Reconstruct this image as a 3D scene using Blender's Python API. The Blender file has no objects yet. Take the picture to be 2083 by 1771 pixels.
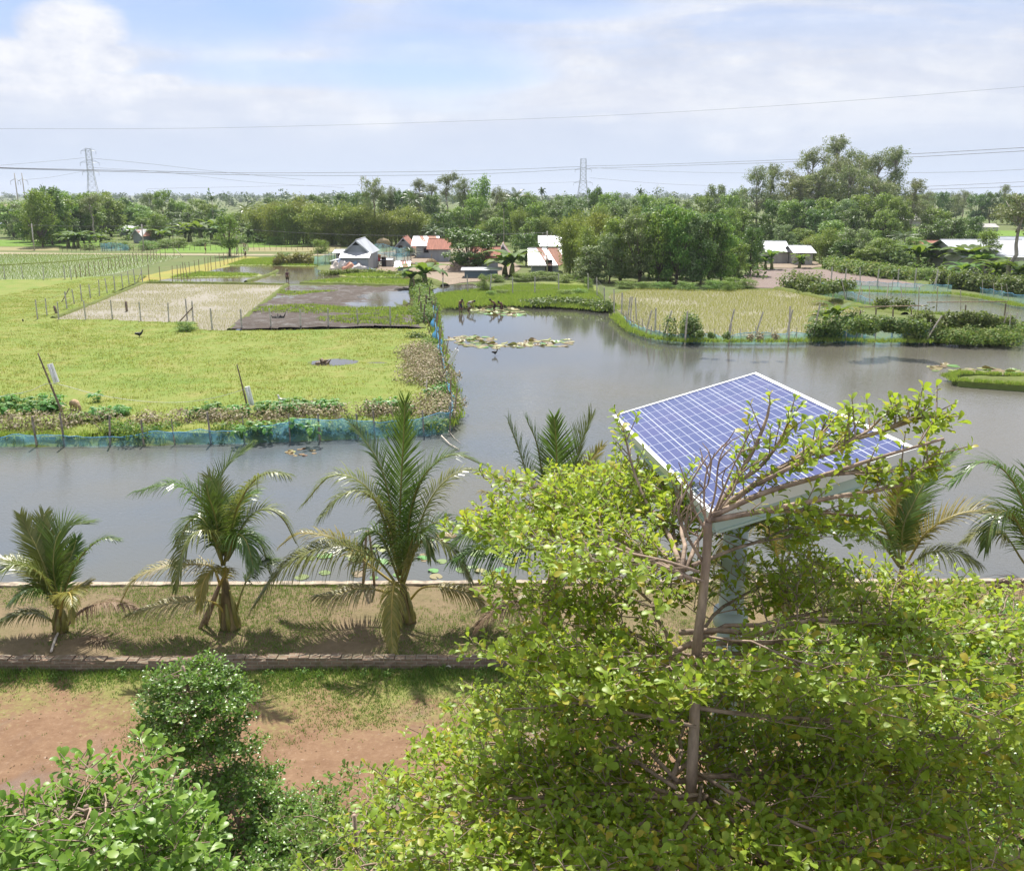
import bpy, bmesh, math, random
import numpy as np
from mathutils import Vector, Matrix, geometry, noise as mnoise

R = math.radians
random.seed(11)
rng = np.random.default_rng(11)
sc = bpy.context.scene
COL = sc.collection

# ------------------------------------------------------------------ camera
FPX, CX, CY = 1850.0, 1041.5, 885.5          # focal length and centre in pixels of the 2083 px wide photograph
PIT = math.atan(490.5 / FPX)
CZ = 12.0
cam_d = bpy.data.cameras.new('camera')
cam = bpy.data.objects.new('camera', cam_d)
COL.objects.link(cam)
cam.location = (0, 0, CZ)
cam.rotation_euler = (math.pi / 2 - PIT, 0, 0)
cam_d.sensor_width = 36
cam_d.lens = FPX / 2083 * 36
cam_d.clip_start = 0.05
cam_d.clip_end = 20000
sc.camera = cam


def ray(px, py):
    u, v = (px - CX) / FPX, (CY - py) / FPX
    return Vector((u, math.cos(PIT) + v * math.sin(PIT), -math.sin(PIT) + v * math.cos(PIT)))


def G(px, py, z=0.3):
    """the point of the level z that is seen at a pixel of the photograph"""
    d = ray(px, py)
    t = (z - CZ) / d.z
    return Vector((d.x * t, d.y * t, z))


def Dp(px, py, Y):
    """the point at forward distance Y that is seen at a pixel"""
    d = ray(px, py)
    t = Y / d.y
    return Vector((d.x * t, Y, CZ + d.z * t))


# ------------------------------------------------------------------ materials
def new_mat(name):
    m = bpy.data.materials.new(name)
    m.use_nodes = True
    m.node_tree.nodes.clear()
    return m, m.node_tree


def nd(nt, typ, ins=None, **props):
    n = nt.nodes.new(typ)
    for k, v in props.items():
        setattr(n, k, v)
    for k, v in (ins or {}).items():
        s = n.inputs[k]
        if isinstance(v, bpy.types.NodeSocket):
            nt.links.new(v, s)
        else:
            if s.type == 'RGBA' and isinstance(v, (tuple, list)) and len(v) == 3:
                v = (*v, 1)
            s.default_value = v
    return n


def mth(nt, op, a, b=None, c=None, clamp=False):
    n = nt.nodes.new('ShaderNodeMath')
    n.operation = op
    n.use_clamp = clamp
    for i, v in enumerate((a, b, c)):
        if v is None:
            continue
        if isinstance(v, bpy.types.NodeSocket):
            nt.links.new(v, n.inputs[i])
        else:
            n.inputs[i].default_value = v
    return n.outputs[0]


def ramp(nt, fac, stops, interp='LINEAR'):
    n = nt.nodes.new('ShaderNodeValToRGB')
    n.color_ramp.interpolation = interp
    e = n.color_ramp.elements
    while len(e) < len(stops):
        e.new(0.5)
    for el, (p, c) in zip(e, stops):
        el.position = p
        el.color = (*c, 1) if len(c) == 3 else c
    nt.links.new(fac, n.inputs[0])
    return n.outputs[0]


def mixc(nt, fac, a, b, blend='MIX'):
    n = nt.nodes.new('ShaderNodeMix')
    n.data_type = 'RGBA'
    n.blend_type = blend
    for i, v in ((0, fac), (6, a), (7, b)):
        if isinstance(v, bpy.types.NodeSocket):
            nt.links.new(v, n.inputs[i])
        else:
            n.inputs[i].default_value = (*v, 1) if isinstance(v, (tuple, list)) and len(v) == 3 else v
    return n.outputs[2]


def wpos(nt, scale=(1, 1, 1), rot=0.0, local=False):
    src = nd(nt, 'ShaderNodeTexCoord').outputs['Object'] if local else nd(nt, 'ShaderNodeNewGeometry').outputs['Position']
    return nd(nt, 'ShaderNodeMapping', {'Vector': src, 'Scale': scale, 'Rotation': (0, 0, rot)}).outputs[0]


def noise(nt, vec, scale, detail=5, rough=0.55, dist=0.0):
    return nd(nt, 'ShaderNodeTexNoise', {'Vector': vec, 'Scale': scale, 'Detail': detail, 'Roughness': rough, 'Distortion': dist}).outputs['Fac']


def finish(nt, surf, vol=None):
    o = nt.nodes.new('ShaderNodeOutputMaterial')
    if surf is not None:
        nt.links.new(surf, o.inputs['Surface'])
    if vol is not None:
        nt.links.new(vol, o.inputs['Volume'])


def ground_mat(name, big, fine, sb=0.15, sf=2.0, mixf=0.5, rough=0.95, bump=0.25, bdist=0.08, bscale=None, stretch=(1, 1, 1), rot=0.0, spec=0.2):
    """two noises, each with a ramp of the ground's own colours, mixed; bump from the fine one"""
    m, nt = new_mat(name)
    v = wpos(nt, stretch, rot)
    a = noise(nt, v, sb, 6, 0.6, 0.4)
    b = noise(nt, v, sf, 8, 0.65)
    c = mixc(nt, mixf, ramp(nt, a, big), ramp(nt, b, fine))
    bn = noise(nt, v, bscale or sf * 1.7, 6, 0.7)
    bu = nd(nt, 'ShaderNodeBump', {'Height': bn, 'Strength': bump, 'Distance': bdist})
    p = nd(nt, 'ShaderNodeBsdfPrincipled', {'Base Color': c, 'Roughness': rough, 'Specular IOR Level': spec, 'Normal': bu.outputs[0]})
    finish(nt, p.outputs[0])
    return m


def plain(name, col, rough=0.6, metal=0.0, var=0.12, scale=3.0, spec=0.4, bump=0.0, stretch=(1, 1, 1)):
    m, nt = new_mat(name)
    v = wpos(nt, stretch, local=True)
    f = noise(nt, v, scale, 6, 0.65)
    lo = tuple(max(0, x * (1 - var * 2)) for x in col)
    hi = tuple(min(1, x * (1 + var * 1.4)) for x in col)
    c = ramp(nt, f, [(0.3, lo), (0.7, hi)])
    ins = {'Base Color': c, 'Roughness': rough, 'Metallic': metal, 'Specular IOR Level': spec}
    if bump:
        ins['Normal'] = nd(nt, 'ShaderNodeBump', {'Height': f, 'Strength': bump, 'Distance': 0.02}).outputs[0]
    finish(nt, nd(nt, 'ShaderNodeBsdfPrincipled', ins).outputs[0])
    return m


def leaf_mat(name, cols, trans, tfac=0.35, rough=0.5, spec=0.3, objvar=0.25, patch=0.0):
    """leaves: a colour per leaf, a tint per plant, light shining through"""
    m, nt = new_mat(name)
    g = nd(nt, 'ShaderNodeNewGeometry')
    n = len(cols)
    c = ramp(nt, g.outputs['Random Per Island'], [((i + 0.5) / n if n > 1 else 0, x) for i, x in enumerate(cols)])
    oi = nd(nt, 'ShaderNodeObjectInfo')
    val = mth(nt, 'MULTIPLY_ADD', oi.outputs['Random'], objvar, 1 - objvar / 2)
    hue = mth(nt, 'MULTIPLY_ADD', oi.outputs['Random'], 0.05 * objvar / 0.25, 0.5 - 0.025 * objvar / 0.25)
    if patch:
        pn = noise(nt, wpos(nt), patch, 3)
        val = mth(nt, 'MULTIPLY', val, mth(nt, 'MULTIPLY_ADD', pn, 0.9, 0.55))
        pn2 = noise(nt, wpos(nt, (.7, 1.3, 1)), patch * 1.7, 6, .65, .5)
        c = mixc(nt, nd(nt, 'ShaderNodeMapRange', {'Value': pn2, 'From Min': .45, 'From Max': .68}).outputs[0], c, mixc(nt, 1.0, c, (1.12, .86, 1.25), 'MULTIPLY'))
        c = mixc(nt, nd(nt, 'ShaderNodeMapRange', {'Value': pn2, 'From Min': .48, 'From Max': .3}).outputs[0], c, mixc(nt, 1.0, c, (.62, .86, .8), 'MULTIPLY'))
    hs = nd(nt, 'ShaderNodeHueSaturation', {'Hue': hue, 'Value': val, 'Color': c})
    p = nd(nt, 'ShaderNodeBsdfPrincipled', {'Base Color': hs.outputs[0], 'Roughness': rough, 'Specular IOR Level': spec})
    tc = mixc(nt, 0.55, hs.outputs[0], trans)
    t = nd(nt, 'ShaderNodeBsdfTranslucent', {'Color': tc})
    mx = nd(nt, 'ShaderNodeMixShader', {0: tfac, 1: p.outputs[0], 2: t.outputs[0]})
    finish(nt, mx.outputs[0])
    return m


# ------------------------------------------------------------------ objects
WORG = {}


def tag(o, label=None, cat=None, group=None, kind=None):
    for k, v in (('label', label), ('category', cat), ('group', group), ('kind', kind)):
        if v:
            o[k] = v
    return o


def thing(name, loc, label=None, cat=None, group=None):
    o = bpy.data.objects.new(name, None)
    COL.objects.link(o)
    o.location = loc
    o.empty_display_size = 0.2
    WORG[o.name] = Vector(loc)
    return tag(o, label, cat, group)


def link(name, me, parent=None, loc=None):
    o = bpy.data.objects.new(name, me)
    COL.objects.link(o)
    if parent is not None:
        o.parent = parent
        WORG[o.name] = WORG.get(parent.name, Vector((0, 0, 0)))
    elif loc is not None:
        o.location = loc
        WORG[o.name] = Vector(loc)
    else:
        WORG[o.name] = Vector((0, 0, 0))
    return o


def np_mesh(name, V, F, mats, midx=None, smooth=False):
    """V (n,3), F (m,k) arrays -> mesh data"""
    me = bpy.data.meshes.new(name)
    V = np.asarray(V, np.float32)
    F = np.asarray(F, np.int32)
    k = F.shape[1]
    me.vertices.add(len(V))
    me.vertices.foreach_set('co', V.ravel())
    me.loops.add(F.size)
    me.loops.foreach_set('vertex_index', F.ravel())
    me.polygons.add(len(F))
    me.polygons.foreach_set('loop_start', np.arange(len(F), dtype=np.int32) * k)
    if midx is not None:
        me.polygons.foreach_set('material_index', np.asarray(midx, np.int32))
    if smooth:
        me.polygons.foreach_set('use_smooth', np.ones(len(F), bool))
    me.update(calc_edges=True)
    me.validate()
    for m in (mats if isinstance(mats, (list, tuple)) else [mats]):
        me.materials.append(m)
    return me


class MB:
    """collects shapes in world coordinates, then links them as one mesh object"""

    def __init__(s):
        s.v, s.f, s.m, s.s = [], [], [], []

    def add(s, vs, fs, mi=0, smooth=False):
        o = len(s.v)
        s.v += [tuple(v) for v in vs]
        s.f += [[i + o for i in f] for f in fs]
        s.m += [mi] * len(fs)
        s.s += [smooth] * len(fs)
        return s

    def box(s, c, size, rz=0.0, mi=0, mat=None):
        x, y, z = (q / 2 for q in size)
        vs = [Vector((a * x, b * y, d * z)) for d in (-1, 1) for b in (-1, 1) for a in (-1, 1)]
        if mat is None:
            mat = Matrix.Rotation(rz, 3, 'Z')
        c = Vector(c)
        return s.add([mat @ v + c for v in vs], [(0, 2, 3, 1), (4, 5, 7, 6), (0, 1, 5, 4), (1, 3, 7, 5), (3, 2, 6, 7), (2, 0, 4, 6)], mi)

    def tube(s, pts, rad, n=6, mi=0, cap=True, smooth=True):
        pts = [Vector(p) for p in pts]
        if not isinstance(rad, (list, tuple)):
            rad = [rad] * len(pts)
        vs, fs = [], []
        ref = None
        for i, p in enumerate(pts):
            t = (pts[min(i + 1, len(pts) - 1)] - pts[max(i - 1, 0)])
            if t.length < 1e-9:
                t = Vector((0, 0, 1))
            t.normalize()
            if ref is None or abs(ref.dot(t)) > 0.95:
                ref = Vector((1, 0, 0)) if abs(t.x) < 0.8 else Vector((0, 1, 0))
            a = (ref - t * ref.dot(t)).normalized()
            ref = a
            b = t.cross(a)
            for k in range(n):
                w = 2 * math.pi * k / n
                vs.append(p + (a * math.cos(w) + b * math.sin(w)) * rad[i])
        for i in range(len(pts) - 1):
            for k in range(n):
                fs.append((i * n + k, i * n + (k + 1) % n, (i + 1) * n + (k + 1) % n, (i + 1) * n + k))
        if cap:
            fs.append(tuple(range(n))[::-1])
            fs.append(tuple((len(pts) - 1) * n + k for k in range(n)))
        return s.add(vs, fs, mi, smooth)

    def build(s, name, mats, parent=None, base=None):
        me = bpy.data.meshes.new(name)
        org = WORG.get(parent.name, Vector((0, 0, 0))) if parent is not None else Vector(base or (0, 0, 0))
        me.from_pydata([(v[0] - org.x, v[1] - org.y, v[2] - org.z) for v in s.v], [], s.f)
        me.polygons.foreach_set('material_index', s.m)
        me.polygons.foreach_set('use_smooth', s.s)
        for m in (mats if isinstance(mats, (list, tuple)) else [mats]):
            me.materials.append(m)
        me.update()
        return link(name, me, parent, None if parent is not None else org)


def catmull(P, n=6):
    P = [Vector(p) for p in P]
    if len(P) < 3:
        return [P[0].lerp(P[-1], i / n) for i in range(n + 1)]
    Q = [2 * P[0] - P[1]] + P + [2 * P[-1] - P[-2]]
    out = []
    for i in range(1, len(Q) - 2):
        a, b, c, d = Q[i - 1:i + 3]
        for k in range(n):
            t = k / n
            out.append(0.5 * (2 * b + (c - a) * t + (2 * a - 5 * b + 4 * c - d) * t * t + (3 * b - a - 3 * c + d) * t ** 3))
    out.append(P[-1])
    return out


ORD = ['first', 'second', 'third', 'fourth', 'fifth', 'sixth', 'seventh', 'eighth', 'ninth', 'tenth', 'eleventh', 'twelfth',
       'thirteenth', 'fourteenth', 'fifteenth', 'sixteenth', 'seventeenth', 'eighteenth', 'nineteenth', 'twentieth']


def ordinals(objs, fmt):
    """labels that count look-alikes from the left as the camera sees them"""
    objs = sorted(objs, key=lambda o: o.location.x / max(o.location.y, .1))
    n = len(objs)
    for i, o in enumerate(objs):
        w = 'leftmost' if i == 0 else ('rightmost' if i == n - 1 else (ORD[i] + ' from left' if i <= n / 2 or n - 1 - i >= 20 else ORD[n - 1 - i] + ' from right'))
        o['label'] = fmt.format(w)


# ------------------------------------------------------------------ leaf clouds (numpy)
def unit(a):
    return a / np.maximum(np.linalg.norm(a, axis=-1, keepdims=True), 1e-9)


def rand_dirs(n):
    return unit(rng.normal(size=(n, 3)))


def leaf_quads(P, A, N, L, W):
    """rhombus leaves at P along A, lying across N"""
    n = len(P)
    S = unit(np.cross(A, N))
    L = np.broadcast_to(np.asarray(L, float), (n,))[:, None]
    W = np.broadcast_to(np.asarray(W, float), (n,))[:, None]
    V = np.stack([P, P + A * L * .5 + S * W * .5, P + A * L, P + A * L * .5 - S * W * .5], 1).reshape(-1, 3)
    F = np.arange(4 * n).reshape(n, 4)
    return V, F


def cloud(clumps, per, size, aspect=.5, up=.6, shell=.55, droop=0.0):
    """leaves in clumps: list of (centre, radii)"""
    Ps, As, Ns = [], [], []
    for c, r in clumps:
        k = per if isinstance(per, int) else int(per * np.prod(np.asarray(r)) ** (2 / 3.))
        d = rand_dirs(k)
        q = shell + (1.08 - shell) * rng.random((k, 1)) ** .7
        Ps.append(np.asarray(c) + d * q * np.asarray(r))
        nrm = unit(d + np.array([0, 0, up]) + .7 * rng.normal(size=(k, 3)))
        a = rng.normal(size=(k, 3)) + np.array([0, 0, -droop])
        a = unit(a - nrm * np.sum(a * nrm, 1, keepdims=True))
        As.append(a)
        Ns.append(nrm)
    P, A, N = map(np.concatenate, (Ps, As, Ns))
    L = size * (.6 + .8 * rng.random(len(P)))
    return leaf_quads(P, A, N, L, L * aspect)


def join(*parts):
    Vs, Fs, o = [], [], 0
    for V, F in parts:
        Vs.append(V)
        Fs.append(F + o)
        o += len(V)
    return np.concatenate(Vs), np.concatenate(Fs)


def inside(poly, X, Y):
    """points in polygon, vectorised"""
    res = np.zeros(len(X), bool)
    n = len(poly)
    for i in range(n):
        x1, y1 = poly[i][0], poly[i][1]
        x2, y2 = poly[(i + 1) % n][0], poly[(i + 1) % n][1]
        c = ((y1 > Y) != (y2 > Y)) & (X < (x2 - x1) * (Y - y1) / (y2 - y1 + 1e-12) + x1)
        res ^= c
    return res


def scatter(poly, n):
    a = np.array([(p[0], p[1]) for p in poly])
    lo, hi = a.min(0), a.max(0)
    X = lo[0] + (hi[0] - lo[0]) * rng.random(n)
    Y = lo[1] + (hi[1] - lo[1]) * rng.random(n)
    k = inside(a, X, Y)
    return np.stack([X[k], Y[k]], 1)


def vnoise(X, Y, s, seed=0):
    """cheap smooth value noise for densities"""
    r = np.random.default_rng(seed)
    T = r.random((64, 64))
    x, y = X * s, Y * s
    i, j = np.floor(x).astype(int), np.floor(y).astype(int)
    fx, fy = x - i, y - j
    fx, fy = fx * fx * (3 - 2 * fx), fy * fy * (3 - 2 * fy)
    g = lambda a, b: T[a % 64, b % 64]
    return (g(i, j) * (1 - fx) + g(i + 1, j) * fx) * (1 - fy) + (g(i, j + 1) * (1 - fx) + g(i + 1, j + 1) * fx) * fy


def blades(XY, z, h, w, lean=.5, per=3, spread=.05):
    """tufts of grass: per thin triangles at every point"""
    n = len(XY)
    B = np.repeat(np.column_stack([XY, np.full(n, z) if np.isscalar(z) else z]), per, 0)
    B[:, :2] += rng.normal(size=(len(B), 2)) * spread
    a = rng.random(len(B)) * 2 * np.pi
    hh = np.repeat(np.broadcast_to(np.asarray(h, float), (n,)), per) * (.6 + .8 * rng.random(len(B)))
    ww = np.repeat(np.broadcast_to(np.asarray(w, float), (n,)), per)
    d = np.column_stack([np.cos(a), np.sin(a), np.zeros(len(B))])
    sd = np.column_stack([-np.sin(a), np.cos(a), np.zeros(len(B))])
    tip = B + d * (lean * hh * rng.random(len(B)))[:, None] + np.array([0, 0, 1]) * hh[:, None]
    V = np.stack([B - sd * ww[:, None] / 2, B + sd * ww[:, None] / 2, tip], 1).reshape(-1, 3)
    return V, np.arange(len(V)).reshape(-1, 3)


# ------------------------------------------------------------------ light and sky
SUN_EL, SUN_AZ = 57.0, -9.0                    # azimuth counted from straight ahead, negative is left
sv = Vector((math.sin(R(SUN_AZ)) * math.cos(R(SUN_EL)), math.cos(R(SUN_AZ)) * math.cos(R(SUN_EL)), math.sin(R(SUN_EL))))
sd_ = bpy.data.lights.new('sun', 'SUN')
sd_.energy = 5.0
sd_.angle = R(0.55)
sd_.color = (1.0, 0.955, 0.88)
sun = bpy.data.objects.new('sun', sd_)
COL.objects.link(sun)
sun.location = sv * 80
sun.rotation_euler = (-sv).to_track_quat('-Z', 'Y').to_euler()

world = bpy.data.worlds.new('World')
sc.world = world
world.use_nodes = True
nt = world.node_tree
nt.nodes.clear()
sky = nd(nt, 'ShaderNodeTexSky', sky_type='NISHITA', sun_disc=False, sun_elevation=R(SUN_EL), sun_rotation=R(SUN_AZ), altitude=10.0,
         air_density=1.0, dust_density=.6, ozone_density=3.0)
gen = nd(nt, 'ShaderNodeTexCoord').outputs['Generated']
sep = nd(nt, 'ShaderNodeSeparateXYZ', {0: nd(nt, 'ShaderNodeVectorMath', {0: gen}, operation='NORMALIZE').outputs[0]})
dx, dy, dz = sep.outputs
zz = mth(nt, 'ADD', mth(nt, 'MAXIMUM', dz, 0.0), 0.13)
flat = nd(nt, 'ShaderNodeCombineXYZ', {0: mth(nt, 'DIVIDE', dx, zz), 1: mth(nt, 'DIVIDE', dy, zz), 2: 0.0}).outputs[0]   # a level cloud layer
az = mth(nt, 'ARCTAN2', dx, dy)
el = mth(nt, 'ARCSINE', dz)
ae = nd(nt, 'ShaderNodeCombineXYZ', {0: az, 1: mth(nt, 'MULTIPLY', el, 1.6), 2: 0.0}).outputs[0]
n_wisp = noise(nt, nd(nt, 'ShaderNodeMapping', {'Vector': flat, 'Scale': (0.75, 1.5, 1), 'Rotation': (0, 0, 0.5), 'Location': (3.1, 1.7, 0)}).outputs[0], 1.0, 9, 0.6, 0.5)
n_puff = noise(nt, nd(nt, 'ShaderNodeMapping', {'Vector': ae, 'Location': (4.0, 2.0, 0)}).outputs[0], 7.5, 9, 0.58, 0.3)
n_soft = noise(nt, nd(nt, 'ShaderNodeMapping', {'Vector': ae, 'Scale': (0.5, 2.0, 1), 'Rotation': (0, 0, .12), 'Location': (1.3, 6.0, 0)}).outputs[0], 5.0, 8, 0.6, 0.7)
n_fine = noise(nt, ae, 16.0, 8, 0.65)


def sky_blob(px, py, wx, wy, soft=0.5, warp=0.5, src=None):
    """an oval cloud (or gap) in the direction of a pixel, its edge broken up by noise; 1 inside"""
    d = ray(px, py).normalized()
    a0, e0 = math.atan2(d.x, d.y), math.asin(d.z)
    qa = mth(nt, 'DIVIDE', mth(nt, 'SUBTRACT', az, a0), wx / FPX)
    qe = mth(nt, 'DIVIDE', mth(nt, 'SUBTRACT', el, e0), wy / FPX)
    r = mth(nt, 'SQRT', mth(nt, 'ADD', mth(nt, 'MULTIPLY', qa, qa), mth(nt, 'MULTIPLY', qe, qe)))
    r = mth(nt, 'ADD', r, mth(nt, 'MULTIPLY', mth(nt, 'SUBTRACT', src or n_puff, 0.5), -4 * warp))
    mr = nd(nt, 'ShaderNodeMapRange', {'Value': r, 'From Min': 1 + soft / 2, 'From Max': 1 - soft / 2}, interpolation_type='SMOOTHSTEP')
    return mr.outputs[0]


cover = nd(nt, 'ShaderNodeMapRange', {'Value': mth(nt, 'ADD', n_wisp, mth(nt, 'MULTIPLY', mth(nt, 'SUBTRACT', n_soft, .5), .45)), 'From Min': 0.26, 'From Max': 0.60, 'To Min': 0.42, 'To Max': 0.97}, interpolation_type='SMOOTHSTEP').outputs[0]
low = nd(nt, 'ShaderNodeMapRange', {'Value': el, 'From Min': R(14), 'From Max': R(6), 'To Min': 0, 'To Max': 0.92}, interpolation_type='SMOOTHSTEP').outputs[0]
cover = mth(nt, 'MAXIMUM', cover, low)
for b in ((400, 35, 230, 50, .9, .5), (20, 25, 90, 40, 0.9, .4), (880, 100, 170, 75, 1.3, .6), (640, 150, 330, 22, 1.0, .4), (1100, 10, 180, 30, 1.2, .5), (560, 5, 120, 40, 1., .5)):
    gap = sky_blob(*b, src=n_soft)
    cover = mth(nt, 'MULTIPLY', cover, mth(nt, 'MULTIPLY_ADD', gap, -0.62, 1.0))
# thick sunlit heads and their grey undersides
puffs = None
for b in ((150, 75, 95, 62, .55, .35), (60, 118, 130, 34, .7, .3), (235, 118, 60, 28, .7, .3), (175, 175, 130, 26, .9, .4), (325, 165, 55, 18, .8, .3),
          (560, 232, 48, 22, .8, .4), (770, 238, 42, 24, .7, .4), (1560, 285, 110, 22, 1., .4), (430, 105, 330, 36, 1.4, .6), (1200, 60, 120, 30, 1.3, .5), (1910, 95, 22, 14, .8, .3), (260, 240, 30, 12, .9, .3), (1220, 242, 40, 9, .9, .3), (870, 240, 30, 9, .9, .3)):
    s = sky_blob(*b)
    if b[1] > 200 or b[0] > 400:
        s = mth(nt, 'MULTIPLY', s, .42)
    puffs = s if puffs is None else mth(nt, 'MAXIMUM', puffs, s)
lay = ramp(nt, mth(nt, 'ADD', mth(nt, 'MULTIPLY', n_soft, .65), mth(nt, 'MULTIPLY', n_fine, .35)), [(0.36, (0.385, 0.42, 0.51)), (0.5, (0.475, 0.495, 0.555)), (0.62, (0.59, 0.595, 0.61))])
hor = ramp(nt, mth(nt, 'MULTIPLY', el, 1 / R(12)), [(0.0, (0.37, 0.445, 0.565)), (0.3, (0.42, 0.47, 0.575)), (0.6, (0.475, 0.495, 0.56))])
lay = mixc(nt, nd(nt, 'ShaderNodeMapRange', {'Value': el, 'From Min': R(7), 'From Max': R(1)}).outputs[0], lay, hor)
pc = ramp(nt, n_fine, [(0.34, (0.46, 0.485, 0.56)), (0.58, (0.63, 0.63, 0.64))])
ccol = mixc(nt, mth(nt, 'MULTIPLY', puffs, 0.85), lay, pc)
cover = mth(nt, 'MAXIMUM', cover, mth(nt, 'MULTIPLY', puffs, 0.95))
under = nd(nt, 'ShaderNodeMapRange', {'Value': dz, 'From Min': -0.002, 'From Max': -0.05}).outputs[0]
bg1 = nd(nt, 'ShaderNodeBackground', {'Color': mixc(nt, 1.0, sky.outputs[0], (.80, .80, .95), 'MULTIPLY'), 'Strength': 0.085})
bg2 = nd(nt, 'ShaderNodeBackground', {'Color': ccol, 'Strength': 1.0})
mx = nd(nt, 'ShaderNodeMixShader', {0: cover, 1: bg1.outputs[0], 2: bg2.outputs[0]})
wo = nt.nodes.new('ShaderNodeOutputWorld')
nt.links.new(mx.outputs[0], wo.inputs[0])

sc.view_settings.view_transform = 'Standard'
sc.view_settings.look = 'None'
sc.view_settings.gamma = 1
sc.view_settings.exposure = 0.70
cy = sc.cycles
cy.max_bounces = 8
cy.diffuse_bounces = 3
cy.glossy_bounces = 3
cy.transmission_bounces = 4
cy.transparent_max_bounces = 16
cy.volume_bounces = 0
cy.use_denoising = True
cy.sample_clamp_indirect = 6
cy.caustics_reflective = False
cy.caustics_refractive = False
# ------------------------------------------------------------------ ground, fields and water
def densify(pts, step=1.0, jit=0.12, closed=True):
    out = []
    n = len(pts)
    for i in range(n if closed else n - 1):
        a, b = Vector(pts[i]), Vector(pts[(i + 1) % n])
        L = (b - a).length
        k = max(1, min(120, int(L / step)))
        for q in range(k):
            p = a.lerp(b, q / k)
            if q and L < 400:
                p += Vector((random.gauss(0, jit), random.gauss(0, jit), 0))
            out.append(p)
    if not closed:
        out.append(Vector(pts[-1]))
    return out


def pxs(L, z=0.3):
    return [G(x, y, z) for x, y in L]


def sheet(name, poly, mat, holes=(), kind='structure'):
    loops = [[Vector(p) for p in poly]] + [[Vector(p) for p in h] for h in holes]
    tris = geometry.tessellate_polygon(loops)
    vs = [p for l in loops for p in l]
    me = bpy.data.meshes.new(name)
    fs = []
    for t in tris:
        a, b, c = (vs[i] for i in t)
        fs.append(t if (b - a).cross(c - a).z > 0 else (t[0], t[2], t[1]))
    me.from_pydata(vs, [], fs)
    me.materials.append(mat)
    o = link(name, me)
    return tag(o, kind=kind)


def relief(name, poly, hf, step, mat, kind='structure', ystep=None):
    """a sheet with real humps and hollows: a grid cut to the polygon, hf(X, Y) gives its heights"""
    a = np.array([(p[0], p[1]) for p in poly])
    lo, hi = a.min(0), a.max(0)
    xs = np.arange(lo[0], hi[0] + step, step)
    ys = np.arange(lo[1], hi[1] + (ystep or step), ystep or step)
    X, Y = np.meshgrid(xs, ys)
    Z = hf(X.ravel(), Y.ravel())
    V = np.column_stack([X.ravel(), Y.ravel(), Z])
    nx, ny = len(xs), len(ys)
    i = (np.arange(ny - 1)[:, None] * nx + np.arange(nx - 1)[None]).ravel()
    F = np.column_stack([i, i + 1, i + nx + 1, i + nx])
    c = V[F].mean(1)
    F = F[inside(a, c[:, 0], c[:, 1])]
    used = np.unique(F)
    mp = np.full(len(V), -1)
    mp[used] = np.arange(len(used))
    o = link(name, np_mesh(name, V[used], mp[F], mat, smooth=True))
    return tag(o, kind=kind)


def fbm(X, Y, s, seed, oct=4):
    t, a, n = 0, 1, 0
    for k in range(oct):
        t = t + a * vnoise(X + 17.3 * k, Y - 9.1 * k, s * 2 ** k, seed + k)
        n += a
        a *= .5
    return t / n


# --- materials
M_meadow = ground_mat('meadow_grass', [(.25, (.11, .175, .030)), (.42, (.155, .215, .040)), (.55, (.20, .225, .055)), (.70, (.135, .20, .040))],
                      [(.3, (.11, .18, .03)), (.5, (.18, .225, .05)), (.66, (.27, .235, .085)), (.8, (.26, .19, .10))], sb=.16, sf=.55, mixf=.45, bump=.5, bdist=.15, bscale=3.0)
M_far = ground_mat('far_fields', [(.3, (.075, .115, .03)), (.5, (.12, .15, .05)), (.7, (.15, .145, .07))], [(.35, (.07, .12, .025)), (.65, (.16, .16, .06))], sb=.02, sf=.08, bump=.2)
M_soil = ground_mat('sandy_soil', [(.3, (.155, .115, .065)), (.5, (.21, .16, .095)), (.62, (.15, .135, .06)), (.75, (.12, .135, .045))], [(.35, (.13, .10, .055)), (.6, (.22, .165, .10))], sb=.45, sf=6, mixf=.45, bump=.5, bdist=.04, bscale=14)
M_yard = ground_mat('trodden_earth', [(.3, (.22, .17, .125)), (.7, (.32, .25, .19))], [(.3, (.17, .14, .10)), (.7, (.30, .24, .18))], sb=.2, sf=1.5)
M_road = ground_mat('dust_road', [(.3, (.30, .25, .17)), (.7, (.38, .32, .23))], [(.3, (.2, .2, .1)), (.7, (.38, .32, .23))], sb=.15, sf=1.2)
M_rice = ground_mat('young_rice', [(.3, (.10, .20, .022)), (.7, (.14, .235, .032))], [(.3, (.09, .18, .02)), (.7, (.17, .24, .04))], sb=.1, sf=1.0, stretch=(.3, 1, 1))
M_stub = ground_mat('stubble', [(.3, (.22, .20, .10)), (.7, (.28, .24, .13))], [(.3, (.19, .19, .07)), (.7, (.28, .24, .13))], sb=.12, sf=1.0)
M_wetgreen = ground_mat('flooded_grass', [(.28, (.13, .20, .035)), (.48, (.19, .24, .055)), (.60, (.28, .24, .07)), (.72, (.17, .23, .045))], [(.3, (.12, .17, .035)), (.7, (.24, .27, .07))], sb=.14, sf=1.4, rough=.7, bump=.4)
M_padl = ground_mat('pale_paddy', [(.3, (.15, .20, .06)), (.7, (.20, .235, .085))], [(.3, (.12, .18, .045)), (.7, (.23, .25, .11))], sb=.08, sf=1.5, rough=.4, spec=.5)
M_bank = ground_mat('bank_mud', [(.3, (.12, .11, .05)), (.5, (.13, .19, .04)), (.75, (.17, .25, .05))], [(.3, (.09, .09, .035)), (.7, (.18, .24, .06))], sb=.5, sf=3)
M_bund = ground_mat('grassy_bund', [(.3, (.10, .13, .03)), (.7, (.16, .20, .045))], [(.3, (.07, .065, .03)), (.7, (.15, .19, .04))], sb=.4, sf=2.5, bump=.6)


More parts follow.
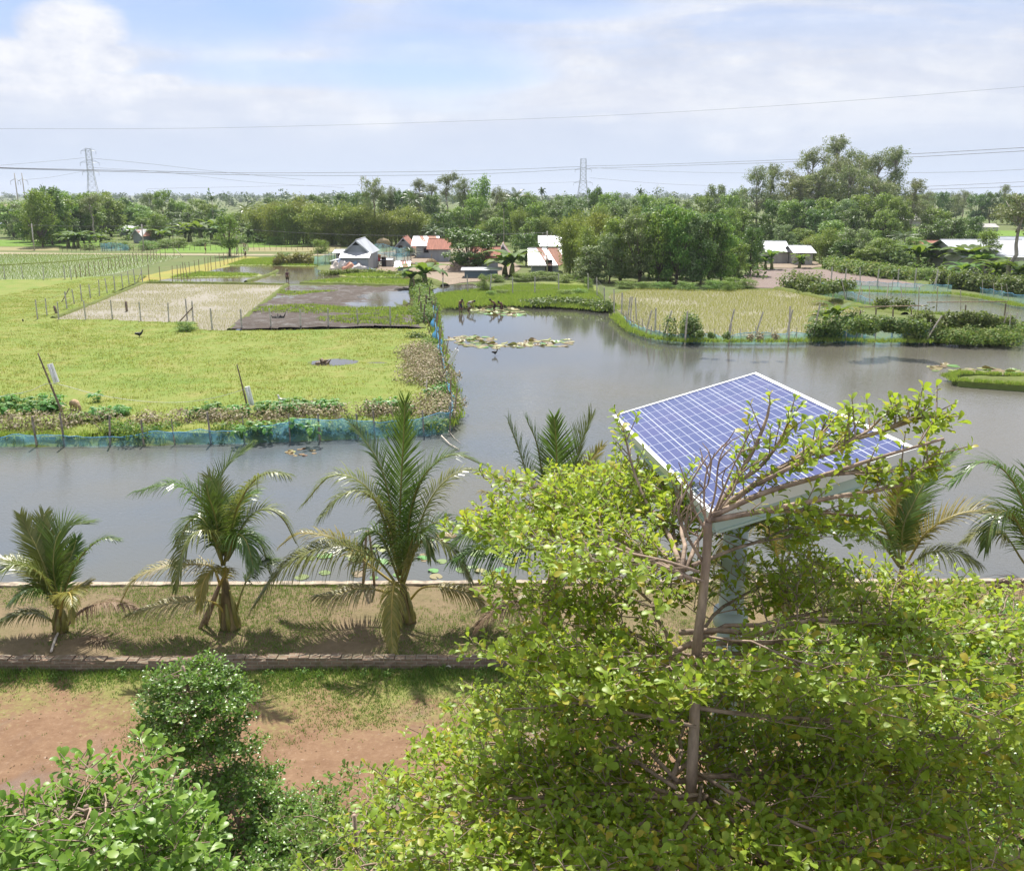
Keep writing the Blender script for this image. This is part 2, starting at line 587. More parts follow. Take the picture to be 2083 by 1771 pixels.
def mud_mat(name, dry, wet, pale):
    m, nt = new_mat(name)
    v = wpos(nt)
    a = noise(nt, v, .9, 8, .68, .4)
    b = noise(nt, v, .22, 4)
    c = mixc(nt, mth(nt, 'MULTIPLY', b, .8), ramp(nt, a, [(.34, wet), (.5, dry), (.68, pale)]), dry)
    bu = nd(nt, 'ShaderNodeBump', {'Height': noise(nt, v, 2.6, 7, .75), 'Strength': .9, 'Distance': .15})
    r = ramp(nt, a, [(.33, (.42,) * 3), (.5, (.9,) * 3)])
    finish(nt, nd(nt, 'ShaderNodeBsdfPrincipled', {'Base Color': c, 'Roughness': r, 'Normal': bu.outputs[0], 'Specular IOR Level': .4}).outputs[0])
    return m


M_mud = mud_mat('ploughed_mud', (.062, .045, .035), (.030, .022, .017), (.098, .075, .060))
M_slurry = mud_mat('seedling_mud', (.25, .225, .175), (.19, .175, .14), (.32, .30, .25))
M_brown = mud_mat('brown_slurry', (.19, .14, .12), (.14, .10, .085), (.26, .20, .17))


def water_mat(name, col, waves, wscale=1.0, rough=.035, stretch=(1, 1, 1)):
    m, nt = new_mat(name)
    v = wpos(nt, stretch, .5)
    w1 = noise(nt, v, 1.6 * wscale, 3, .5, .6)
    w2 = noise(nt, nd(nt, 'ShaderNodeMapping', {'Vector': v, 'Scale': (1, 2.6, 1), 'Rotation': (0, 0, .35)}).outputs[0], 3.4 * wscale, 3, .55, .3)
    calm = nd(nt, 'ShaderNodeMapRange', {'Value': noise(nt, wpos(nt), .035, 3, .5, .4), 'From Min': .36, 'From Max': .62, 'To Min': .35, 'To Max': 1.0}).outputs[0]
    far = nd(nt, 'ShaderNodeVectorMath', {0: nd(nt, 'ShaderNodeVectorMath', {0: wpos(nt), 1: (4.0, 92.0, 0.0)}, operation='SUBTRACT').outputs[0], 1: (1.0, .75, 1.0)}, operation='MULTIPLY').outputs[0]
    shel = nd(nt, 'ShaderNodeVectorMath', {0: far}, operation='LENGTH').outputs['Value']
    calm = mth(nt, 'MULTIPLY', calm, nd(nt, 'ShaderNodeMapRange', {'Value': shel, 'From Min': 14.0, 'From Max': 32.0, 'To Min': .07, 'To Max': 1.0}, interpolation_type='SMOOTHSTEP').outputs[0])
    h = mth(nt, 'MULTIPLY', mth(nt, 'ADD', mth(nt, 'MULTIPLY', w1, .4), w2), calm)
    bu = nd(nt, 'ShaderNodeBump', {'Height': h, 'Strength': waves, 'Distance': .1})
    tint = noise(nt, wpos(nt), .05, 4, .55)
    c = ramp(nt, tint, [(.36, col), (.62, (col[0] * 1.35, col[1] * 1.08, col[2] * .72))])
    px_ = nd(nt, 'ShaderNodeSeparateXYZ', {0: wpos(nt)}).outputs[0]
    c = mixc(nt, nd(nt, 'ShaderNodeMapRange', {'Value': mth(nt, 'ADD', px_, mth(nt, 'MULTIPLY', tint, 12.0)), 'From Min': 6.0, 'From Max': 34.0, 'To Max': .8}).outputs[0], c, (col[0] * 1.35, col[1] * 1.04, col[2] * .72))
    c = mixc(nt, nd(nt, 'ShaderNodeMapRange', {'Value': shel, 'From Min': 30.0, 'From Max': 10.0, 'To Max': .65}).outputs[0], c, (.052, .050, .034))  # dark olive of the far bank's tree reflections painted into the water colour
    p = nd(nt, 'ShaderNodeBsdfPrincipled', {'Base Color': c, 'Roughness': rough, 'IOR': 1.40, 'Specular IOR Level': .5, 'Normal': bu.outputs[0]})
    finish(nt, p.outputs[0])
    return m


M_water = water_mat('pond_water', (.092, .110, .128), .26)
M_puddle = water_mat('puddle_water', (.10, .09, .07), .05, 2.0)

# --- the pond: its shoreline traced on the ground
near_w = [(2900, 1230), (1080, 1230), (0, 1240), (-900, 1250)]
shore_left = [(-900, 960), (-300, 925), (0, 909), (200, 907), (400, 904), (600, 898), (700, 894), (850, 886), (913, 880), (923, 868), (919, 845), (911, 800),
              (904, 760), (893, 715), (886, 680), (882, 650), (886, 633)]
shore_far = [(911, 628), (941, 623), (1022, 622), (1124, 624), (1200, 628), (1239, 633)]
shore_pen = [(1253, 645), (1271, 662), (1289, 675), (1313, 686), (1346, 693), (1393, 697), (1484, 698), (1639, 697), (1711, 695), (1781, 698), (1902, 698), (1975, 700), (2048, 699), (2059, 690), (2053, 668), (2046, 652),
             (1980, 645), (1900, 640), (1840, 634), (1809, 629), (1770, 621), (1725, 610), (1688, 600)]
shore_back = [(1700, 593), (1760, 594), (1809, 596), (1880, 598), (1933, 599), (1960, 601), (1990, 605), (2048, 616), (2083, 624), (2300, 640), (2900, 690)]
px_shore = shore_left + shore_far + shore_pen + shore_back + near_w
SHORE_L = densify(pxs(shore_left, 0.0), .8, .06, False)
wline = densify([Vector((p.x, p.y, .3)) for p in pxs(px_shore, 0.0)], .9, .05)
n_ = len(wline)
sg_ = 1 if sum(wline[i].x * wline[(i + 1) % n_].y - wline[(i + 1) % n_].x * wline[i].y for i in range(n_)) > 0 else -1
hole = []
for i in range(n_):
    t_ = wline[(i + 2) % n_] - wline[i - 2]
    hole.append(wline[i] - Vector((-t_.y, t_.x, 0)).normalized() * sg_ * random.uniform(.42, .62))
BIG = 9000
outer = [Vector((-BIG, -40, .3)), Vector((BIG, -40, .3)), Vector((BIG, BIG, .3)), Vector((-BIG, BIG, .3))]
isl = densify(pxs([(1936, 769), (1960, 763), (2000, 764), (2083, 768), (2250, 775), (2250, 800), (2083, 787), (2000, 781), (1950, 777)]), .5, .06)
sheet('ground', outer, M_far, [hole])
# sloping banks down into the water
bk = MB()
n = len(hole)
area = sum(hole[i].x * hole[(i + 1) % n].y - hole[(i + 1) % n].x * hole[i].y for i in range(n))
sgn = 1 if area > 0 else -1
for i in range(n):
    a, b = hole[i], hole[(i + 1) % n]
    c, d = (wline[k] * 1.12 - hole[k] * .12 for k in (i, (i + 1) % n))
    bk.add([a, b, Vector((d.x, d.y, -.05)), Vector((c.x, c.y, -.05))], [(0, 1, 2, 3)])
tag(bk.build('pond_bank', M_bank), kind='structure')
wx = [p.x for p in hole]
wy = [p.y for p in hole]
sheet('pond_water', [(min(wx) - 1, min(wy) - 1, 0), (max(wx) + 1, min(wy) - 1, 0), (max(wx) + 1, max(wy) + 1, 0), (min(wx) - 1, max(wy) + 1, 0)], M_water)

# --- meadow with soft humps, reaching from the near bank to the paddies
n_shore = len(densify(pxs(shore_left, 0.0), .9, 0, False)) - 2
meadow = [p.copy() for p in hole[2:n_shore]] + pxs([(862, 634), (858, 673), (700, 674), (467, 676), (404, 673), (398, 659), (108, 651), (180, 622), (275, 578), (300, 562), (0, 572), (-300, 586), (-700, 610)])


def meadow_h(X, Y):
    dip = 0
    for px, py, r, d in ((682, 738, 1.15, .30), (768, 739, .55, .28), (640, 743, 1.4, .08)):
        p = G(px, py)
        dip = dip + d * np.exp(-(((X - p.x) / (r * 1.5)) ** 2 + ((Y - p.y) / r) ** 2))
    return .43 + .26 * (fbm(X, Y, .21, 5) - .35) + .12 * (fbm(X * .6, Y * 1.6, .9, 9, 3) - .5) - dip


relief('meadow', meadow, meadow_h, .4, M_meadow)
for px, py, w, h in ((682, 738, 1.8, 1.7), (768, 739, .9, 1.1)):
    p = G(px, py)
    sheet('puddle', [(p.x + w * math.cos(t) * random.uniform(.8, 1.2), p.y + h * math.sin(t) * random.uniform(.8, 1.2), .325) for t in np.linspace(0, 2 * np.pi, 20, endpoint=False)], M_puddle)

# --- paddy of rice seedlings in pale mud, ploughed mud beside it
seed_px = [(112, 649), (293, 577), (579, 580), (467, 673), (404, 671), (398, 658)]
sheet('seedling_paddy', densify(pxs(seed_px, .36), 1, .08), M_slurry)
mud_px = [(470, 673), (582, 580), (640, 579), (846, 583), (850, 620), (858, 671)]
mudp = pxs(mud_px, .36)


def mud_h(X, Y):
    h = .43 + .5 * (fbm(X, Y * 1.5, .12, 21, 3) - .50) + .26 * (fbm(X, Y * 1.4, .9, 3, 3) - .5)
    for px, py, rx, ry, d in ((795, 612, 6.5, 13, -.32), (610, 592, 4, 9, -.25), (560, 607, 4, 6, -.2), (690, 633, 9, 4, .28), (640, 657, 16, 5, .30), (760, 660, 6, 5, .22), (690, 603, 11, 9, .16), (835, 662, 2.5, 2, -.4), (555, 640, 5, 5, -.12)):
        p = G(px, py)
        h = h + d * np.exp(-(((X - p.x) / rx) ** 2 + ((Y - p.y) / ry) ** 2))
    return h


relief('ploughed_mud_field', mudp, mud_h, .3, M_mud)
sheet('mud_field_water', pxs(mud_px, .315), M_puddle)
# --- drowned grass and open water between the paddies and the houses
marsh_px = [(300, 573), (585, 578), (640, 577), (848, 581), (838, 560), (760, 556), (680, 558), (645, 548), (650, 530), (560, 524), (500, 530), (400, 556)]
marsh = pxs(marsh_px, .33)


def marsh_h(X, Y):
    h = .33 + .55 * (fbm(X, Y * .8, .07, 33, 3) - .46) + .12 * (fbm(X, Y, .7, 5, 3) - .5)
    for px, py, rx, ry, d in ((440, 569, 13, 4, -.3), (520, 548, 6, 7, -.3), (610, 563, 9, 9, -.35), (700, 569, 14, 3.5, -.35), (820, 569, 8, 3.5, -.3), (600, 576, 5, 4, -.3), (740, 562, 7, 4, .3), (560, 561, 6, 5, .2), (660, 575, 10, 2.5, .3), (790, 575, 12, 2.5, .35), (600, 533, 14, 8, .3), (400, 560, 10, 6, .15)):
        p = G(px, py)
        h = h + d * np.exp(-(((X - p.x) / rx) ** 2 + ((Y - p.y) / ry) ** 2))
    return h


relief('marsh', marsh, marsh_h, .6, M_wetgreen, ystep=.8)
sheet('marsh_water', pxs(marsh_px, .318), M_puddle)
M_yel = ground_mat('yellowing_weeds', [(.3, (.16, .22, .04)), (.48, (.27, .25, .05)), (.62, (.33, .22, .055)), (.75, (.17, .23, .04))], [(.3, (.15, .2, .04)), (.7, (.33, .27, .08))], sb=.12, sf=.9, bump=.4)
sheet('weedy_field', densify(pxs([(205, 575), (295, 560), (400, 540), (495, 522), (560, 524), (500, 533), (400, 558), (300, 573)], .325), 2, .2), M_yel)
sheet('pale_paddy', pxs([(-700, 610), (-300, 588), (0, 571), (140, 571), (240, 556), (370, 522), (300, 517), (0, 516), (-700, 516)], .325), M_padl)
sheet('dirt_road', densify(pxs([(-700, 512), (0, 513), (150, 515), (330, 516), (500, 517), (690, 517), (690, 519.5), (500, 520), (330, 519), (150, 517.5), (0, 517.5), (-700, 517)], .35), 4, .12), M_road)
for name, L, m in (('rice_field', [(-300, 487), (0, 488), (120, 489), (205, 489), (205, 501), (0, 501), (-300, 501)], M_rice), ('stubble_field', [(-300, 502), (0, 502), (120, 503), (120, 510), (0, 510), (-300, 510)], M_stub),
                   ('rice_field', [(505, 488), (640, 488), (650, 497), (640, 503), (505, 503)], M_rice), ('stubble_field', [(505, 504), (690, 499), (700, 512), (505, 512)], M_stub),
                   ('rice_field', [(1830, 464), (2083, 470), (2200, 470), (2200, 485), (2083, 484), (1830, 476)], M_rice),
                   ('rice_field', [(-400, 430), (120, 432), (120, 447), (-400, 448)], M_rice), ('stubble_field', [(-400, 414), (120, 415), (120, 424), (-400, 424)], M_stub), ('pale_paddy', [(-500, 449), (60, 449), (60, 462), (-500, 462)], M_padl),
                   ('rice_field', [(500, 436), (720, 437), (720, 444), (500, 444)], M_rice), ('green_plot', [(310, 521), (330, 503), (405, 496), (500, 503), (500, 514), (330, 514)], M_rice)):
    sheet(name, pxs(L, .33), m)
sheet('flooded_far_field', pxs([(-500, 425), (45, 425), (40, 428.5), (-500, 429)], .34), M_puddle)
sheet('flooded_far_field', pxs([(-500, 452), (30, 452), (26, 456), (-500, 456)], .36), M_puddle)
sheet('farmyard', densify(pxs([(675, 553), (760, 551), (850, 556), (905, 580), (960, 573), (1020, 570), (1060, 545), (1010, 500), (900, 505), (820, 508), (750, 515)], .36), 1.5, .2), M_yard)
sheet('farmyard', densify(pxs([(1535, 543), (1560, 528), (1650, 528), (1680, 540), (1640, 547)], .36), 1.5, .2), M_yard)
sheet('brown_flooded_field', densify(pxs([(1490, 575), (1530, 548), (1600, 546), (1690, 549), (1800, 566), (1880, 580), (1860, 585), (1700, 578), (1600, 586), (1520, 585)], .345), 1.5, .15), M_brown)
# --- paddy on the spit of land and the grass bank left of it
M_pad2 = mud_mat('spit_mud', (.24, .22, .15), (.17, .16, .11), (.29, .28, .19))
pen_px = [(1240, 600), (1300, 588), (1420, 592), (1600, 590), (1700, 615), (1760, 632), (1700, 650), (1640, 680), (1484, 684), (1393, 683), (1330, 674), (1290, 655), (1265, 639), (1245, 620)]
sheet('spit_paddy', densify(pxs(pen_px, .34), 1.2, .1), M_pad2)
M_lush = ground_mat('lush_bank_grass', [(.3, (.13, .25, .035)), (.5, (.17, .29, .045)), (.7, (.24, .30, .05))], [(.3, (.11, .21, .03)), (.7, (.21, .30, .05))], sb=.2, sf=1.4, bump=.5, bdist=.12)
sheet('grass_bank', densify(pxs([(884, 619), (911, 615), (941, 611), (1022, 610), (1124, 612), (1200, 616), (1228, 616), (1222, 602), (1190, 585), (1060, 580), (1000, 588), (890, 600)], .345), 1, .1), M_lush)
sheet('grass_bank', densify(pxs([(1010, 578), (1180, 572), (1215, 583), (1225, 600), (1190, 583), (1060, 579)], .337), 1, .1), M_meadow)
sheet('marsh_pool', densify(pxs([(872, 594), (900, 580), (960, 577), (990, 585), (960, 597), (900, 600)], .356), 1, .1), M_puddle)
relief('islet', isl, lambda X, Y: .18 + .25 * fbm(X, Y, .8, 4), .2, M_bund)
isb = MB()
for i in range(len(isl)):
    a, b = isl[i], isl[(i + 1) % len(isl)]
    isb.add([Vector((a.x, a.y, .38)), Vector((b.x, b.y, .38)), Vector((b.x, b.y, -.3)), Vector((a.x, a.y, -.3))], [(0, 1, 2, 3)])
tag(isb.build('islet_bank', M_bank), kind='structure')
# low earth bunds round the paddies
def bund(name, L, w, h, z=.3, mat=None):
    pts = densify(pxs(L, z), .8, .05, False)
    b = MB()
    prof = [(-.5, -.05), (-.28, .8), (0, 1), (.28, .8), (.5, -.05)]
    vs, fs = [], []
    for i, p in enumerate(pts):
        t = (pts[min(i + 1, len(pts) - 1)] - pts[max(0, i - 1)]).normalized()
        s = Vector((-t.y, t.x, 0))
        hh = h * random.uniform(.75, 1.2)
        vs += [p + s * (w * q) + Vector((0, 0, hh * k)) for q, k in prof]
    for i in range(len(pts) - 1):
        for k in range(4):
            fs.append((i * 5 + k, i * 5 + k + 1, (i + 1) * 5 + k + 1, (i + 1) * 5 + k))
    b.add(vs, fs, 0, True)
    return tag(b.build(name, mat or M_bund), kind='structure')


for L, w, h in (([(108, 650), (200, 614), (293, 576), (430, 577), (581, 580)], .7, .28), ([(583, 580), (524, 627), (467, 674)], .7, .25), ([(404, 673), (470, 675), (650, 674), (860, 673)], .6, .12), ([(112, 651), (250, 655), (398, 659)], .4, .1),
                ([(612, 577), (700, 579), (850, 583)], .9, .3), ([(850, 583), (852, 625), (861, 672)], .9, .3), ([(500, 575), (550, 559), (565, 551)], .6, .3), ([(0, 541), (120, 534), (240, 524)], .5, .25), ([(1580, 588), (1700, 613), (1800, 634), (1840, 640)], 1.2, .35), ([(655, 555), (720, 556), (840, 560), (905, 583)], 1.6, .5), ([(560, 536), (680, 537)], .8, .4)):
    bund('bund', L, w, h)

# --- the garden under the camera: lawn of red earth, brick wall, raised terrace
ZT, ZL = 0.9, 0.70
yw, ye = G(1041, 1345, ZT).y, G(1041, 1186, ZT).y
YAW = R(-0.6)


def gx(x, y):
    return Vector((x, y + x * math.tan(YAW) * -1, 0))


def lawn_mat():
    m, nt = new_mat('red_earth_lawn')
    v = wpos(nt)
    a = noise(nt, v, .35, 6, .62, .5)
    b = noise(nt, v, 7.0, 8, .7)
    s = nd(nt, 'ShaderNodeSeparateXYZ', {0: v}).outputs[1]
    near_wall = nd(nt, 'ShaderNodeMapRange', {'Value': s, 'From Min': yw - 5.2, 'From Max': yw - .6}).outputs[0]
    g = mth(nt, 'ADD', mth(nt, 'MULTIPLY', near_wall, .42), mth(nt, 'ADD', mth(nt, 'MULTIPLY', a, .75), mth(nt, 'MULTIPLY', b, .45)))
    gm = nd(nt, 'ShaderNodeMapRange', {'Value': g, 'From Min': .86, 'From Max': 1.10}, interpolation_type='SMOOTHSTEP').outputs[0]
    earth = mixc(nt, .5, ramp(nt, b, [(.3, (.15, .082, .045)), (.55, (.215, .128, .074)), (.72, (.34, .235, .155))]), ramp(nt, noise(nt, v, 1.3, 6, .6), [(.35, (.145, .08, .043)), (.65, (.245, .155, .09))]))
    wet = nd(nt, 'ShaderNodeMapRange', {'Value': mth(nt, 'ADD', noise(nt, v, .28, 5, .6, .6), mth(nt, 'MULTIPLY', near_wall, -.16)), 'From Min': .44, 'From Max': .56}, interpolation_type='SMOOTHSTEP').outputs[0]
    earth = mixc(nt, mth(nt, 'MULTIPLY', wet, .55), earth, (.085, .046, .027))
    green = ramp(nt, b, [(.3, (.12, .17, .03)), (.5, (.17, .22, .045)), (.7, (.24, .25, .07))])
    c = mixc(nt, mth(nt, 'MULTIPLY', gm, .75), earth, green)
    st = nd(nt, 'ShaderNodeTexVoronoi', {'Vector': v, 'Scale': 9.0}).outputs['Distance']
    c = mixc(nt, nd(nt, 'ShaderNodeMapRange', {'Value': st, 'From Min': .10, 'From Max': .06, 'To Max': .5}).outputs[0], c, (.38, .30, .24))
    bu = nd(nt, 'ShaderNodeBump', {'Height': noise(nt, v, 16, 7, .7), 'Strength': .55, 'Distance': .03})
    ro = nd(nt, 'ShaderNodeMapRange', {'Value': wet, 'To Min': .95, 'To Max': .5}).outputs[0]
    finish(nt, nd(nt, 'ShaderNodeBsdfPrincipled', {'Base Color': c, 'Roughness': ro, 'Specular IOR Level': .35, 'Normal': bu.outputs[0]}).outputs[0])
    return m


M_lawn = lawn_mat()
sheet('lawn', [(-60, -30, ZL), (60, -30, ZL), (60, yw + .5, ZL), (-60, yw + .5, ZL)], M_lawn)
tb = MB()
tr = relief('terrace', [(-45, yw + .13), (45, yw + .13), (45, ye - .02), (-45, ye - .02)], lambda X, Y: ZT - .02 + .10 * (fbm(X, Y, .55, 8) - .45), .25, M_soil, ystep=(ye - yw - .15) / 18.0001)
for v in tr.data.vertices:
    v.co.y += v.co.x * -math.tan(YAW)
tb.add([gx(-45, ye) + Vector((0, 0, ZT - .04)), gx(45, ye) + Vector((0, 0, ZT - .04)), gx(45, ye) + Vector((0, 0, -.5)), gx(-45, ye) + Vector((0, 0, -.5))], [(0, 1, 2, 3)])
tag(tb.build('terrace_bank', M_bank), kind='structure')
# ------------------------------------------------------------------ trees of the middle distance: a few kinds, each built once
M_bark = plain('grey_bark', (.16, .125, .095), .9, var=.25, scale=4, bump=.3)
M_pale = plain('pale_bark', (.36, .32, .27), .8, var=.25, scale=2.5)
M_culm = plain('bamboo_culm', (.20, .22, .07), .6, var=.25)
L_dark = leaf_mat('dark_leaves', [(0.047, 0.104, 0.021), (0.078, 0.156, 0.031), (0.117, 0.202, 0.042), (0.163, 0.247, 0.058)], (0.230, 0.368, 0.046), .32, .45, .35)
L_mid = leaf_mat('green_leaves', [(0.083, 0.166, 0.028), (0.134, 0.237, 0.041), (0.192, 0.301, 0.058), (0.256, 0.346, 0.083)], (0.345, 0.483, 0.057), .38, .5)
L_pale = leaf_mat('pale_leaves', [(0.115, 0.178, 0.069), (0.155, 0.230, 0.081), (0.207, 0.276, 0.109), (0.253, 0.310, 0.149)], (0.287, 0.402, 0.092), .34, .5)
L_bam = leaf_mat('bamboo_leaves', [(0.112, 0.179, 0.029), (0.179, 0.252, 0.040), (0.246, 0.314, 0.056), (0.314, 0.347, 0.084)], (0.345, 0.414, 0.057), .38, .5)
L_euc = leaf_mat('eucalyptus_leaves', [(0.091, 0.130, 0.049), (0.143, 0.189, 0.072), (0.195, 0.234, 0.098), (0.260, 0.267, 0.130)], (0.322, 0.391, 0.092), .34, .5)
L_ban = leaf_mat('banana_leaves', [(.06, .13, .02), (.09, .18, .03), (.14, .22, .05)], (.30, .42, .04), .40, .6, .25)
L_palm = leaf_mat('palm_leaves', [(.035, .075, .018), (.06, .11, .025), (.10, .14, .04)], (.18, .26, .04), .25, .4, .5)


def mesh_from(mb, name, mats):
    me = bpy.data.meshes.new(name)
    me.from_pydata(mb.v, [], mb.f)
    me.polygons.foreach_set('use_smooth', mb.s)
    me.polygons.foreach_set('material_index', mb.m)
    for m in (mats if isinstance(mats, (list, tuple)) else [mats]):
        me.materials.append(m)
    me.update()
    return me


def wob(a, b, n, j):
    a, b = Vector(a), Vector(b)
    return [a.lerp(b, i / n) + (Vector((random.gauss(0, j), random.gauss(0, j), random.gauss(0, j * .4))) if 0 < i else Vector()) for i in range(n + 1)]


PROTO = {}       # kind -> list of (trunk mesh, crown mesh); every prototype is 10 m tall and about w wide
PW = {}


def proto(kind, trunk, crown, w):
    PROTO.setdefault(kind, []).append((trunk, crown))
    PW[kind] = w


def broad(kind, mat, w, bot, nc, size, per, cr=(1.0, 1.6), trunk_mat=None, up=.6, droop=.2, lean=0, flat=.8):
    tb = MB()
    tb.tube(wob((0, 0, 0), (lean, 0, bot + 1.5), 5, .08), [.28, .24, .21, .18, .15, .12], 7)
    cl = []
    for i in range(nc):
        zz = random.uniform(.05, .95)
        rr = math.sqrt(max(.05, 1 - (2 * zz - 1) ** 2 * .85)) * (random.random() ** .45) * w / 2 * .88
        a_ = random.uniform(0, 2 * math.pi)
        x, y = rr * math.cos(a_), rr * math.sin(a_)
        zc = bot + (10 - bot) * zz
        r = random.uniform(*cr)
        cl.append(((x + lean, y, zc), (r * random.uniform(.8, 1.3), r * random.uniform(.8, 1.3), r * flat * random.uniform(.7, 1.1))))
        if i % 3 == 0:
            tb.tube(wob((lean * .7, 0, bot * .8 + random.random()), (x + lean, y, zc), 3, .12), [.10, .07, .05, .02], 5)
    V, F = cloud(cl, per, size, .55, up, .45, droop)
    k = V[:, 2].max()
    V[:, 2] *= 10 / k
    proto(kind, mesh_from(tb, kind + '_trunk', trunk_mat or M_bark), np_mesh(kind + '_crown', V, F, mat), w)


for i in range(3):
    broad('broad', L_mid, 8.0, .6, 66, .42, 85, (.65, 1.15), up=1.0)
for i in range(2):
    broad('dark', L_dark, 9.5, .9, 68, .44, 90, (.7, 1.15), up=1.0)
for i in range(2):
    broad('pale', L_pale, 7.5, .7, 58, .38, 85, (.65, 1.1), up=1.0)
for i in range(2):
    broad('column', L_mid, 4.6, 2.2, 34, .36, 95, (.7, 1.15), flat=1.2)
for i in range(2):
    broad('bush', L_mid, 12, .3, 34, .55, 120, (1.6, 2.4))
broad('conical', leaf_mat('bright_leaves', [(.08, .14, .02), (.12, .19, .03), (.17, .22, .05)], (.3, .4, .05), .4), 4.4, 1.4, 34, .36, 90, (.55, .95), flat=1.5)


def euc(kind, bot, w, nl, per, seed):
    random.seed(seed)
    tb = MB()
    tb.tube(wob((0, 0, 0), (.25, 0, 8.8), 8, .09), [.16, .145, .13, .115, .10, .085, .07, .05, .03], 7)
    cl = []
    for i in range(nl):
        z0 = random.uniform(bot * .85, 8)
        a = random.uniform(0, 2 * math.pi)
        top = min(9.9, z0 + random.uniform(.9, 2.4))
        rr = w / 2 * random.uniform(.25, .95) * (1.0 - .55 * max(0, (z0 - bot) / (10 - bot)))
        e = Vector((math.cos(a) * rr, math.sin(a) * rr, top))
        tb.tube(wob((0, 0, z0), e, 3, .08), [.055, .04, .028, .012], 5)
        for k in range(4):
            r = random.uniform(.28, .62)
            cl.append((tuple(e + Vector((random.gauss(0, .38), random.gauss(0, .38), random.gauss(-.1, .32)))), (r, r, r * 1.15)))
    for k in range(5):
        cl.append(((random.gauss(.2, .3), random.gauss(0, .3), 9.4 + random.gauss(0, .3)), (.45, .45, .5)))
    V, F = cloud(cl, per, .23, .34, .2, .2, .8)
    V[:, 2] *= 10 / V[:, 2].max()
    proto(kind, mesh_from(tb, kind + '_trunk', M_pale), np_mesh(kind + '_crown', V, F, L_euc), w)


for s in (1, 2, 3):
    euc('eucalyptus', 3.6, 4.6, 26, 52, s)
for s in (4, 5):
    euc('tall_eucalyptus', 6.6, 3.0, 12, 60, s)


def bamboo(seed, w=9.0):
    random.seed(seed)
    tb = MB()
    cl = []
    Ps, As, Ns = [], [], []
    for i in range(34):
        a = random.uniform(0, 2 * math.pi)
        q = random.random() ** .6
        r0, h = 1.5 * q, random.uniform(7.6, 10.4) * (1 - .18 * q)
        out = w / 2 * q * random.uniform(.65, 1.05)
        d = Vector((math.cos(a), math.sin(a), 0))
        pts = [d * (r0 + (out - r0) * t ** 2.2) + Vector((0, 0, h * (1 - (1 - t) ** 1.45) - (.16 * h * q) * t ** 4)) for t in np.linspace(0, 1, 8)]
        tb.tube(pts, [.055, .05, .046, .042, .034, .026, .018, .008], 5)
        k = 190
        tt = .10 + .90 * rng.random(k) ** .85
        arr = np.array([tuple(p) for p in pts])
        idx = tt * 7
        i0 = np.minimum(idx.astype(int), 6)
        P = arr[i0] + (arr[i0 + 1] - arr[i0]) * (idx - i0)[:, None]
        # leafy side shoots in short sprays round each culm
        node = rng.normal(size=(k, 3)) * np.array([.55, .55, .30])
        P = P + node
        A = unit(unit(node) * .8 + np.array([0, 0, -.75]) + .55 * rng.normal(size=(k, 3)))
        Nn = unit(np.array([0, 0, 1.0]) + .8 * rng.normal(size=(k, 3)))
        Ps.append(P), As.append(A), Ns.append(Nn)
    P, A, Nn = map(np.concatenate, (Ps, As, Ns))
    L = .40 * (.6 + .8 * rng.random(len(P)))
    V, F = leaf_quads(P, A, Nn, L, L * .34)
    V[:, 2] = np.maximum(V[:, 2], .05)
    V[:, 2] *= 10 / V[:, 2].max()
    proto('bamboo', mesh_from(tb, 'bamboo_culms', M_culm), np_mesh('bamboo_crown', V, F, L_bam), w)


for s in (1, 2, 3):
    bamboo(s)


def leaf_strip(mb, pts, wid, up, mi=0, fold=.25):
    """a broad blade along a curve, folded at its midrib"""
    vs, fs = [], []
    n = len(pts)
    for i, p in enumerate(pts):
        t = (pts[min(i + 1, n - 1)] - pts[max(i - 1, 0)]).normalized()
        s = t.cross(up)
        s = s.normalized() if s.length > 1e-4 else Vector((1, 0, 0))
        u = s.cross(t)
        w = wid[i] / 2
        vs += [p + s * w + u * w * fold * random.uniform(.4, 1.2), p, p - s * w + u * w * fold * random.uniform(.4, 1.2)]
    for i in range(n - 1):
        fs += [(i * 3, i * 3 + 1, i * 3 + 4, i * 3 + 3), (i * 3 + 1, i * 3 + 2, i * 3 + 5, i * 3 + 4)]
    mb.add(vs, fs, mi)


def banana(seed):
    random.seed(seed)
    tb, lb = MB(), MB()
    for j in range(random.choice((2, 3))):
        o = Vector((random.uniform(-1.6, 1.6), random.uniform(-1.6, 1.6), 0)) if j else Vector()
        h = random.uniform(2.0, 3.0) * (1 if j == 0 else .7)
        tb.tube([o, o + Vector((.1, 0, h * .5)), o + Vector((.2, .1, h))], [.42, .33, .2], 8)
        for k in range(9):
            a = k * 2.4 + random.uniform(-.3, .3)
            d = Vector((math.cos(a), math.sin(a), 0))
            L = random.uniform(3.6, 5.2) * (1 if j == 0 else .75)
            e0 = random.uniform(.7, 1.35)
            pts, p, e = [], o + Vector((.2, .1, h * .97)), e0
            for q in range(9):
                pts.append(p.copy())
                p = p + (d * math.cos(e) + Vector((0, 0, math.sin(e)))) * (L / 8)
                e -= random.uniform(.16, .30)
            leaf_strip(lb, pts, [.08, .5, 1.0, 1.25, 1.3, 1.2, .95, .6, .1], Vector((0, 0, 1)), 0, .3)
    k = max(v[2] for v in lb.v)
    for b in (tb, lb):
        b.v = [(x * 10 / k, y * 10 / k, z * 10 / k) for x, y, z in b.v]
    proto('banana', mesh_from(tb, 'banana_stem', M_culm), mesh_from(lb, 'banana_crown', L_ban), 9)


for s in (1, 2, 3):
    banana(s)


